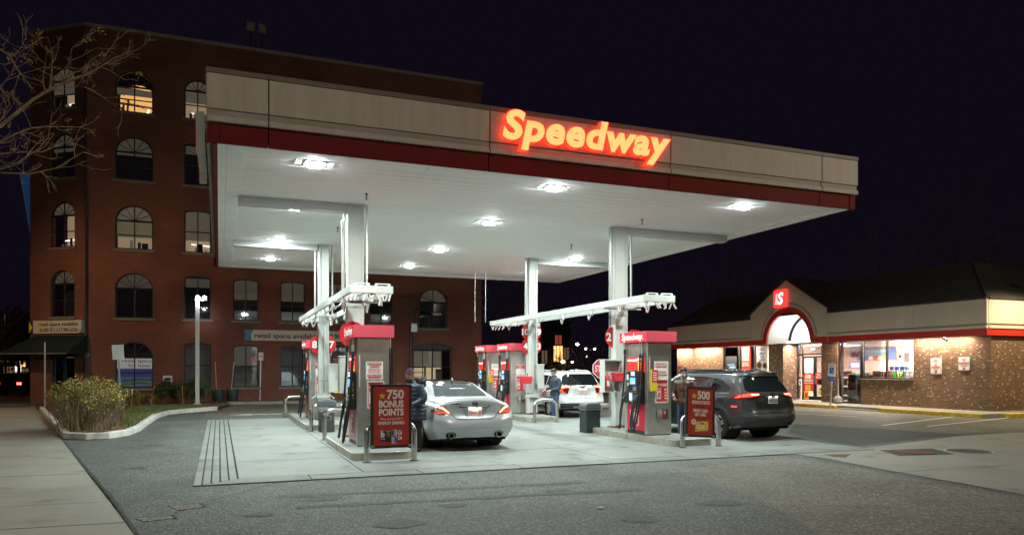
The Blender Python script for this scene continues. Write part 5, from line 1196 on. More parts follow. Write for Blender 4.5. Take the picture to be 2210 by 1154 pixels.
def fr_tube(o, pts, r=.03):
    MB().tube(pts, r, 6).build('muntin', M_wfr, o, world=True)
def make_window(kind, x0, x1, zs, zt, inside, pt=None, par=None):
    """pt maps (s, offset, z) to the world, offset positive towards the street"""
    pt = pt or (lambda s_, off, z: (s_, BY - off, z)); par = par or bb
    c, w = (x0 + x1) / 2, (x1 - x0) / 2; O = outline(kind, x0, x1, zs, zt); n = len(O)
    g = .06; I = [(c + (p[0] - c) * (1 - g / w), zs + g + (p[1] - zs) * (1 - 2 * g / (zt - zs))) for p in O]
    b = MB()
    for k in range(n):
        k2 = (k + 1) % n
        b.quad(pt(O[k][0], -.10, O[k][1]), pt(O[k2][0], -.10, O[k2][1]), pt(I[k2][0], -.10, I[k2][1]), pt(I[k][0], -.10, I[k][1])); b.quad(pt(I[k][0], -.10, I[k][1]), pt(I[k2][0], -.10, I[k2][1]), pt(I[k2][0], -.17, I[k2][1]), pt(I[k][0], -.17, I[k][1]))
    f = b.build('window', M_wfr, par, world=True)
    b = MB(); b.quad(*[pt(p[0], -.145, p[1]) for p in I]); b.build('pane', M_bpane, f, world=True)
    spring = zt - (w * .92 if kind == 'arch' else .12 if kind == 'seg' else .38)
    mid = zs + (spring - zs) * (.5 if kind == 'arch' else .52)
    bar = lambda a, c_, r_=.028: fr_tube(f, [pt(a[0], -.125, a[1]), pt(c_[0], -.125, c_[1])], r_)
    bar((c, zs), (c, zt - .03), .032); bar((x0 + .03, mid), (x1 - .03, mid), .03)
    if kind == 'arch':
        bar((x0, spring), (x1, spring), .05)
        for a in (30, 60, 120, 150): bar((c, spring), (c + w * .95 * math.cos(R(a)), spring + w * .87 * math.sin(R(a))), .018)
    if kind == 'wide':
        bar((x0, spring), (x1, spring), .05)
        for xx in (c - w * .5, c + w * .5): bar((xx, zs), (xx, spring), .025)
        bar((c, zs), (c, spring), .05)
        b = MB(); b.quad(*[pt(p[0], -.13, p[1]) for p in [(x0 + .03, spring)] + [(x1 - .03, spring)] + [(q[0], q[1] - .03) for q in O[2:]]]); b.build('head_panel', mat('head_panel', (.05, .06, .065), .6), f, world=True)
    b = MB()
    P8 = [pt(x0 - .1, .08, zs - .13), pt(x1 + .1, .08, zs - .13), pt(x1 + .1, -.1, zs - .13), pt(x0 - .1, -.1, zs - .13)]; Q8 = [(p[0], p[1], zs - .002) for p in P8]
    b.v = P8 + Q8; b.f = [(0, 1, 2, 3), (4, 5, 6, 7), (0, 1, 5, 4), (1, 2, 6, 5), (2, 3, 7, 6), (3, 0, 4, 7)]; b.build('sill', M_sill, f, world=True)
    # what shows behind the glass
    def plane(s0, s1, z0, z1, off, m, name): q = MB(); q.quad(pt(s0, off, z0), pt(s1, off, z0), pt(s1, off, z1), pt(s0, off, z1)); return q.build(name, m, f, world=True)
    def shape(off, m, name, zlo=None):
        q = MB(); L = [(p[0], max(p[1], zlo or zs)) for p in O]; q.quad(*[pt(p[0], off, p[1]) for p in L]); return q.build(name, m, f, world=True)
    if inside == 'dark': shape(-.9, M_dk, 'room_back'); plane(x0, x1, mid + .55, spring, -.22, M_blindd, 'blind'); 
    if inside in ('dim', 'dark') and kind == 'arch': shape(-.25, M_blindd, 'blind', spring); 
    if inside == 'dim': shape(-.9, M_dk, 'room_back'); plane(x0, x1, mid, spring if kind == 'arch' else zt, -.22, M_blindd, 'blind') if kind != 'arch' else None
    if inside in ('blind', 'half', 'half2', 'white'):
        shape(-1.0, glow('room_lit', (1, .72, .42), .15), 'room_back'); cut = {'blind': zs + .6, 'half': zs + (.85 if kind == 'arch' else .62), 'half2': mid, 'white': spring}[inside]
        shape(-.22, M_blind, 'blind', cut)
        if kind == 'arch' and inside != 'white': pass
        for k in range(4): s0 = x0 + .15 + random.random() * (x1 - x0 - .4); plane(s0, s0 + random.uniform(.08, .3), zs, zs + random.uniform(.15, .55), -.6, M_dk if k % 2 else M_blind, 'desk_thing')
        if inside != 'blind': b = MB(); b.tube([pt(x0 + .3, -.8, zs + .52), pt(x1 - .05, -.8, zs + .46)], .03, 6); b.build('tube_light', glow('tube_lit', (1, .92, .85), 1.2), f, world=True)
    if inside == 'timber':
        shape(-2.0, glow('room_amber', (1, .50, .15), .62), 'room_back')
        plane(x0, x1, mid + .25, spring - .05, -.3, M_blind, 'blind')
        for (a, za, c_, zc) in ((x0 + .1, mid - .1, c - .35, zs + .15), (c - .45, zs, c - .38, spring - .3), (x1 - .1, mid - .2, c + .2, zs + .1), (x0, mid + .12, x1, mid + .02), (x0, spring + .3, x1, spring + .15), (c - .6, zs, c - .6, zs + .7)):
            q = MB(); q.tube([pt(a, -1.2, za), pt(c_, -1.2, zc)], .055, 6); q.build('timber_beam', M_timber, f, world=True)
        q = MB(); q.tube([pt(c + .42, -1.0, zs + .05), pt(c + .56, -1.0, zs + .5)], .035, 6); q.build('tube_light', glow('tube_pink', (1, .9, .95), 6.0), f, world=True)
    if inside == 'shop':
        shape(-1.4, mat('retail_room', (.2, .19, .18), .7, var=.3, emit=(1, .9, .8), estr=.012), 'room_back'); plane(x0, x1, mid, zt, -.25, M_blindd, 'blind') if x0 > 0 and x0 < 2 else None
    if inside == 'lit':
        shape(-2.2, glow('cream_room', (1, .74, .42), .30), 'room_back'); plane(x0, c - .04, mid, spring, -.25, M_blind, 'blind'); plane(c + .04, c + w * .5, mid, spring, -.25, M_blind, 'blind')
        for k in range(4): q = MB(); q.obox(pt(x0 + .62, -1.4, zs + .15 + .28 * k), (1, 0, 0), (0, 1, 0), (0, 0, 1), .42, .15, .02); q.build('bookshelf_board', M_timber, f, world=True)
        for s_ in (x0 + .2, x0 + 1.04): q = MB(); q.obox(pt(s_, -1.4, zs + .6), (1, 0, 0), (0, 1, 0), (0, 0, 1), .025, .15, .6); q.build('bookshelf_side', M_timber, f, world=True)
        plane(c + .5, c + .9, zs, zs + .9, -1.2, M_timber, 'cupboard')
    if inside == 'lease':
        shape(-.9, M_dk, 'room_back')
        plane(x0 + .05, x1 - .05, zs + .95, zs + 1.52, -.195, mat('lease_white_lit', (.7, .66, .64), .6, var=.03, emit=(1, .9, .85), estr=.14), 'lease_sheet'); plane(x0 + .05, x1 - .05, zs + .55, zs + .94, -.195, mat('lease_navy_lit', (.08, .08, .3), .5, var=.05, emit=(.2, .2, .7), estr=.06), 'lease_sheet'); plane(x0 + .05, x1 - .05, zs + .08, zs + .54, -.195, mat('lease_blue_lit', (.1, .3, .5), .5, var=.05, emit=(.2, .45, .8), estr=.06), 'lease_sheet')  # sheets emit of themselves in place of light from the room
        q = MB(); Y_ = BY + .19
        for (za, zb) in ((.12, .16), (.3, .36)):
            for k in range(8):
                s0, s1 = x0 + .06 + (x1 - x0 - .12) * k / 8, x0 + .06 + (x1 - x0 - .12) * (k + 1) / 8; wv = lambda s_: .07 * math.sin((s_ - x0) * 2.2 - .8)
                q.quad((s0, Y_, zs + za + wv(s0)), (s1, Y_, zs + za + wv(s1)), (s1, Y_, zs + zb + .05 + wv(s1)), (s0, Y_, zs + zb + .05 + wv(s0)))
        q.build('lease_wave', M_gold, f, world=True)
        for (s_, z, h, ww, mm, dx) in (('retail space', zs + 1.27, .15, 1.3, M_dark, .1), ('for lease', zs + 1.03, .15, .95, M_dark, .2), ('-4,200 SF', zs + .68, .12, .72, M_whiteink, -.4), ('617.986.6326', zs + .70, .085, .68, M_whiteink, .42)): text(s_, h, mm, f, (c + dx, BY + .185, z), world=True, width=ww, depth=.002)
    return f
for w_ in WIN: make_window(*w_)
for (s0, s1, zs, zt, ins) in CW: make_window('arch', s0, s1, zs, zt, ins if ins != 'half2' else 'half2', pt=lambda s_, off, z: cpt(s_, off, z))
# corner door under the awning
for (a, c) in ((.66, .78), (1.28, 1.42), (1.9, 2.04)): cbox(a, c, 0, 2.55, -.12, -.2).build('door_post', mat('door_green', (.01, .045, .045), .5), bb, world=True)
cbox(.66, 2.04, 2.3, 2.6, -.119, -.21).build('door_head', MATS['door_green'], bb, world=True)
cbox(2.05, 2.59, 0, 2.74, -.001, -.3).build('corner_wall', M_bb, bb, world=True)
for (a, c) in ((.79, 1.27), (1.43, 1.89)): cbox(a, c, .1, 2.29, -.15, -.155).build('door_pane', M_bpane, bb, world=True); cbox(a - .1, c + .1, .05, 2.35, -.8, -.82).build('door_room', glow('amber_room', (1, .5, .13), .26), bb, world=True)
cbox(.62, 2.05, 2.61, 2.745, -.001, -.3).build('corner_wall', M_bb, bb, world=True)
cbox(.85, 1.2, 1.3, 2.1, -.16, -.162).build('door_poster', M_paper, bb, world=True)
# awning
aw = thing('awning', 'dark green cloth awning over the corner door', 'awning', cpt(1.3, .6, 2.6))
M_awn = mat('awning_green', (.003, .016, .013), .8, var=.15)
b = MB(); A0, A1 = cpt(-.15, .02, 3.35), cpt(2.95, .02, 3.35); B0, B1 = cpt(-.15, 1.25, 2.45), cpt(3.9, 1.25, 2.45)
b.quad(A0, A1, B1, B0); b.build('cloth', M_awn, aw, world=True); b = MB(); b.quad(A0, B0, cpt(-.15, .02, 2.45)); b.build('side_cloth', M_awn, aw, world=True); b = MB(); b.quad(A1, B1, cpt(3.0, .02, 2.45)); b.build('side_cloth', M_awn, aw, world=True)
MB().tube([B0, B1], .03, 6).build('front_bar', M_galv, aw, world=True)
for s_ in (0, 3.0): MB().tube([cpt(s_, .02, 2.48), cpt(s_, 1.23, 2.47)], .02, 6).build('arm', M_galv, aw, world=True)
# letting signs
M_sgn = mat('sign_cream', (.62, .55, .47), .6, var=.06); M_teal = mat('sign_teal', (.05, .25, .36), .6, var=.05)
rz = math.atan2(-cdir.y, -cdir.x)
t = thing('letting_sign', 'cream retail space sign with yellow arrow above the corner awning', 'sign', cpt(1.45, .10, 3.45), rz=rz)
MB().box(-1.5, 1.5, -.03, .03, 0, .62).build('panel', M_sgn, t); MB().box(-1.75, -1.501, -.03, .03, 0, .62).build('teal_end', mat('sign_navy', (.02, .02, .1), .6), t); MB().prism([(-1.74, .03), (-1.53, .31), (-1.74, .59)], 'Y', -.036, -.031).build('arrow', M_yel, t); MB().prism([(1.2, 0.0), (1.5, 0), (1.5, .62), (1.38, .62), (1.36, .2)], 'Y', -.036, -.031).build('teal_corner', M_teal, t)
text('retail space available', .17, M_dark, t, (0, -.036, .36), width=2.3, bold=.015); text('-4,200 SF | 617.986.6326', .17, M_dark, t, (0, -.036, .08), width=2.3, bold=.015)
A, B = onY(529, 734, BY - .06), onY(735, 712, BY - .06)
t = thing('letting_sign', 'long cream retail space sign on the brick wall behind the left pumps', 'sign', (A[0], BY - .06, A[2])); Ls = 6.3; h = .55
MB().box(0.2, Ls, -.03, .05, 0, h).build('panel', M_sgn, t); MB().box(-.02, .199, -.03, .05, 0, h).build('teal_end', M_teal, t); MB().prism([(.2, .0), (.32, 0), (.28, .3), (.4, h), (.2, h)], 'Y', -.036, -.031).build('teal_corner', M_teal, t); text('retail space available 617.986.6326', .24, M_dark, t, (3.2, -.036, .14), width=5.5, bold=.02)
# wall bits
q = onY(187, 765, BY); t = thing('wall_vent', 'round white vent on the brick corner near the awning', 'vent', (q[0], BY - .01, q[2])); MB().lathe([(.1, -.05), (.1, .0)], 16, axis='Y').build('rim', M_white, t); MB().lathe([(.07, -.055), (.07, -.05)], 16, axis='Y').build('grille', M_black, t)
A, B = onY(352, 833, BY), onY(372, 810, BY); t = thing('wall_box', 'white framed meter box low on the brick wall', 'box', ((A[0] + B[0]) / 2, BY - .1, A[2])); w, h = (B[0] - A[0]) / 2, B[2] - A[2]
MB().box(-w, w, -.06, .09, 0, h).build('housing', M_whited, t, bevel=.01); MB().box(-w + .06, w - .06, -.07, -.061, .04, h - .1).build('door_panel', M_dk, t); MB().box(-w + .06, w - .06, -.072, -.071, h * .5, h * .53).build('door_bar', M_whited, t)
# roof antennas
q = onY(552, 100, BY + 2); t = thing('roof_antenna', 'rooftop mast with two pale square panels above the mill roof', 'antenna', (q[0], BY + 2, BT - .4)); MB().tube([(0, 0, 0), (0, 0, 1.6)], .05, 6).build('mast', M_wfr, t); MB().box(-.75, .7, -.04, .04, 1.1, 1.18).build('cross_arm', M_wfr, t)
for (u, v, rzz) in ((541, 58, 0), (566, 63, .5)):
    p = onY(u, v, BY + 1.9); o = MB().box(-.2, .2, -.06, .06, -.22, .22).build('panel_antenna', mat('antenna_pale', (.5, .45, .38), .6), t); o.location = (p[0] - q[0], -.1, p[2] - BT + .4); o.rotation_euler = (0, 0, rzz); MB().tube([(p[0] - q[0], 0, 1.1), (p[0] - q[0], 0, p[2] - BT + .4)], .03, 6).build('stem', M_wfr, t)
# ================================================================ planting bed at the left
kp = [onZ(u, v)[:2] for (u, v) in ((85, 886), (110, 918), (135, 947), (185, 949), (235, 947), (280, 940), (304, 930), (322, 916), (340, 903), (365, 895), (400, 891), (440, 888), (470, 885))]
back = [(0.6, 37.9), (-7.6, 37.9)]
M_mulch = mat('bark_mulch', (.10, .05, .028), .95, var=.5, vscale=30, bump=1.0, bscale=60)
M_turf = mat('turf_soil', (.075, .09, .03), .95, var=.4, vscale=7)
bed = thing('planting_bed', None, None, (-2.5, 21, 0), kind='structure')
b = MB(); b.quad(*[(p[0], p[1], .10) for p in kp + back]); b.build('soil', M_mulch, bed, world=True)
b = MB(); tp = [onZ(u, v)[:2] for (u, v) in ((265, 930), (300, 928), (318, 915), (336, 902), (365, 894), (400, 890.5), (445, 887.5), (440, 882), (380, 879), (300, 882), (262, 895))]; b.quad(*[(p[0], p[1], .115) for p in tp]); b.build('turf', M_turf, bed, world=True)
allp = kp
for a, c in zip(allp, allp[1:]):
    A, C = Vector(a), Vector(c); L = (C - A).length; n = max(1, round(L / 1.6)); d = (C - A).normalized(); nr = Vector((-d.y, d.x))
    for k in range(n):
        p, q = A + d * (L * k / n + .006), A + d * (L * (k + 1) / n - .006)
        P = [tuple(p), tuple(q), tuple(q + nr * .17), tuple(p + nr * .17)]; MB().prism(P, 'Z', 0, .165 + random.uniform(-.008, .008)).build('kerb_stone', M_curbw, bed, world=True, bevel=.02)
# mulch chips and grass: nobody could count these
def inpoly(x, y, P):
    r_ = False; j = len(P) - 1
    for i in range(len(P)):
        if (P[i][1] > y) != (P[j][1] > y) and x < (P[j][0] - P[i][0]) * (y - P[i][1]) / (P[j][1] - P[i][1]) + P[i][0]: r_ = not r_
        j = i
    return r_
rnd = random.Random(11)
b = MB(); n = 0
while n < 9000:
    x, y = rnd.uniform(-4.5, 1), rnd.uniform(20.5, 36.5)
    if not inpoly(x, y, tp): continue
    h = rnd.uniform(.04, .10); a = rnd.uniform(0, 6.28); w = .009; lx, ly = rnd.uniform(-.04, .04), rnd.uniform(-.04, .04)
    b.quad((x - w * math.cos(a), y - w * math.sin(a), .115), (x + w * math.cos(a), y + w * math.sin(a), .115), (x + lx, y + ly, .115 + h)); n += 1
tag(b.build('grass', mat('grass_blade', (.075, .13, .03), .7, var=.35, vscale=2.5, col2=(.20, .19, .06))), 'short autumn grass in the planting bed', 'grass', kind='stuff')
b = MB(); n = 0; allpoly = kp + back
while n < 2600:
    x, y = rnd.uniform(-7, 1), rnd.uniform(20.7, 37.8)
    if y > 27 and rnd.random() < .5: continue
    if not inpoly(x, y, allpoly) or (inpoly(x, y, tp) and rnd.random() < .93): continue
    a = rnd.uniform(0, 6.28); s_ = rnd.uniform(.02, .05); z = .11 + rnd.uniform(0, .03); ca, sa = math.cos(a) * s_, math.sin(a) * s_
    b.quad((x - ca, y - sa, z), (x + sa * .4, y - ca * .4, z + rnd.uniform(0, .02)), (x + ca, y + sa, z + rnd.uniform(0, .03)), (x - sa * .4, y + ca * .4, z)); n += 1
tag(b.build('mulch_litter', mat('litter_leaf', (.20, .10, .045), .9, var=.5, vscale=3, col2=(.42, .27, .08))), 'brown mulch chips and fallen leaves under the hedge', 'mulch', kind='stuff')

# ---------------------------------------------------------------- shrubs
M_twig = mat('twig', (.16, .115, .075), .85, var=.3, vscale=8)
M_lfy = mat('leaf_yellow_olive', (.13, .12, .03), .6, var=.5, vscale=2.0, col2=(.40, .30, .045))
M_lfg = mat('leaf_dark_green', (.035, .065, .018), .6, var=.45, vscale=3, col2=(.09, .12, .03))
def shrub(name, label, loc, sx, sy, h, nt_, nl, ml, seed, clip=True, leafy=.5, ls=.035):
    rn = random.Random(seed); t = thing(name, label, 'shrub', loc)
    tips = []
    def stem(p, d, L, r_, depth, b):
        pts = [p]; q = Vector(p); dv = Vector(d)
        for k in range(4):
            dv = (dv + Vector((rn.uniform(-.28, .28), rn.uniform(-.28, .28), rn.uniform(-.08, .18)))).normalized(); q = q + dv * L / 4
            if clip: q.x = max(-sx, min(sx, q.x)); q.y = max(-sy, min(sy, q.y)); q.z = min(h * (.88 + .16 * noise.noise((q.x * 1.7 + seed, q.y * 1.7, 0)) + .06 * rn.random()) * (1 - .30 * max(0, (abs(q.x) / sx - .5) / .5) ** 2) * (1 - .25 * max(0, (abs(q.y) / sy - .7) / .3) ** 2), q.z)
            pts.append(q.copy())
        b.tube(pts, [r_ * (1 - .16 * k) for k in range(5)], 4, caps=False)
        tips.extend((pts[2], pts[3], pts[4]))
        if depth > 0:
            for k in range(3): stem(pts[rn.choice((1, 2, 3))], (dv + Vector((rn.uniform(-.9, .9), rn.uniform(-.9, .9), rn.uniform(-.1, .7)))).normalized(), L * rn.uniform(.4, .65), r_ * .55, depth - 1, b)
    b = MB()
    for k in range(nt_):
        p = (rn.uniform(-sx * .85, sx * .85), rn.uniform(-sy * .9, sy * .9), 0); stem(p, (rn.uniform(-.35, .35), rn.uniform(-.35, .35), 1), h * rn.uniform(.55, .95), .012, 2, b)
    b.build('stems', M_twig, t)
    b = MB()
    for k in range(nl):
        p = Vector(rn.choice(tips))
        if rn.random() > leafy + (1 - leafy) * min(1, max(0, (p.z / h - .35) * 1.7)): continue
        p = p + Vector((rn.gauss(0, .05), rn.gauss(0, .05), rn.gauss(0, .045)))
        u_ = Vector((rn.gauss(0, 1), rn.gauss(0, 1), rn.gauss(0, .7))).normalized(); v_ = u_.orthogonal().normalized(); v_.rotate(Matrix.Rotation(rn.uniform(0, 6.28), 3, u_)); s_ = ls * rn.uniform(.6, 1.35)
        b.quad(p - u_ * s_, p + v_ * s_ * .5, p + u_ * s_, p - v_ * s_ * .5)
    b.build('leaves', ml, t); return t
hedge_c = onZ(178, 937)
shrub('hedge_shrub', 'large squared hedge of bare stems and yellow olive leaves at the pavement', (-3.3, 23.0, .1), .76, 1.7, 1.42, 120, 12000, M_lfy, 3, leafy=.12, ls=.036)
for (u, v, d, sx, sy, h, nl, lab, sd) in ((287, 880, 33.0, .42, .4, .66, 1500, 'small round brown shrub below the lease window', 4), (322, 878, 34, .25, .3, .5, 700, 'tiny thin shrub right of the lease window', 5), (365, 876, 35, .62, .5, 1.05, 4200, 'dark green clipped shrub left of the lamp post', 6), (418, 875, 34.5, .72, .5, 1.15, 4800, 'dark green clipped shrub at the foot of the lamp post', 7)):
    l = (u - CXP) / FPX * d; X, Y = d * SN + l * CS, d * CS - l * SN
    shrub('shrub', lab, (X, Y, .1), sx, sy, h, 26, nl, M_lfg if sd > 5 else M_lfy, sd, leafy=.7 if sd > 5 else .35, ls=.045)
# snow stakes
for k, (u, v0, v1, lean, lab) in enumerate(((283, 888, 845, .05, 'orange and white snow stake left of the tiny shrub'), (325, 880, 835, .18, 'leaning orange snow stake near the meter box'), (396, 880, 836, -.06, 'thin orange snow stake before the clipped shrubs'), (458, 868, 838, .0, 'thin red snow stake near the green tubs'))):
    q = onZ(u, v0); d = q[0] * SN + q[1] * CS; h = (v0 - v1) * d / FPX; t = thing('snow_stake', lab, 'stake', (q[0], q[1], .1 if u < 450 else .0), group='snow stakes in the bed'); t.rotation_euler = (0, lean, 0)
    MB().tube([(0, 0, 0), (0, 0, h * .72)], .016, 6).build('rod', mat('stake_orange', (.45, .12, .03), .6), t); MB().tube([(0, 0, h * .72), (0, 0, h)], .018, 6).build('reflector', M_paper if k == 0 else mat('stake_orange', (.45, .12, .03)), t)
# sign posts
def post(label, u, vb, vt, plate=None, lean=0, r_=.03, zbase=.0):
    q = onZ(u, vb); d = q[0] * SN + q[1] * CS; h = (vb - vt) * d / FPX; t = thing('sign_post', label, 'sign post', (q[0], q[1], zbase)); t.rotation_euler = (0, lean, 0)
    MB().box(-r_, r_, -.012, .012, 0, h).build('post', M_galv, t)
    for k in range(5): MB().box(-.008, .008, -.0125 - .001, -.0122, h * (.3 + .13 * k), h * (.3 + .13 * k) + .02).build('post_hole', M_dark, t)
    if plate:
        w, ph, m, zoff = plate; MB().box(-w / 2, w / 2, -.03, -.015, h - ph + zoff, h + zoff).build('plate', m, t, bevel=.004)
        MB().box(-w / 2 + .03, w / 2 - .03, -.034, -.031, h - ph * .55 + zoff, h - ph * .45 + zoff).build('plate_mark', M_ink if m is M_paper else M_whited, t)
    return t
post('tall bare metal post at the corner of the hedge', 97, 884, 738, None, 0, .03)
post('leaning metal post with a blank grey plate before the lease window', 262, 890, 749, (.42, .58, M_whited, 0), -.05, .03, .1)
post('short leaning post half hidden above the hedge', 112, 872, 752, None, -.08, .035)
post('thin post with a small white and red parking plate by the brick wall', 561, 868, 760, (.24, .42, M_paper, 0), .02, .025)
t = post('post with a red plate beyond the right shop kerb', 1468, 868, 790, (.3, .4, M_prd, 0), 0, .03)
for k, (u, v, lab) in enumerate(((472, 868, 'left dark green tub with a tall pole against the brick wall'), (502, 868, 'right dark green tub with a tall pole against the brick wall'))):
    q = onZ(u, v); t = thing('garden_tub', lab, 'tub', (q[0], min(q[1], BY - .5), 0)); MB().lathe([(.2, 0), (.27, .4), (.3, .62), (.26, .7), (.001, .72)], 12).build('tub', mat('tub_green', (.012, .035, .028), .6, var=.2), t, smooth=True); MB().tube([(-.1, 0, .5), (-.16 + .22 * k, .05, 2.1)], .022, 6).build('pole', M_galv, t); MB().tube([(-.25, 0, .66), (0, -.2, .72), (.25, 0, .66)], .02, 6).build('handle', M_galv, t)

# ---------------------------------------------------------------- ground at the brick wall and the lane behind
sheet('rear_lane', [(-.5, 29.0), (14.5, 29.0), (14.5, 37.6), (-.5, 37.6)], .004, M_asph_l)
sheet('wall_bed', [(.4, 38.3), (14.2, 38.3), (14.2, 40.35), (-6, 40.35), (-6, 38.3)], .10, M_mulch)
k_ = thing('wall_kerb', None, None, (0, 38.2, 0), kind='structure')
for i in range(8): MB().box(.4 + 1.75 * i, .4 + 1.75 * (i + 1) - .012, 38.1, 38.29, 0, .15).build('kerb_stone', M_walk, k_, world=True, bevel=.015)
c = onZ(555, 894); b = MB(); P = [(-.9, -.1), (.2, -.12), (.2, -.35), (1.0, 0), (.2, .35), (.2, .12), (-.9, .1)]; b.prism([(c[0] - x, c[1] + y) for x, y in P], 'Z', .006, .0085); structure(b.build('lane_arrow', M_line))
for y in (41.5, 43.2): structure(sheet('crossing_line', [(-17, y), (-8.8, y - 1.2), (-8.8, y - .9), (-17, y + .3)], .03, M_line))
sheet('side_street', [(-60, 39), (-8.0, 39), (-9.5, 75), (-60, 75)], .026, M_asph_l)

STREET_A, STREET_B, STREET_C, STREET_D = 1600.0, 1400.0, 1450.0, 900.0
# ---------------------------------------------------------------- street lamps: lit ones that light the place
M_bulbc = glow('lamp_cool', (.92, .95, 1.0), 14.0); M_bulbw = glow('lamp_warm', (1.0, .82, .55), 12.0)
def street_lamp(label, loc, h, rz_, arm, power, col, bulb, name='street_lamp', poster_=M_galv, spot=172, tilt=-40):
    t = thing(name, label, 'street lamp', loc, rz=rz_, group='street lamps')
    MB().tube([(0, 0, 0), (0, 0, h * .5), (0, 0, h)], [.09, .075, .06], 10).build('pole', poster_, t, smooth=True); MB().lathe([(.16, 0), (.16, .12), (.1, .18)], 12).build('pole_base', poster_, t)
    MB().tube([(0, 0, h - .05), (arm * .5, 0, h + .18), (arm, 0, h + .22)], .035, 8).build('arm', poster_, t)
    MB().prism([(arm - .05, h + .17), (arm + .62, h + .19), (arm + .6, h + .27), (arm + .05, h + .3)], 'Y', -.15, .15).build('head', M_grey, t, bevel=.02)
    MB().box(arm + .1, arm + .5, -.11, .11, h + .15, h + .172).build('lens', bulb, t)
    if power: lamp('street_light', 'SPOT', (arm + .3, 0, h + .12), power, col, t, size=.15, spot=R(spot), blend=.6, rot=(0, R(tilt), 0))
    return t
WARM = (1.0, .84, .62)
street_lamp('street lamp on the pavement to the left of the viewer', (-15.0, 1.0, 0), 9.0, R(20), 1.8, STREET_A, WARM, M_bulbw)
street_lamp('street lamp across the road behind the viewer', (4.5, -9.0, 0), 9.0, R(90), 1.8, STREET_B, WARM, M_bulbw)
street_lamp('street lamp at the right corner out by the road', (21.5, 2.0, 0), 8.5, R(110), 1.6, STREET_C, WARM, M_bulbw)
street_lamp('street lamp along the pavement beyond the hedge', (-13.5, 33.0, 0), 8.0, R(0), 1.5, STREET_D, (1, .66, .33), M_bulbw)
street_lamp('lamp at the side of the shop by the drive', (27.7, 16.0, 0), 5.4, R(90), .7, 800, (1, .82, .5), M_bulbw, tilt=0, spot=150)
# white lot lamp with two heads in front of the brick wall
d = 34.0; l = (426 - CXP) / FPX * d; X, Y = d * SN + l * CS, d * CS - l * SN; h = EYE + (HYP - 648) * d / FPX
t = thing('lot_lamp', 'white square post with two bright lamps standing before the brick wall', 'street lamp', (X, Y, .1), group='street lamps')
MB().box(-.09, .09, -.09, .09, 0, h - .1).build('post', M_white, t, bevel=.01); MB().box(-.16, .16, -.16, .16, 0, .05).build('base_plate', M_galv, t); MB().box(-.12, .42, -.05, .05, h - .099, h - .03).build('arm', M_white, t)
for x in (0.02, .30): MB().box(x - .09, x + .09, -.12, .12, h - .029, h + .08).build('head', M_white, t, bevel=.01); MB().lathe([(.001, -.2), (.075, -.19), (.085, -.13), (.085, -.121)], 14, (x, 0, h + .03), 'Y').build('lens', M_bulbc, t); 
lamp('lot_light', 'SPOT', (.16, -.125, h + .03), 110, (.9, .95, 1), t, size=.03, rot=(R(30), 0, R(0)), spot=R(140), blend=.7)
# black gooseneck pole before the brick wall
d = 38.5; l = (882 - CXP) / FPX * d; X, Y = d * SN + l * CS, d * CS - l * SN
t = thing('gooseneck_pole', 'black gooseneck pole with a grey box in front of the brick wall', 'pole', (X, Y, 0)); z = lambda v: EYE + (HYP - v) * d / FPX; k = d / FPX
MB().tube([(0, 0, 0), (.1, 0, z(800)), (.14, 0, z(700)), (.2, 0, z(685)), (.36, 0, z(670)), (.65, 0, z(664)), (1.0, 0, z(667)), (1.4, 0, z(676))], [.12, .1, .09, .085, .08, .07, .05, .04], 8).build('pole', M_wfr, t, smooth=True)
MB().box(.1, .4, -.2, -.05, z(716), z(698)).build('box', M_galv, t); MB().tube([(1.4, 0, z(676)), (3.4, .3, z(690)), (5.5, .4, z(692))], .012, 4).build('wire', M_wfr, t); MB().box(1.3, 1.75, -.08, .08, z(678), z(674)).build('head', M_galv, t)

# ================================================================ bare tree reaching in at the upper left
M_bark = mat('bark', (.25, .175, .105), .9, var=.4, vscale=6, bump=.4, bscale=25)
tr = thing('street_tree', 'bare street tree whose twigs reach in at the upper left', 'tree', (-4.9, 13.0, 0.02))
O_ = Vector((-4.9, 13.0, .02))
def P3(u, v, d): l = (u - CXP) / FPX * d; return Vector((d * SN + l * CS, d * CS - l * SN, EYE + (HYP - v) * d / FPX))
rn = random.Random(21)
bt = MB(); bt.tube([O_, O_ + Vector((.05, 0, 1.5)), O_ + Vector((.0, .1, 3.0)), O_ + Vector((-.2, .2, 4.6)), O_ + Vector((-.3, .2, 6.6)), O_ + Vector((-.3, .3, 9))], [.24, .18, .15, .12, .08, .03], 10)
bt.v = [tuple(Vector(v) - O_) for v in bt.v]; bt.build('trunk', M_bark, tr, smooth='all')
br = MB(); fr = MB()
def twig(p, d, L, r_, depth):
    pts = [p]; q = p.copy(); dv = d.copy()
    for k in range(4):
        dv = (dv + Vector((rn.uniform(-.3, .3), rn.uniform(-.3, .3), rn.uniform(-.22, .3)))).normalized(); q = q + dv * L / 4; pts.append(q.copy())
    br.tube(pts, [max(.0028, r_ * (1 - .18 * k)) for k in range(5)], 4, caps=False)
    if depth > 0:
        for k in range(rn.choice((1, 2, 3))): twig(pts[rn.choice((1, 2, 3, 4))], (dv + Vector((rn.uniform(-.8, .8), rn.uniform(-.8, .8), rn.uniform(-.6, .7)))).normalized(), L * rn.uniform(.35, .65), r_ * .6, depth - 1)
    elif rn.random() < .06:      # seed clusters left at a few tips
        for j in range(7):
            c = q + Vector((rn.gauss(0, .03), rn.gauss(0, .03), rn.gauss(0, .02))); fr.tube([c, c + Vector((0, 0, -.02))], .008, 5)
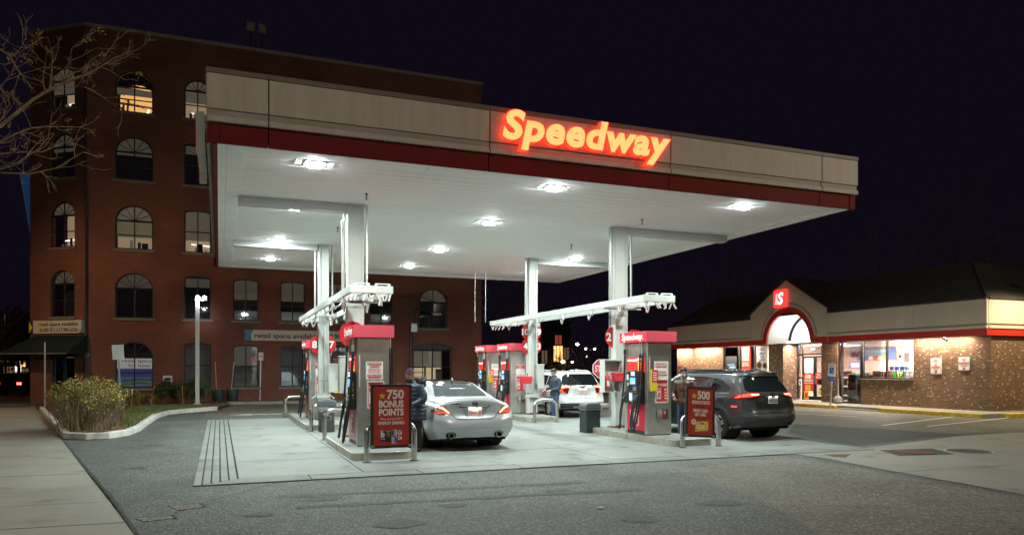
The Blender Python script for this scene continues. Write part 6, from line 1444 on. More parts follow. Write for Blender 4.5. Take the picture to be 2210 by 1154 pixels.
LIMB = [([(-210, 330), (-110, 300), (0, 273), (35, 245), (73, 214), (107, 193), (152, 174), (198, 157), (222, 141), (248, 124)], 10.6, .05), ([(107, 193), (112, 150), (113, 124), (104, 82), (80, 81)], 10.6, .016), ([(113, 172), (135, 152), (152, 134), (154, 107), (170, 91), (187, 89)], 10.7, .014),
        ([(-210, 130), (-80, 95), (0, 107), (21, 120), (38, 148), (76, 200)], 10.5, .026), ([(60, 222), (110, 196), (149, 190), (178, 186), (208, 197)], 10.8, .014), ([(-200, 360), (-90, 330), (0, 308), (31, 290), (69, 276), (121, 273), (173, 275)], 11.2, .035), ([(-200, 390), (-80, 350), (0, 332), (45, 328), (90, 328), (139, 308), (184, 294)], 11.4, .03),
        ([(-190, 420), (-60, 380), (0, 373), (66, 375), (121, 363), (180, 328)], 11.0, .03), ([(-190, 410), (-60, 385), (0, 366), (35, 353), (83, 321), (104, 297), (113, 242)], 10.9, .02), ([(-180, 240), (-70, 200), (0, 190), (20, 165), (35, 158)], 10.4, .02), ([(0, 262), (20, 225), (18, 200)], 10.4, .012), ([(120, 175), (150, 160), (190, 146), (215, 138), (240, 120)], 10.9, .012)]
for pts, d0, r0 in LIMB:
    Q = [P3(u, v, d0 + .25 * math.sin(k * 1.3)) for k, (u, v) in enumerate(pts)]
    n = len(Q); br.tube(Q, [max(.0035, .62 * r0 * (1 - .82 * k / (n - 1))) for k in range(n)], 6, caps=False)
    for k in range(n - 1):
        for j in range(2 if r0 > .02 else 1):
            p = Q[k].lerp(Q[k + 1], rn.random()); dv = (Q[k + 1] - Q[k]).normalized()
            twig(p, (dv * .8 + Vector((rn.uniform(-.8, .8), rn.uniform(-.8, .8), rn.uniform(-.5, .5)))).normalized(), rn.uniform(.2, .6), .0065, 2)
    if pts[0][0] < -150:         # join the limb to the trunk
        T = O_ + Vector((-.15, .15, 2.4 + .28 * LIMB.index((pts, d0, r0)))); br.tube([T, T.lerp(Q[0], .5) + Vector((0, 0, .12)), Q[0]], [r0, r0 * .8, r0 * .62], 6, caps=False)
for bq, nm, mm in ((br, 'branches', M_bark), (fr, 'seed_clusters', mat('seed', (.35, .2, .08), .8))):  # clusters are specks
    bq.v = [tuple(Vector(v) - O_) for v in bq.v]; o = bq.build(nm, mm, tr)
    if nm != 'branches': o['kind'] = 'stuff'

# ================================================================ beyond: street to the left, dark trees and lamps to the right
def far_tree(label, u, d, vtop, rx, leaf, ml, seed, n=900, bare=False):
    l = (u - CXP) / FPX * d; X, Y = d * SN + l * CS, d * CS - l * SN; H_ = EYE + (HYP - vtop) * d / FPX; rq = random.Random(seed)
    t = thing('tree', label, 'tree', (X, Y, 0), group='trees in the background'); b = MB(); tips = []
    b.tube([(0, 0, 0), (.1, 0, H_ * .3), (-.1, .1, H_ * .6), (0, 0, H_ * .92)], [.02 * H_ + .05, .015 * H_ + .04, .06, .02], 7)
    def br_(p, dv, L, r_, dep):
        pts = [p]; q = Vector(p)
        for k in range(3): dv = (dv + Vector((rq.uniform(-.3, .3), rq.uniform(-.3, .3), rq.uniform(-.1, .3)))).normalized(); q = q + dv * L / 3; pts.append(q.copy())
        b.tube(pts, [r_, r_ * .8, r_ * .6, r_ * .3], 4, caps=False); tips.extend(pts[1:])
        if dep:
            for k in range(3): br_(pts[rq.choice((1, 2, 3))], (dv + Vector((rq.uniform(-.9, .9), rq.uniform(-.9, .9), rq.uniform(-.2, .6)))).normalized(), L * .6, r_ * .55, dep - 1)
    for k in range(12): a = rq.uniform(0, 6.28); br_((0, 0, H_ * rq.uniform(.3, .75)), Vector((math.cos(a), math.sin(a), rq.uniform(.2, .9))).normalized(), rx * rq.uniform(.5, .85), .05, 3 if bare else 2)
    b.build('trunk', M_bark, t)
    if not bare:
        c = MB()
        for k in range(n):
            p = Vector(rq.choice(tips)) + Vector((rq.gauss(0, .35), rq.gauss(0, .35), rq.gauss(0, .3))); u_ = Vector((rq.gauss(0, 1), rq.gauss(0, 1), rq.gauss(0, 1))).normalized(); v_ = u_.orthogonal().normalized(); s_ = leaf * rq.uniform(.5, 1.3); c.quad(p - u_ * s_, p + v_ * s_ * .6, p + u_ * s_, p - v_ * s_ * .6)
        c.build('crown', ml, t)
    return t
M_autumn = mat('leaf_autumn', (.28, .16, .05), .7, var=.45, vscale=.6, col2=(.5, .33, .12))
far_tree('autumn tree lit amber beyond the corner, nearest the brick building', 38, 62, 690, 2.4, .16, M_autumn, 31, 2600)
far_tree('autumn tree lit amber at the far left edge', -15, 58, 700, 2.6, .16, M_autumn, 32, 2600)
for k, (u, d, vt, lab) in enumerate(((1075, 75, 600, 'dark bare tree just right of the brick building'), (1180, 85, 640, 'dark bare tree behind the white car'), (1420, 80, 640, 'dark bare tree left of the shop roof'), (1560, 70, 590, 'dark bare tree above the left end of the shop'), (1600, 85, 560, 'dark bare tree behind the shop gable'), (1900, 62, 520, 'tall dark bare tree behind the shop roof'), (2080, 58, 470, 'tall dark bare tree at the right behind the shop'), (2160, 55, 450, 'rightmost dark bare tree behind the shop'))):
    far_tree(lab, u, d, vt, 5 + k % 3, .1, None, 40 + k, bare=True)
# small lit tree behind the white car
far_tree('small bare tree lit from below behind the white car', 1205, 62, 782, 1.6, .1, M_autumn, 55, 160)
far_tree('small pale bush tree beyond the white car', 1270, 62, 775, 2.2, .1, mat('leaf_grey', (.12, .10, .07), .8, var=.4), 56, 500)
def far_lamp(label, u, v, d, cool, arm=0.9, two=False):
    l = (u - CXP) / FPX * d; X, Y = d * SN + l * CS, d * CS - l * SN; h = EYE + (HYP - v) * d / FPX; t = thing('street_lamp', label, 'street lamp', (X, Y, 0), group='street lamps')
    px = arm if not two else 0
    MB().tube([(px, 0, 0), (px, 0, h)], .07, 6).build('pole', M_wfr, t); MB().tube([(px, 0, h - .05), (0 if not two else -.5, 0, h + .1)], .04, 6).build('arm', M_wfr, t)
    for x in ((0,) if not two else (-.6, .6)): MB().lathe([(.001, .16), (.13, .08), (.16, .02), (.1, -.05), (.001, -.1)], 12, (x, 0, h)).build('lens', M_bulbc if cool else M_bulbw, t)
far_lamp('distant lit lamp on a tall pole behind the white car', 1246, 743, 70, True, 1.1); far_lamp('distant twin lit lamps right of the tall one', 1274, 753, 88, True, 0, True)
far_lamp('distant low white lamp between the tall lamps', 1267, 770, 95, True, .3); far_lamp('distant lamp shining through the small tree', 1215, 781, 60, False, .3); far_lamp('tiny distant lamp right of the small tree', 1235, 781, 90, False, .2)
t = far_lamp('tall grey street lamp pole at the far left', -25, 676, 48, False, .95)
# far houses: dark masses with a few lit windows
M_far = mat('far_wall', (.05, .042, .04), .9, var=.3)
def far_house(label, u0, u1, vt, d, wins, m=M_far):
    l0, l1 = (u0 - CXP) / FPX * d, (u1 - CXP) / FPX * d; A = Vector((d * SN + l0 * CS, d * CS - l0 * SN)); B = Vector((d * SN + l1 * CS, d * CS - l1 * SN)); h = EYE + (HYP - vt) * d / FPX; C = (A + B) / 2
    t = thing('house', label, 'house', (C.x, C.y, 0), rz=-YAW); w = (B - A).length / 2
    MB().box(-w, w, 0, 8, 0, h).build('wall', m, t); MB().prism([(-w - .3, h), (w + .3, h), (w * .3, h + 1.2), (-w * .3, h + 1.2)], 'Y', -.3, 8.3).build('roof', M_dk, t)
    for (u, v, ww, hh, gm) in wins:
        x = (u - (u0 + u1) / 2) * d / FPX; z_ = EYE + (HYP - v) * d / FPX; f = MB().box(x - ww - .08, x + ww + .08, -.06, -.01, z_ - hh - .08, z_ + hh + .08).build('window', M_wfr, t); MB().box(x - ww, x + ww, -.08, -.061, z_ - hh, z_ + hh).build('pane', gm, f); MB().box(x - .04, x + .04, -.09, -.081, z_ - hh, z_ + hh).build('muntin', M_wfr, f)
    return t
Ga = glow('win_amber', (1, .5, .15), 1.0); Gr = glow('win_red', (.5, .06, .03), .25); Gd = glow('win_dim', (.5, .3, .15), .10)
far_house('distant dark house with two amber windows behind the pumps', 1150, 1232, 700, 80, [(1201, 763, .3, .85, Ga), (1208, 763, .3, .85, Ga), (1205, 733, .35, .5, Gr), (1222, 762, .3, .6, Gd), (1175, 770, .3, .7, Gd)])
far_house('distant dark house at the left street end with warm shop fronts', -60, 66, 792 - 45, 85, [(20, 800, .6, .5, Gd), (40, 797, .35, .9, glow('win_white', (1, .9, .75), .7)), (50, 785, .3, .3, Ga), (55, 806, .4, .6, Gd), (10, 775, .6, .35, Gd)])
# stop sign
d = 30.0; l = (1298 - CXP) / FPX * d; X, Y = d * SN + l * CS, d * CS - l * SN; zc = EYE + (HYP - 795) * d / FPX
t = thing('stop_sign', 'red octagonal stop sign half hidden behind the front right column', 'sign', (X, Y, 0)); t.rotation_euler = (0, 0, -YAW * .5)
MB().box(-.03, .03, .0, .03, 0, zc + .35).build('post', M_galv, t); oc = lambda r_: [(r_ * math.cos(R(22.5 + 45 * k)), zc + r_ * math.sin(R(22.5 + 45 * k))) for k in range(8)]
MB().prism(oc(.41), 'Y', -.02, -.005).build('border', M_whiteink, t); MB().prism(oc(.375), 'Y', -.024, -.0205).build('plate', M_redp, t); text('STOP', .25, M_whiteink, t, (0, -.027, zc - .125), width=.56, bold=.02)
# parked vehicles far left, seen as dark shapes with tail lamps
def far_car(label, u, v, d, w=1.7, col=(.02, .025, .05), lights=True):
    l = (u - CXP) / FPX * d; X, Y = d * SN + l * CS, d * CS - l * SN; t = thing('parked_car', label, 'car', (X, Y, .03), rz=-YAW, group='cars in the far left street'); m = mat('far_paint_%d' % u, col, .3, coat=.5)
    MB().prism([(-w / 2, .3), (w / 2, .3), (w / 2, .85), (w * .4, 1.0), (w * .34, 1.45), (-w * .34, 1.45), (-w * .4, 1.0), (-w / 2, .85)], 'Y', 0, 4.2).build('body', m, t, bevel=.06); MB().prism([(-w * .36, 1.02), (w * .36, 1.02), (w * .31, 1.4), (-w * .31, 1.4)], 'Y', -.01, -.003).build('rear_window', M_black, t)
    for s_ in (-1, 1):
        if lights: MB().box(s_ * w * .4 - .14, s_ * w * .4 + .14, -.03, -.002, .72, .86).build('tail_lamp', glow('far_tail', (1, .05, .04), 6.0), t)
        for y in (.7, 3.4): MB().lathe([(.31, -.1), (.31, .1)], 14, (s_ * w * .43, y, .31), 'X').build('wheel', M_rubber, t)
    return t
far_car('dark parked car with red tail lamps at the far left corner', 18, 800, 46, lights=True); far_car('dark parked car farther along the left street', 42, 800, 62, col=(.05, .05, .055), lights=False)
t = thing('fence', 'dark red board fence at the left edge of the picture', 'fence', (-13.6, 38.5, .02))
for k in range(14): MB().box(-3.0 + .25 * k, -3.0 + .25 * k + .235, -.02 + .004 * (k % 2), .01, 0, 1.3).build('board', mat('fence_red', (.10, .025, .018), .8, var=.3, vscale=5), t)
for z in (.3, 1.0): MB().box(-3.0, .5, .011, .05, z, z + .08).build('rail', MATS['fence_red'], t)
# blue banner sign projecting from the far corner of the mill
t = thing('wall_banner', 'narrow blue banner hanging on the far left corner of the brick building', 'banner', (bb_end[0] - .05, bb_end[1] + .3, 8.6)); P = [(-.5, 2.55), (-.02, 2.75), (-.02, .0)]
MB().prism([(-.42, 2.7), (-.02, 2.7), (-.02, -.2)], 'Y', .0, .04).build('cloth', mat('banner_blue_glow', (.03, .12, .42), .6, emit=(.05, .25, .8), estr=.03), t); MB().box(-.40, -.04, -.004, -.001, 2.2, 2.25).build('stripe', M_whiteink, t)  # cloth has a weak blue glow of its own, no lamp behind
MB().tube([(-.44, .02, 2.75), (.0, .02, -.25)], .02, 6).build('edge_bar', M_whited, t)
# ================================================================ cars
from mathutils.bvhtree import BVHTree
def cr(P, n):
    """Catmull-Rom through a list of vectors, n steps per span"""
    Q = [P[0] * 2 - P[1]] + list(P) + [P[-1] * 2 - P[-2]]; out = []
    for k in range(1, len(Q) - 2):
        a, b_, c, d = Q[k - 1], Q[k], Q[k + 1], Q[k + 2]
        for j in range(n):
            t = j / n; out.append(.5 * ((2 * b_) + (c - a) * t + (2 * a - 5 * b_ + 4 * c - d) * t * t + (3 * b_ - a - 3 * c + d) * t ** 3))
    out.append(P[-1].copy()); return out
def surf(grid, nu=5, nv=5):
    rows = [cr([Vector(p) for p in r_], nv) for r_ in grid]; cols = list(zip(*rows)); cols = [cr(list(c), nu) for c in cols]; return list(zip(*cols))
def car_body(main, rear, front_cap, wheels, wr, mname, mirror=True):
    """loft half a body, mirror it, open the wheel arches; returns a mesh"""
    b = MB()
    def add(S):
        n, m = len(S), len(S[0])
        for sgn in (1, -1):
            i0 = len(b.v)
            for r_ in S:
                for p in r_: b.v.append((sgn * p.x, p.y, p.z))
            for a in range(n - 1):
                for c in range(m - 1): q = i0 + a * m + c; b.f.append((q, q + 1, q + m + 1, q + m))
    add(surf(main, 6, 5)); add(surf(rear, 5, 5))
    L = surf([main[-1], [(p[0], p[1], p[2]) for p in main[-1]]], 1, 5)[0]
    for sgn in (1, -1):
        i0 = len(b.v); b.v += [(sgn * p.x, p.y, p.z) for p in L] + [(0, p.y + .02, p.z) for p in L]; m = len(L)
        for c in range(m - 1): b.f.append((i0 + c, i0 + c + 1, i0 + m + c + 1, i0 + m + c))
    me = b.mesh(mname); bm = bmesh.new(); bm.from_mesh(me); bmesh.ops.remove_doubles(bm, verts=bm.verts, dist=.0015)
    kill = []
    for f in bm.faces:
        c = f.calc_center_median()
        if abs(c.x) > .55 and any((c.y - wy) ** 2 + (c.z - wz) ** 2 < (wr * 1.13) ** 2 for (wy, wz) in wheels): kill.append(f)
    bmesh.ops.delete(bm, geom=kill, context='FACES')
    for v in bm.verts:
        if v.is_boundary and abs(v.co.x) > .5:
            for (wy, wz) in wheels:
                d = Vector((v.co.y - wy, v.co.z - wz))
                if .6 * wr < d.length < 1.4 * wr and v.co.z > .25: d = d.normalized() * wr * 1.14; v.co.y = wy + d.x; v.co.z = wz + d.y
    bmesh.ops.recalc_face_normals(bm, faces=bm.faces); bm.to_mesh(me); bm.free(); return me
class Decal:
    def __init__(s, me): bm = bmesh.new(); bm.from_mesh(me); s.t = BVHTree.FromBMesh(bm); bm.free()
    def mesh(s, poly, view, off=.005, step=.05):
        """outline given in the rear view (x,z), side view (y,z) or top view (x,y), laid onto the body"""
        P = []
        for k in range(len(poly)):
            a, c = Vector(poly[k]), Vector(poly[(k + 1) % len(poly)]); n = max(1, int((c - a).length / step))
            P += [a.lerp(c, j / n) for j in range(n)]
        bm = bmesh.new(); vs = [bm.verts.new((p.x, p.y, 0)) for p in P]; bm.faces.new(vs); bmesh.ops.triangulate(bm, faces=bm.faces)
        for it in range(4):
            es = [e for e in bm.edges if e.calc_length() > step * 1.6]
            if not es: break
            bmesh.ops.subdivide_edges(bm, edges=es, cuts=1); bmesh.ops.triangulate(bm, faces=bm.faces)
        for v in bm.verts:
            x, y = v.co.x, v.co.y
            o, d = {'rear': (Vector((x, -2, y)), Vector((0, 1, 0))), 'left': (Vector((-3, x, y)), Vector((1, 0, 0))), 'right': (Vector((3, x, y)), Vector((-1, 0, 0))), 'top': (Vector((x, y, 4)), Vector((0, 0, -1)))}[view]
            h = s.t.ray_cast(o, d)
            if h[0] is None or (view == 'rear' and h[0].y > 2.6): h = s.t.find_nearest(o + d * (2.2 if view != 'top' else 2.5)); 
            v.co = h[0] - d * off
        bmesh.ops.recalc_face_normals(bm, faces=bm.faces)
        me = bpy.data.meshes.new('d'); bm.to_mesh(me); bm.free(); return me
def mir(P): return [(-a, c) for a, c in reversed(P)]
M_tyre = mat('tyre', (.012, .012, .013), .75, var=.2); M_rim = mat('alloy_rim', (.66, .67, .69), .3, metal=.55, var=.05); M_hub = mat('brake_dark', (.03, .03, .032), .5, metal=.5)
M_cglass = mat('car_glass', (.010, .012, .014), .04, var=0, spec=.8, coat=.3); M_cglassl = mat('car_glass_pale', (.055, .062, .068), .06, var=.2, vscale=2, spec=.8)
M_tail = glow('tail_lamp_red', (1.0, .05, .03), 1.1); M_tailhot = glow('tail_lamp_hot', (1.0, .22, .09), 5.0); M_taildk = mat('tail_lens_dark', (.16, .006, .008), .12, var=0, coat=.5)
M_chrome = mat('chrome', (.75, .75, .77), .12, metal=1, var=0); M_clad = mat('cladding_grey', (.035, .038, .042), .6, var=.08); M_seam = mat('panel_gap', (.006, .006, .007), .8, var=0)
def wheel(t, x, y, r_, wdt, rim, out):
    w = thing_part('wheel', t, (x, y, r_)); 
    MB().lathe([(rim, -wdt / 2), (r_ * .93, -wdt / 2), (r_, -wdt * .36), (r_, wdt * .36), (r_ * .93, wdt / 2), (rim, wdt / 2)], 32, axis='X', caps=False).build('tyre', M_tyre, w, smooth=True)
    s_ = out; MB().lathe([(rim * 1.0, -.02 * s_), (rim, .085 * s_), (rim * .93, .09 * s_), (rim * .9, .05 * s_), (rim * .5, -.02 * s_)], 28, axis='X').build('rim', M_rim, w, smooth=True)
    MB().lathe([(rim * .88, -.04 * s_), (rim * .88, .0)], 20, axis='X').build('brake', M_hub, w)
    b = MB()
    for k in range(5):
        a = 2 * math.pi * k / 5 + .3; d = Vector((0, math.cos(a), math.sin(a))); e = Vector((0, -math.sin(a), math.cos(a)))
        for q in (-1, 1): b.obox(d * rim * .52 + e * q * rim * .11 + Vector((.066 * s_, 0, 0)), (1, 0, 0), d + e * q * .12, e, .016, rim * .44, rim * .06)
    b.lathe([(rim * .24, .05 * s_), (rim * .24, .085 * s_), (rim * .1, .092 * s_)], 14, axis='X'); b.build('spokes', M_rim, w, smooth=False)
    return w
def thing_part(name, parent, loc):
    o = bpy.data.objects.new(name, None); COL.objects.link(o); o.parent = parent; o.location = loc; o.empty_display_size = .1; return o
def car(label, loc, rz_, spec):
    t = thing('car', label, 'car', loc, rz=rz_); S = spec
    me = car_body(S['main'], S['rear'], None, S['wheels'], S['wr'], 'body'); D = Decal(me)
    put('body', me, S['paint'], t, smooth='all'); 
    try: me.set_sharp_from_angle(angle=R(50))
    except Exception: pass
    hw = S['hw']
    MB().box(-hw + .16, hw - .16, .25, S['len'] - .3, S['under'], .62).build('underbody', M_seam, t)
    MB().box(-hw + .3, hw - .3, 1.0, S['len'] - 1.1, .6, .9).build('cabin_floor', M_seam, t)
    for (wy, wz) in S['wheels']:
        for s_ in (-1, 1):
            wheel(t, s_ * (hw - .115), wy, S['wr'], .22, S['wr'] * .66, s_)
            b = MB(); n = 20; r0, r1 = S['wr'] * 1.10, S['wr'] * (1.30 if S.get('clad') else 1.17); L = []
            for k in range(n + 1):
                a = R(-12 + 204 * k / n)
                for rr in (r0, r1):
                    y, z = wy + rr * math.cos(a), wz + rr * math.sin(a); h = D.t.ray_cast(Vector((s_ * 3, y, z)), Vector((-s_, 0, 0))); x = h[0].x if h[0] is not None and abs(h[0].x) > .6 else s_ * (hw - .02); L.append(Vector((x, y, z)))
            e = .018 if S.get('clad') else .006
            # one smooth sideways position for the lip
            for k in range(n):
                a, c, d, f_ = L[2 * k], L[2 * k + 1], L[2 * k + 3], L[2 * k + 2]; xm = [s_ * (abs(q.x) + e) for q in (c, d)]
                b.quad((xm[0], a.y, a.z), (xm[0], c.y, c.z), (xm[1], d.y, d.z), (xm[1], f_.y, f_.z)); b.quad((xm[0], a.y, a.z), (xm[1], f_.y, f_.z), (xm[1] - s_ * .12, f_.y, f_.z), (xm[0] - s_ * .12, a.y, a.z))
                b.quad((xm[0], c.y, c.z), (xm[1], d.y, d.z), (xm[1] - s_ * .03, d.y, d.z), (xm[0] - s_ * .03, c.y, c.z))
            b.build('wheel_arch', M_clad if S.get('clad') else S['paint'], t, smooth=True)
            MB().lathe([(S['wr'] * 1.12, 0), (S['wr'] * 1.12, .30)], 24, (s_ * (hw - .30) - .15, wy, wz), 'X').build('wheel_well', M_seam, t)
    for (nm, poly, view, m, off, sym) in S['decals']:
        put(nm, D.mesh(poly, view, off), m, t, smooth='all')
        if sym: put(nm, D.mesh(mir(poly) if view == 'rear' else poly, 'right' if view == 'left' else view, off), m, t, smooth='all')
    def seam(path, view, w=.010, off=.006, m=None, nm='panel_gap', sym=True):
        P = [Vector(p) for p in path]
        for a, c in zip(P, P[1:]):
            d = (c - a).normalized(); n_ = Vector((-d.y, d.x)) * w / 2; poly = [tuple(a - n_), tuple(c - n_), tuple(c + n_), tuple(a + n_)]
            put(nm, D.mesh(poly, view, off, .08), m or M_seam, t)
            if sym: put(nm, D.mesh(mir(poly) if view == 'rear' else poly, 'right' if view == 'left' else view, off, .08), m or M_seam, t)
    for a in S.get('seams', []): seam(*a)
    return t, D, seam
def ystation(y, *pts): return [(p[0], y + (p[2] if len(p) > 2 else 0), p[1]) for p in pts]
# --- silver saloon: half sections from sill to roof centre (x, z, dy)
SED = [ystation(.12, (.78, .26, .06), (.86, .42), (.885, .62, -.01), (.84, .86, .02), (.73, .985, .02), (.52, 1.045, -.03), (.26, 1.062, -.06), (0, 1.068, -.07)),
       ystation(.45, (.82, .22), (.90, .40), (.925, .62), (.885, .88), (.77, 1.02, .03), (.54, 1.065), (.27, 1.08), (0, 1.085)),
       ystation(.85, (.84, .20), (.91, .38), (.93, .62), (.91, .90), (.79, 1.055, .06), (.56, 1.088), (.28, 1.10, -.03), (0, 1.105, -.04)),
       ystation(1.35, (.84, .19), (.91, .38), (.93, .62), (.92, .91), (.71, 1.20, .12), (.57, 1.275, .05), (.29, 1.305, .02), (0, 1.315, .0)),
       ystation(1.9, (.84, .19), (.91, .38), (.93, .62), (.92, .915), (.655, 1.315), (.53, 1.40), (.28, 1.445), (0, 1.455)),
       ystation(2.5, (.84, .19), (.91, .38), (.93, .62), (.92, .91), (.655, 1.33), (.54, 1.415), (.29, 1.455), (0, 1.468)),
       ystation(3.1, (.84, .19), (.91, .38), (.93, .62), (.91, .90), (.67, 1.27), (.55, 1.365), (.29, 1.41), (0, 1.42)),
       ystation(3.75, (.84, .20), (.91, .38), (.925, .60), (.90, .86), (.75, .985), (.56, 1.02, .05), (.3, 1.04, .15), (0, 1.045, .2)),
       ystation(4.4, (.80, .22), (.86, .38), (.875, .58), (.82, .78), (.68, .85), (.5, .88, .04), (.26, .895, .07), (0, .90, .1)),
       ystation(4.74, (.66, .26), (.70, .40, .03), (.70, .56, .04), (.66, .68, .02), (.54, .73, .03), (.4, .745, .06), (.22, .75, .09), (0, .75, .1))]
SEDR = [[(.73, .14, .985), (.52, .09, 1.045), (.26, .06, 1.062), (0, .05, 1.068)],
        [(.80, .125, .93), (.54, .075, 1.0), (.27, .05, 1.015), (0, .045, 1.02)],
        [(.84, .14, .86), (.56, .075, .90), (.29, .065, .91), (0, .065, .91)],
        [(.868, .12, .74), (.58, .06, .76), (.30, .07, .77), (0, .07, .77)],
        [(.885, .11, .62), (.60, .02, .64), (.31, .0, .645), (0, -.01, .645)],
        [(.86, .12, .42), (.60, .01, .45), (.31, -.02, .45), (0, -.03, .45)],
        [(.78, .18, .26), (.58, .08, .27), (.30, .05, .28), (0, .04, .28)]]
M_silver = mat('silver_paint', (.52, .555, .60), .28, metal=.45, var=.03, vscale=.7, coat=.8)
sedan = dict(main=SED, rear=SEDR, wheels=[(1.08, .335), (3.86, .335)], wr=.335, hw=.93, len=4.84, under=.20, paint=M_silver, decals=[
    ('rear_window', [(-.62, 1.115), (.62, 1.115), (.60, 1.16), (.49, 1.37), (.40, 1.395), (-.40, 1.395), (-.49, 1.37), (-.60, 1.16)], 'rear', M_cglassl, .006, False),
    ('roof_panel', [(-.46, 2.0), (.46, 2.0), (.48, 3.0), (-.48, 3.0)], 'top', M_cglass, .005, False), ('roof_panel', [(-.43, 1.62), (.43, 1.62), (.45, 1.98), (-.45, 1.98)], 'top', M_cglass, .005, False),
    ('side_window', [(1.42, .985), (2.05, .985), (2.05, 1.315), (1.80, 1.29), (1.55, 1.18)], 'left', M_cglass, .005, True), ('side_window', [(2.10, .985), (3.45, .96), (3.1, 1.21), (2.75, 1.30), (2.10, 1.325)], 'left', M_cglass, .005, True),
    ('tail_lamp', [(.885, .985), (.72, .955), (.60, .88), (.50, .785), (.70, .775), (.885, .80)], 'rear', M_taildk, .010, True),
    ('tail_lamp_led', [(.83, .945), (.70, .93), (.61, .86), (.545, .80), (.58, .795), (.65, .85), (.72, .895), (.83, .915)], 'rear', M_tailhot, .016, True),
    ('tail_lamp_lens', [(.87, .835), (.60, .83), (.565, .80), (.87, .80)], 'rear', M_tail, .015, True),
    ('reverse_lens', [(.83, .895), (.73, .88), (.68, .845), (.83, .845)], 'rear', mat('reverse_lens', (.3, .26, .26), .2, var=0), .015, True),
    ('chrome_bar', [(-.335, .915), (.335, .915), (.36, .93), (.32, .952), (-.32, .952), (-.36, .93)], 'rear', M_blackm, .014, False), ('chrome_bar', [(-.32, .934), (.32, .934), (.31, .95), (-.31, .95)], 'rear', M_chrome, .022, False),
    ('plate_recess', [(-.31, .91), (.31, .91), (.18, .71), (-.18, .71)], 'rear', mat('silver_shade', (.34, .35, .36), .35, metal=.5, var=.03), .007, False),  # shade of the recess painted as a darker silver
    ('fuel_opening', [(.10 * math.cos(2 * math.pi * k / 16) + .92, .82 + .10 * math.sin(2 * math.pi * k / 16)) for k in range(16)], 'left', M_seam, .006, False),
    ('exhaust_recess', [(.53 + .11 * math.cos(2 * math.pi * k / 14), .335 + .075 * math.sin(2 * math.pi * k / 14)) for k in range(14)], 'rear', M_seam, .012, True), ('bumper_crease_shade', [(-.80, .47), (.80, .47), (.80, .478), (-.80, .478)], 'rear', MATS['silver_shade'] if 'silver_shade' in MATS else M_clad, .004, False)],  # crease shade painted as a thin darker silver line
    seams=[([(.50, .782), (.44, .70), (.36, .672), (0, .668)], 'rear'), ([(.60, .885), (.68, 1.0)], 'rear'), ([(2.07, .3), (2.07, 1.0)], 'left'), ([(1.5, .55), (1.36, .98)], 'left'), ([(3.3, .3), (3.35, .95)], 'left')])
t, D, seam = car('silver saloon refuelling at the left island with its tail lamps lit', (5.02, 14.72, .022), R(0), sedan)
for s_ in (-1, 1): MB().tube([(s_ * .53, .02, .335), (s_ * .53, .30, .335)], .062, 14).build('exhaust_tip', M_hub, t, smooth=True); MB().lathe([(.066, -.02), (.066, .05), (.052, .05), (.052, -.02)], 18, (s_ * .53, .01, .335), 'Y').build('exhaust_ring', M_steel, t)
def numplate(t, x, y, z, txt, m_ink, w=.305, h=.152, extra=None):
    p = MB().box(x - w / 2, x + w / 2, y - .008, y, z, z + h).build('number_plate', M_paper, t, bevel=.004); text(txt, h * .5, m_ink, p, (x, y - .011, z + h * .2), width=w * .84, bold=.02, depth=.002)
    if extra: text(extra, h * .15, M_blue, p, (x, y - .011, z + h * .8), width=w * .6, depth=.002)
    for s_ in (-1, 1): MB().box(x + s_ * w * .36 - .025, x + s_ * w * .36 + .025, y - .03, y - .009, z + h + .005, z + h + .02).build('plate_lamp', glow('plate_lamp', (1, .9, .8), 5.0), p)
    return p
numplate(t, 0, .045, .735, '1GWV 18', M_ink)
lamp('plate_light', 'AREA', (0, .02, .90), .25, (1, .9, .8), t, size=.1, size_y=.02, rot=(R(20), 0, 0))
b = MB(); 
for k in range(20):
    a, c = 2 * math.pi * k / 20, 2 * math.pi * (k + 1) / 20; b.quad(*[(rr * math.cos(w_), .034, .992 + rr * .85 * math.sin(w_)) for rr, w_ in ((.058, a), (.058, c), (.042, c), (.042, a))])
b.box(-.065, .065, .03, .035, .98, 1.003); b.build('emblem', M_chrome, t); text('MAXIMA', .03, M_dark, t, (-.42, .055, .975), width=.2, bold=.03, depth=.003)
for s_ in (-1, 1): MB().prism([(s_ * .94, 1.0), (s_ * 1.12, 1.02), (s_ * 1.12, 1.14), (s_ * .96, 1.14)], 'Y', 3.2, 3.3).build('wing_mirror', M_silver, t, bevel=.03)
MB().prism([(1.62, 1.452), (1.78, 1.455), (1.7, 1.52)], 'X', -.015, .015).build('roof_aerial', M_blackm, t)

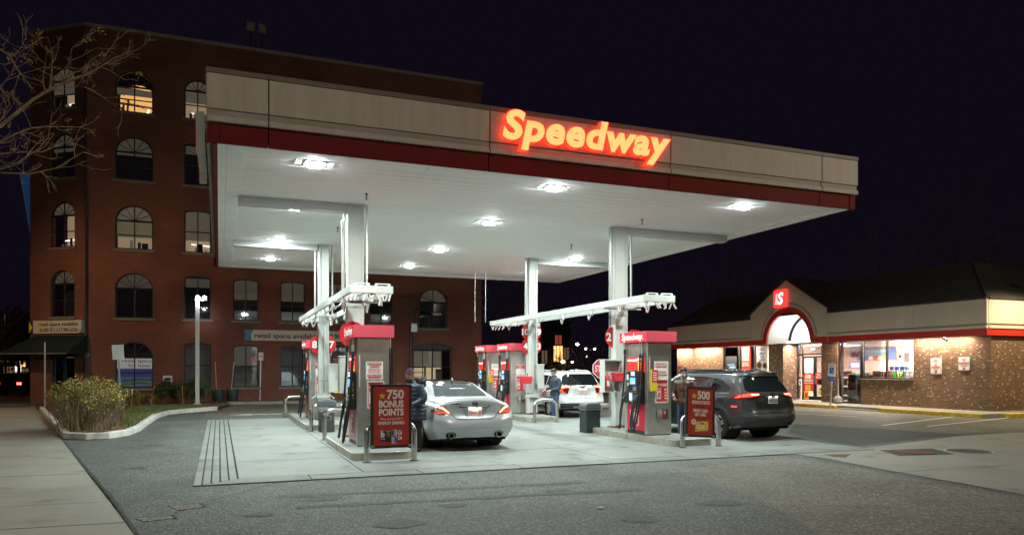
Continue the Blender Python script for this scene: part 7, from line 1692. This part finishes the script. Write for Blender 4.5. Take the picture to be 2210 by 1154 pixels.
# --- compact SUVs
def suv(h=1.69, w=.925, paint=None, upr=0.0):
    k = h / 1.69; q = w / .925
    def st(y, *pts): return [(p[0] * q, y + (p[2] if len(p) > 2 else 0), p[1] * (k if p[1] > 1.05 else 1)) for p in pts]
    main = [st(.12, (.80, .33, .10), (.885, .50, .02), (.89, .72, .05), (.865, .98, .10), (.80, 1.17, .16), (.665, 1.50, .36), (.50, 1.615, .27), (.27, 1.645, .22), (0, 1.652, .20)),
            st(.6, (.83, .28), (.915, .48), (.925, .75), (.905, 1.0), (.85, 1.16, .04), (.695, 1.535, .04), (.53, 1.645), (.28, 1.672), (0, 1.68)),
            st(1.2, (.84, .27), (.92, .47), (.93, .75), (.915, 1.0), (.86, 1.13), (.70, 1.545), (.54, 1.65), (.28, 1.682), (0, 1.69)),
            st(1.9, (.84, .27), (.92, .47), (.93, .75), (.915, .99), (.86, 1.10), (.70, 1.55), (.54, 1.65), (.28, 1.685), (0, 1.692)),
            st(2.6, (.84, .27), (.92, .47), (.93, .75), (.91, .98), (.86, 1.08), (.70, 1.53), (.54, 1.625), (.28, 1.655), (0, 1.66)),
            st(3.1, (.84, .27), (.92, .47), (.93, .75), (.905, .97), (.85, 1.05), (.73, 1.33), (.56, 1.43), (.29, 1.47), (0, 1.48)),
            st(3.55, (.84, .28), (.91, .47), (.925, .75), (.89, .96), (.80, 1.04), (.66, 1.09), (.5, 1.12, .05), (.27, 1.14, .1), (0, 1.145, .12)),
            st(4.2, (.80, .30), (.87, .48), (.88, .72), (.82, .90), (.72, .97), (.58, 1.0), (.42, 1.01, .03), (.22, 1.02, .06), (0, 1.025, .07)),
            st(4.52, (.66, .33), (.72, .48, .03), (.72, .70, .05), (.68, .84, .03), (.58, .89, .03), (.46, .91, .05), (.34, .92, .06), (.18, .93, .07), (0, .93, .08))]
    rear = [[(.665 * q, .48, 1.50 * k), (.50 * q, .39, 1.615 * k), (.27 * q, .34, 1.645 * k), (0, .32, 1.652 * k)],
            [(.74 * q, .385, 1.34 * k), (.52 * q, .30, 1.38 * k), (.28 * q, .27, 1.395 * k), (0, .26, 1.40 * k)],
            [(.80 * q, .28, 1.17 * k), (.56 * q, .165, 1.18 * k), (.29 * q, .14, 1.185 * k), (0, .13, 1.19 * k)],
            [(.845 * q, .24, 1.08), (.58 * q, .10, 1.09), (.30 * q, .07, 1.09), (0, .06, 1.09)],
            [(.875 * q, .21, .93), (.60 * q, .09, .92), (.31 * q, .08, .92), (0, .075, .92)],
            [(.89 * q, .17, .72), (.62 * q, .06, .72), (.32 * q, .06, .72), (0, .055, .72)],
            [(.89 * q, .14, .58), (.63 * q, .0, .58), (.33 * q, -.03, .58), (0, -.035, .58)],
            [(.87 * q, .15, .45), (.62 * q, .02, .45), (.33 * q, -.01, .45), (0, -.015, .45)],
            [(.80 * q, .22, .33), (.60 * q, .10, .33), (.32 * q, .08, .33), (0, .07, .33)]]
    return main, rear
m_, r_ = suv()
M_gun = mat('gunmetal_paint', (.085, .088, .098), .28, metal=.55, var=.03, coat=.9)
s1 = dict(main=m_, rear=r_, wheels=[(.96, .362), (3.65, .362)], wr=.362, hw=.93, len=4.6, under=.25, paint=M_gun, clad=True, decals=[
    ('rear_window', [(-.64, 1.18), (.64, 1.18), (.70, 1.21), (.62, 1.47), (.50, 1.55), (-.50, 1.55), (-.62, 1.47), (-.70, 1.21)], 'rear', M_cglass, .008, False),
    ('spoiler', [(-.60, 1.575), (.60, 1.575), (.52, 1.62), (-.52, 1.62)], 'rear', M_blackm, .03, False),
    ('side_window', [(.72, 1.17), (1.28, 1.15), (1.28, 1.50), (1.0, 1.48), (.60, 1.26)], 'left', M_cglass, .006, True), ('side_window', [(1.33, 1.15), (2.18, 1.12), (2.18, 1.54), (1.33, 1.51)], 'left', M_cglass, .006, True), ('side_window', [(2.26, 1.12), (3.3, 1.08), (2.95, 1.33), (2.66, 1.50), (2.26, 1.54)], 'left', M_cglass, .006, True),
    ('window_trim', [(.6, 1.125), (3.2, 1.065), (3.2, 1.08), (.6, 1.145)], 'left', M_chrome, .008, True),
    ('lower_cladding', [(-.86, .34), (.86, .34), (.90, .50), (.70, .60), (.45, .63), (-.45, .63), (-.70, .60), (-.90, .50)], 'rear', M_clad, .010, False),
    ('sill_cladding', [(1.4, .29), (3.2, .29), (3.2, .50), (1.4, .50)], 'left', M_clad, .010, True), ('corner_cladding', [(.12, .36), (.52, .36), (.50, .62), (.14, .60)], 'left', M_clad, .008, True),
    ('tail_lamp', [(.92, 1.13), (.66, 1.165), (.36, 1.155), (.40, 1.07), (.60, 1.03), (.92, 1.0)], 'rear', M_taildk, .012, True), ('tail_lamp', [(.08, 1.12), (.30, 1.13), (.56, 1.02), (.28, 1.0), (.08, 1.02)], 'left', M_taildk, .010, True),
    ('tail_lamp_led', [(.84, 1.115), (.66, 1.14), (.40, 1.135), (.43, 1.09), (.62, 1.06), (.84, 1.04)], 'rear', M_tail, .018, True), ('tail_lamp_led', [(.64, 1.125), (.42, 1.122), (.44, 1.10), (.64, 1.095)], 'rear', M_tailhot, .026, True), ('tail_lamp_led', [(.14, 1.10), (.28, 1.105), (.42, 1.03), (.26, 1.03), (.14, 1.05)], 'left', M_tail, .016, True),
    ('garnish', [(-.34, 1.085), (.34, 1.085), (.34, 1.13), (-.34, 1.13)], 'rear', M_blackm, .014, False), ('plate_recess', [(-.27, .87), (.27, .87), (.24, 1.06), (-.24, 1.06)], 'rear', M_clad, .006, False),
    ('side_reflector', [(.30, .80), (.48, .80), (.48, .84), (.30, .84)], 'left', M_tail, .010, True), ('fuel_flap', [(.72, .90), (.98, .92), (.95, 1.03), (.76, 1.02)], 'left', M_seam, .007, False), ('bumper_reflector', [(.55, .50), (.80, .50), (.80, .53), (.55, .53)], 'rear', M_taildk, .016, True)],
    seams=[([(.80, 1.17), (.83, .80), (.60, .67), (0, .66)], 'rear'), ([(1.32, 1.12), (1.50, .75), (1.42, .55)], 'left'), ([(2.22, .35), (2.22, 1.1)], 'left'), ([(.52, 1.18), (.50, 1.55)], 'left', .008)])
t, D, seam = car('dark grey sport utility car at the right island with red tail lamps lit', (12.46, 14.23, .02), R(6), s1)
numplate(t, -.0, .035, .885, '1BP258', M_blue, .31, .155)
b = MB()
for k in range(18):
    a, c = 2 * math.pi * k / 18, 2 * math.pi * (k + 1) / 18; b.quad(*[(rr * math.cos(w_), .05, 1.107 + rr * .7 * math.sin(w_)) for rr, w_ in ((.062, a), (.062, c), (.05, c), (.05, a))])
b.box(-.006, .006, .045, .05, 1.07, 1.14); b.build('emblem', M_chrome, t); text('XLE', .035, M_chrome, t, (.60, .03, .76), width=.12, depth=.004); text('RAV4', .04, M_chrome, t, (-.58, .03, .76), width=.2, bold=.02, depth=.004)
for s_ in (-1, 1):
    MB().tube([(s_ * .63, .75, 1.645), (s_ * .63, 1.1, 1.70), (s_ * .63, 2.3, 1.70), (s_ * .63, 2.65, 1.63)], .02, 6).build('roof_rail', M_blackm, t); MB().prism([(s_ * .93, 1.05), (s_ * 1.13, 1.07), (s_ * 1.13, 1.22), (s_ * .95, 1.22)], 'Y', 2.95, 3.07).build('wing_mirror', M_gun, t, bevel=.03)
MB().prism([(.42, 1.655), (.62, 1.68), (.55, 1.74)], 'X', -.02, .02).build('roof_aerial', M_gun, t); MB().tube([(.55, -.02, .40), (.55, .2, .40)], .04, 10).build('exhaust_tip', M_hub, t)
# open driver's door: outer skin, dark trim, glass and its frame
dr = thing_part('door', t, (-.92, 3.1, 0)); dr.rotation_euler = (0, 0, R(-58))
b = MB(); b.prism([(0, .36), (-1.0, .36), (-1.05, .75), (-1.02, 1.07), (0, 1.03)], 'X', -.09, .0); b.build('skin', M_gun, dr, bevel=.015)
b = MB(); b.prism([(-.03, .40), (-.97, .40), (-1.01, .75), (-.98, 1.05), (-.03, 1.01)], 'X', .002, .05); b.build('trim', M_black, dr, bevel=.015)
MB().tube([(-.03, -.05, 1.03), (-.03, -.35, 1.30), (-.1, -.62, 1.52), (-.1, -1.0, 1.54), (-.05, -1.02, 1.07)], .022, 6).build('window_frame', M_blackm, dr); b = MB(); b.quad((-.04, -.07, 1.04), (-.04, -.36, 1.29), (-.1, -.62, 1.50), (-.1, -.98, 1.52), (-.05, -1.0, 1.08)); b.build('door_glass', glassmat('door_glass', (.5, .55, .55), .5), dr)
MB().box(.05, .09, -.7, -.25, .78, .84).build('arm_rest', M_grey, dr, bevel=.01); MB().lathe([(.09, .051), (.09, .06)], 16, (0, -.25, .55), 'X').build('door_speaker', M_grey, dr); MB().box(.05, .075, -.35, -.2, .93, .97).build('door_handle', M_chrome, dr, bevel=.006)

m_, r_ = suv(1.66, .92)
M_wpaint = mat('white_paint', (.74, .75, .77), .25, var=.02, coat=.9)
s2 = dict(main=m_, rear=r_, wheels=[(.93, .355), (3.65, .355)], wr=.355, hw=.925, len=4.6, under=.25, paint=M_wpaint, decals=[
    ('rear_window', [(-.66, 1.15), (.66, 1.15), (.72, 1.20), (.63, 1.45), (.52, 1.54), (-.52, 1.54), (-.63, 1.45), (-.72, 1.20)], 'rear', M_cglass, .008, False),
    ('side_window', [(.55, 1.19), (1.25, 1.15), (1.25, 1.48), (.70, 1.44)], 'left', M_cglass, .006, True), ('side_window', [(1.32, 1.15), (2.18, 1.12), (2.18, 1.51), (1.32, 1.49)], 'left', M_cglass, .006, True), ('side_window', [(2.26, 1.12), (3.3, 1.08), (2.95, 1.31), (2.66, 1.47), (2.26, 1.51)], 'left', M_cglass, .006, True),
    ('tail_lamp', [(.92, 1.14), (.42, 1.155), (.40, 1.12), (.50, 1.06), (.70, 1.02), (.66, .92), (.56, .86), (.70, .86), (.92, .97)], 'rear', M_taildk, .012, True), ('tail_lamp', [(.10, 1.12), (.34, 1.12), (.40, 1.05), (.30, .92), (.10, .90)], 'left', M_taildk, .010, True),
    ('tail_lamp_led', [(.86, 1.11), (.46, 1.13), (.47, 1.095), (.70, 1.06), (.86, 1.06)], 'rear', M_tailhot, .020, True), ('tail_lamp_led', [(.88, 1.055), (.76, 1.05), (.72, .93), (.62, .875), (.70, .875), (.88, .98)], 'rear', M_tail, .020, True), ('tail_lamp_led', [(.14, 1.09), (.30, 1.09), (.34, 1.04), (.27, .96), (.14, .94)], 'left', M_tail, .016, True),
    ('lower_cladding', [(-.86, .34), (.86, .34), (.88, .52), (-.88, .52)], 'rear', M_clad, .010, False), ('bumper_chrome', [(-.6, .515), (.6, .515), (.6, .54), (-.6, .54)], 'rear', M_chrome, .016, False), ('skid_plate', [(-.35, .35), (.35, .35), (.40, .42), (-.40, .42)], 'rear', M_galv, .016, False),
    ('sill_cladding', [(1.35, .29), (3.25, .29), (3.25, .42), (1.35, .42)], 'left', M_clad, .010, True), ('plate_recess', [(-.30, .84), (.30, .84), (.36, 1.02), (-.36, 1.02)], 'rear', mat('white_shade', (.6, .61, .63), .3, var=0), .006, False), ('fuel_opening', [(.62 + .09 * math.cos(2 * math.pi * k / 14), .95 + .1 * math.sin(2 * math.pi * k / 14)) for k in range(14)], 'left', M_seam, .007, False)],  # shade of the plate recess painted as a duller white
    seams=[([(.80, 1.14), (.60, .70), (0, .68)], 'rear'), ([(1.30, 1.12), (1.45, .75), (1.40, .5)], 'left'), ([(2.22, .35), (2.22, 1.1)], 'left')])
t, D, seam = car('white sport utility car at the rear right island with curved red tail lamps', (11.88, 23.15, .02), R(0), s2)
numplate(t, 0, .04, .855, '9XN 731', M_ink, .31, .155); text('GMC', .075, M_hub, t, (0, .045, 1.05), width=.27, bold=.03, depth=.006)
for s_ in (-1, 1):
    MB().tube([(s_ * .62, .7, 1.60), (s_ * .62, 1.0, 1.665), (s_ * .62, 2.2, 1.67), (s_ * .62, 2.6, 1.60)], .02, 6).build('roof_rail', M_wpaint, t); MB().prism([(s_ * .92, 1.05), (s_ * 1.12, 1.07), (s_ * 1.12, 1.22), (s_ * .94, 1.22)], 'Y', 2.95, 3.07).build('wing_mirror', M_wpaint, t, bevel=.03)
MB().prism([(.42, 1.63), (.62, 1.655), (.55, 1.71)], 'X', -.02, .02).build('roof_aerial', M_wpaint, t)
# ================================================================ people
def solid(parts, voxel, name, m, parent, smooth_it=2):
    """join rough volumes into one continuous skin"""
    me = parts.mesh(name); o = bpy.data.objects.new(name, me); COL.objects.link(o)
    rm = o.modifiers.new('r', 'REMESH'); rm.mode = 'VOXEL'; rm.voxel_size = voxel
    if smooth_it: sm = o.modifiers.new('s', 'SMOOTH'); sm.iterations = smooth_it; sm.factor = .5
    dg = bpy.context.evaluated_depsgraph_get(); me2 = bpy.data.meshes.new_from_object(o.evaluated_get(dg)); bpy.data.objects.remove(o); me2.name = name
    me2.materials.clear(); return put(name, me2, m, parent, smooth='all')
def loft(b, secs, n=20):
    """elliptical sections (x, y, z, rx, ry) stacked into a closed volume"""
    i = len(b.v)
    for (x, y, z, rx, ry) in secs:
        for k in range(n): a = 2 * math.pi * k / n; b.v.append((x + rx * math.cos(a), y + ry * math.sin(a), z))
    m = len(secs)
    for s_ in range(m - 1):
        for k in range(n): p = i + s_ * n + k; q = i + s_ * n + (k + 1) % n; b.f.append((p, q, q + n, p + n))
    b.f.append(tuple(i + k for k in reversed(range(n)))); b.f.append(tuple(i + (m - 1) * n + k for k in range(n)))
def limb(b, pts, rad, n=12, quilt=0.0, every=.075):
    P = cr([Vector(p) for p in pts], 8); Rr = cr([Vector((r_, 0, 0)) for r_ in rad], 8); L = 0; out = []
    for k, p in enumerate(P):
        if k: L += (p - P[k - 1]).length
        out.append(Rr[k].x * (1 + quilt * abs(math.sin(math.pi * L / every))))
    b.tube(P, out, n)
def hand(b, wrist, d, palm_n, side, curl=.6):
    """palm and five bent fingers; d: pointing direction, palm_n: side the fingers curl to"""
    d = Vector(d).normalized(); pn = Vector(palm_n); pn = (pn - d * pn.dot(d)).normalized(); s_ = d.cross(pn) * side; w = Vector(wrist)
    b.tube([w - d * .02, w + d * .03, w + d * .085], [.026, .038, .036], 8); b.obox(w + d * .05, d, s_, pn, .04, .038, .014)
    for k, (off, L) in enumerate(((-.03, .075), (-.01, .085), (.011, .08), (.03, .062))):
        p = w + d * .085 + s_ * off; q = p + (d * math.cos(curl * .5) + pn * math.sin(curl * .5)) * L * .45; r_ = q + (d * math.cos(curl * 1.4) + pn * math.sin(curl * 1.4)) * L * .32; e = r_ + (d * math.cos(curl * 2.2) + pn * math.sin(curl * 2.2)) * L * .25
        b.tube([p - d * .01, q, r_, e], [.0105, .0098, .009, .0075], 7)
    p = w + d * .03 - s_ * .03; b.tube([p, p - s_ * .028 + d * .025 + pn * .012, p - s_ * .034 + d * .055 + pn * .028], [.013, .0115, .009], 7)
def head_volume(b, c, yaw, pitch, s_=1.0):
    """skull, face, nose, chin, ears around c; looks along -Y before turning"""
    i = len(b.v); q = MB()
    loft(q, [(0, .0, -.118, .02, .03), (0, -.022, -.112, .038, .045), (0, -.018, -.09, .055, .075), (0, -.008, -.05, .067, .092), (0, 0, 0, .074, .099), (0, .004, .04, .076, .101), (0, .008, .08, .068, .09), (0, .01, .105, .048, .066), (0, .01, .118, .015, .02)], 20)
    q.tube([(0, -.088, .012), (0, -.104, -.012), (0, -.112, -.03), (0, -.095, -.038)], [.010, .013, .016, .010], 8)
    q.tube([(-.022, -.088, -.064), (0, -.096, -.064), (.022, -.088, -.064)], [.007, .010, .007], 6); q.tube([(-.02, -.086, -.074), (0, -.093, -.075), (.02, -.086, -.074)], [.007, .009, .007], 6)
    q.tube([(-.045, -.082, .022), (-.02, -.094, .024)], .009, 6); q.tube([(.045, -.082, .022), (.02, -.094, .024)], .009, 6)
    for e in (-1, 1): q.tube([(e * .074, .01, .03), (e * .086, .02, .015), (e * .084, .018, -.02), (e * .073, .008, -.035)], [.008, .012, .011, .007], 7)
    rot = Matrix.Rotation(yaw, 3, 'Z') @ Matrix.Rotation(pitch, 3, 'X')
    q.v = [tuple(Vector(c) + rot @ (Vector(v) * s_)) for v in q.v]; b.f += [tuple(k + i for k in f) for f in q.f]; b.v += q.v
    return lambda p: tuple(Vector(c) + rot @ (Vector(p) * s_))
M_skin = mat('skin_tan', (.42, .24, .16), .5, var=.06, vscale=12); M_skin2 = mat('skin_brown', (.25, .13, .08), .5, var=.06, vscale=12)
M_navy = mat('navy_nylon', (.022, .034, .06), .42, var=.15, vscale=6); M_denim = mat('denim', (.05, .085, .17), .8, var=.25, vscale=9); M_blackcloth = mat('black_cloth', (.012, .012, .014), .8, var=.2); M_hair = mat('dark_hair', (.012, .009, .008), .6, var=.3, vscale=30)
M_fur = mat('grey_fur', (.28, .25, .24), .95, var=.5, vscale=30, bump=1.0, bscale=60); M_leather = mat('brown_leather', (.10, .05, .03), .38, var=.25, vscale=5); M_shirt = mat('grey_shirt', (.16, .18, .22), .8, var=.1); M_mask = mat('mask_blue', (.30, .50, .68), .7, var=.04); M_shoe = mat('shoe', (.02, .02, .022), .5, var=.2); M_eye = mat('eye_dark', (.01, .008, .008), .2, var=0)
def person(label, loc, rz_, hgt, pose, look, cloth):
    t = thing('person', label, 'person', loc, rz=rz_); k = hgt / 1.75
    V = lambda p: tuple(Vector(p) * k)
    sh, el, wr, hd = pose['sh'], pose['el'], pose['wr'], pose['hand']; hip, kn, an = pose['hip'], pose['kn'], pose['an']; hc = pose['head']
    b = MB()
    loft(b, [(s_[0] * k, s_[1] * k, max(s_[2], .88) * k, (s_[3] - .035) * k, (s_[4] - .03) * k) for s_ in pose['torso'][1:]], 20); loft(b, [(hc[0] * k * .5, (pose['torso'][-1][1] + hc[1]) / 2 * k, 1.38 * k, .06 * k, .06 * k), (hc[0] * k, hc[1] * k + .01, 1.56 * k, .055 * k, .058 * k)], 12)
    fn = head_volume(b, V(hc), look[0], look[1], k)
    for s_ in (0, 1):
        limb(b, [V(sh[s_]), V(el[s_]), V(wr[s_])], [.052 * k, .042 * k, .028 * k]); limb(b, [V(hip[s_]), V(kn[s_]), V(an[s_])], [.07 * k, .055 * k, .04 * k]); hand(b, V(wr[s_]), hd[s_][0], hd[s_][1], 1 if s_ else -1, hd[s_][2])
    solid(b, .0085, 'body', cloth['skin'], t, 2)
    for e in (-1, 1): q = MB().lathe([(.001, -.008), (.009, -.006), (.011, 0), (.001, .006)], 10, (0, 0, 0), 'Y'); q.v = [fn((x + e * .03, y - .089, z + .008)) for x, y, z in q.v]; q.build('eye', M_eye, t)
    # trousers
    b = MB(); loft(b, [(0, .0, .74 * k, .13 * k, .11 * k), (0, 0, .86 * k, .165 * k, .125 * k), (0, 0, 1.0 * k, .16 * k, .12 * k)])
    for s_ in (0, 1): limb(b, [V(hip[s_]), V(kn[s_]), V((an[s_][0], an[s_][1] + .0, an[s_][2] + .0))], [.105 * k, .085 * k, .068 * k], 14)
    solid(b, .014, 'trousers', cloth['legs'], t, 2)
    for s_ in (0, 1):
        a = Vector(an[s_]) * k; fd = Vector(pose['foot'][s_]).normalized(); q = MB(); q.tube([a + Vector((0, 0, -.01)) - fd * .05, a + fd * .0 + Vector((0, 0, -.035)), a + fd * .10 + Vector((0, 0, -.05)), a + fd * .18 + Vector((0, 0, -.055))], [.045, .05, .045, .03], 10)
        q.v = [(x, y, max(z, .004)) for x, y, z in q.v]; q.build('shoe', M_shoe, t, smooth='all')
    # jacket
    b = MB(); J = cloth['jacket']; qa = J['quilt']; n = 34; S_ = pose['torso']; z0, z1 = J['hem'], 1.43; secs = []
    for j in range(n + 1):
        z = z0 + (z1 - z0) * j / n
        for a, c in zip(S_, S_[1:]):
            if a[2] <= z <= c[2]: f = (z - a[2]) / (c[2] - a[2]); s = [a[i] + (c[i] - a[i]) * f for i in range(5)]; break
        else:
            s = list(S_[0] if z < S_[0][2] else S_[-1]); s[2] = z
        add = J['thick'] + qa * abs(math.sin(math.pi * (z - z0) / J['every'])); secs.append(tuple(k * q for q in (s[0], s[1], z, s[3] + add, s[4] + add)))
    loft(b, secs, 24)
    for s_ in (0, 1): limb(b, [V(Vector(sh[s_]) * .96 + Vector((0, 0, .045))), V(el[s_]), V(Vector(wr[s_]) * .93 + Vector(el[s_]) * .07)], [(.075 + J['thick'] * .5) * k, (.062 + J['thick'] * .5) * k, .05 * k], 14, quilt=qa * 3.2, every=J['every'])
    loft(b, [(pose['torso'][-1][0] * k, pose['torso'][-1][1] * k, 1.38 * k, .12 * k, .10 * k), (hc[0] * k * .7, hc[1] * k * .7 + .015, 1.47 * k, .085 * k, .085 * k), (hc[0] * k * .8, hc[1] * k * .8 + .015, 1.50 * k, .075 * k, .08 * k)], 16)
    jk = solid(b, .0125, 'jacket', J['mat'], t, 2)
    return t, fn, k
STAND = dict(torso=[(0, 0, .60, .17, .13), (0, 0, .86, .165, .125), (0, 0, 1.02, .145, .11), (0, -.005, 1.2, .165, .12), (0, 0, 1.34, .185, .115), (0, .005, 1.42, .12, .085)], sh=[(-.19, .0, 1.40), (.19, 0, 1.40)], el=[(-.26, .03, 1.10), (.26, .03, 1.10)], wr=[(-.22, -.16, .95), (.22, -.16, .95)],
             hand=[((.3, -.8, -.3), (1, 0, 0), .5), ((-.3, -.8, -.3), (-1, 0, 0), .5)], hip=[(-.09, 0, .88), (.09, 0, .88)], kn=[(-.10, -.02, .48), (.10, -.02, .48)], an=[(-.10, .02, .09), (.11, .02, .09)], foot=[(-.1, -1, 0), (.15, -1, 0)], head=(0, -.01, 1.625))
def P_(**kw): d = dict(STAND); d.update(kw); return d
# 1: beanie and long navy puffer coat, by the silver saloon
t, fn, k = person('person in a long navy puffer coat and dark beanie beside the silver saloon', (3.84, 15.12, .022), R(-72), 1.73, P_(head=(0, -.16, 1.60), torso=[(0, 0.03, .60, .17, .13), (0, .03, .86, .165, .125), (0, .02, 1.02, .145, .11), (0, -.02, 1.2, .165, .12), (0, -.05, 1.34, .185, .115), (0, -.07, 1.42, .12, .085)], sh=[(-.19, -.05, 1.40), (.19, -.05, 1.40)], el=[(-.27, -.02, 1.12), (.27, .0, 1.12)], wr=[(-.2, -.25, 1.02), (.18, -.22, .98)], hand=[((.2, -1, .1), (0, 0, -1), .7), ((-.2, -1, .0), (0, 0, -1), .7)]), (R(18), R(6)), dict(skin=M_skin2, legs=M_blackcloth, jacket=dict(mat=M_navy, hem=.66, thick=.045, quilt=.022, every=.085)))
def headgear(t, fn, name, secs, m, n=22, vox=None):
    q = MB(); loft(q, secs, n); q.v = [fn(v) for v in q.v]; return q.build(name, m, t, smooth='all')
headgear(t, fn, 'beanie', [(0, .012, .035, .083, .108), (0, .012, .05, .086, .111), (0, .012, .075, .085, .110), (0, .012, .079, .081, .105), (0, .014, .11, .074, .095), (0, .016, .14, .05, .066), (0, .02, .158, .02, .03)], mat('beanie_navy', (.016, .014, .03), .9, var=.3, vscale=40))
headgear(t, fn, 'beanie_band', [(0, .010, .038, .0865, .1115), (0, .010, .06, .0885, .1135), (0, .010, .062, .085, .11)], mat('beanie_red', (.22, .02, .05), .9, var=.5, vscale=40))
headgear(t, fn, 'face_scarf', [(0, -.006, -.125, .07, .085), (0, -.014, -.09, .072, .10), (0, -.012, -.062, .074, .102), (0, -.008, -.055, .06, .085)], M_blackcloth)
rq = random.Random(8); b = MB()
loft(b, [(0, .13 * k, 1.34 * k, .13, .05), (0, .135 * k, 1.42 * k, .15, .08), (0, .12 * k, 1.50 * k, .14, .085), (0, .11 * k, 1.54 * k, .10, .06)], 16); hood = solid(b, .016, 'hood', M_navy, t, 1)
b = MB()
for j in range(1500):
    a = rq.uniform(0, 2 * math.pi); c = Vector((.135 * math.cos(a), .10 * k + .085 * math.sin(a), 1.515 * k + .02 * math.sin(a) + rq.gauss(0, .012))); d = Vector((math.cos(a) * rq.uniform(.2, 1), math.sin(a) * rq.uniform(.2, 1) + .2, rq.uniform(-.4, 1))).normalized() * rq.uniform(.03, .065); s_ = d.orthogonal().normalized() * .004; b.quad(c - s_, c + s_, c + d)
b.build('fur_trim', M_fur, t)
# 2: navy puffer jacket and jeans, holding the nozzle at the white car
t, fn, k = person('person in a short navy puffer jacket and blue jeans beside the white car', (10.72, 23.0, .022), R(-82), 1.74, P_(head=(0, -.06, 1.615), torso=[(0, 0, .60, .17, .13), (0, 0, .86, .165, .125), (0, -.0, 1.02, .15, .115), (0, -.01, 1.2, .165, .125), (0, -.015, 1.34, .185, .12), (0, -.01, 1.42, .12, .085)], el=[(-.26, -.02, 1.10), (.26, -.0, 1.10)], wr=[(-.15, -.30, 1.0), (.13, -.29, .98)], hand=[((.2, -1, -.1), (0, 0, -1), .9), ((-.2, -1, -.1), (0, 0, -1), .9)]), (0, R(22)), dict(skin=M_skin, legs=M_denim, jacket=dict(mat=M_navy, hem=.84, thick=.03, quilt=.02, every=.07)))
def hair(t, fn, beard=False):
    headgear(t, fn, 'hair', [(0, .022, -.045, .055, .085), (0, .02, .0, .081, .098), (0, .018, .04, .083, .100), (0, .012, .065, .082, .108), (0, .012, .095, .070, .098), (0, .012, .12, .048, .068), (0, .012, .132, .015, .02)], M_hair)
    if beard: headgear(t, fn, 'beard', [(0, -.004, -.122, .05, .075), (0, -.006, -.09, .066, .088), (0, .005, -.04, .0715, .088), (0, .01, -.02, .07, .08)], M_hair)
hair(t, fn)
MB().box(-.19, -.10, -.05, .06, .82, .96).build('red_lining', M_redp, t, bevel=.02)
# 3: brown leather jacket and pale mask, at the grey car
t, fn, k = person('person in a brown leather jacket and pale blue face mask beside the grey car', (11.02, 15.85, .022), R(-62), 1.76, P_(head=(0, -.04, 1.62), el=[(-.29, .06, 1.10), (.29, .05, 1.10)], wr=[(-.22, -.12, .96), (.2, -.14, .95)], hand=[((.5, -.6, -.3), (1, 0, 0), .8), ((-.5, -.6, -.3), (-1, 0, 0), .8)]), (R(-5), R(16)), dict(skin=M_skin, legs=M_denim, jacket=dict(mat=M_leather, hem=.80, thick=.028, quilt=.006, every=.16)))
hair(t, fn, True)
headgear(t, fn, 'face_mask', [(0, -.026, -.112, .045, .07), (0, -.022, -.085, .062, .085), (0, -.022, -.05, .067, .092), (0, -.02, -.028, .064, .088), (0, -.02, -.02, .05, .075)], M_mask)
MB().prism([(-.012, .82), (.012, .82), (.03, 1.40), (-.03, 1.40)], 'Y', -.15, -.11).build('shirt_front', M_shirt, t, bevel=.01)
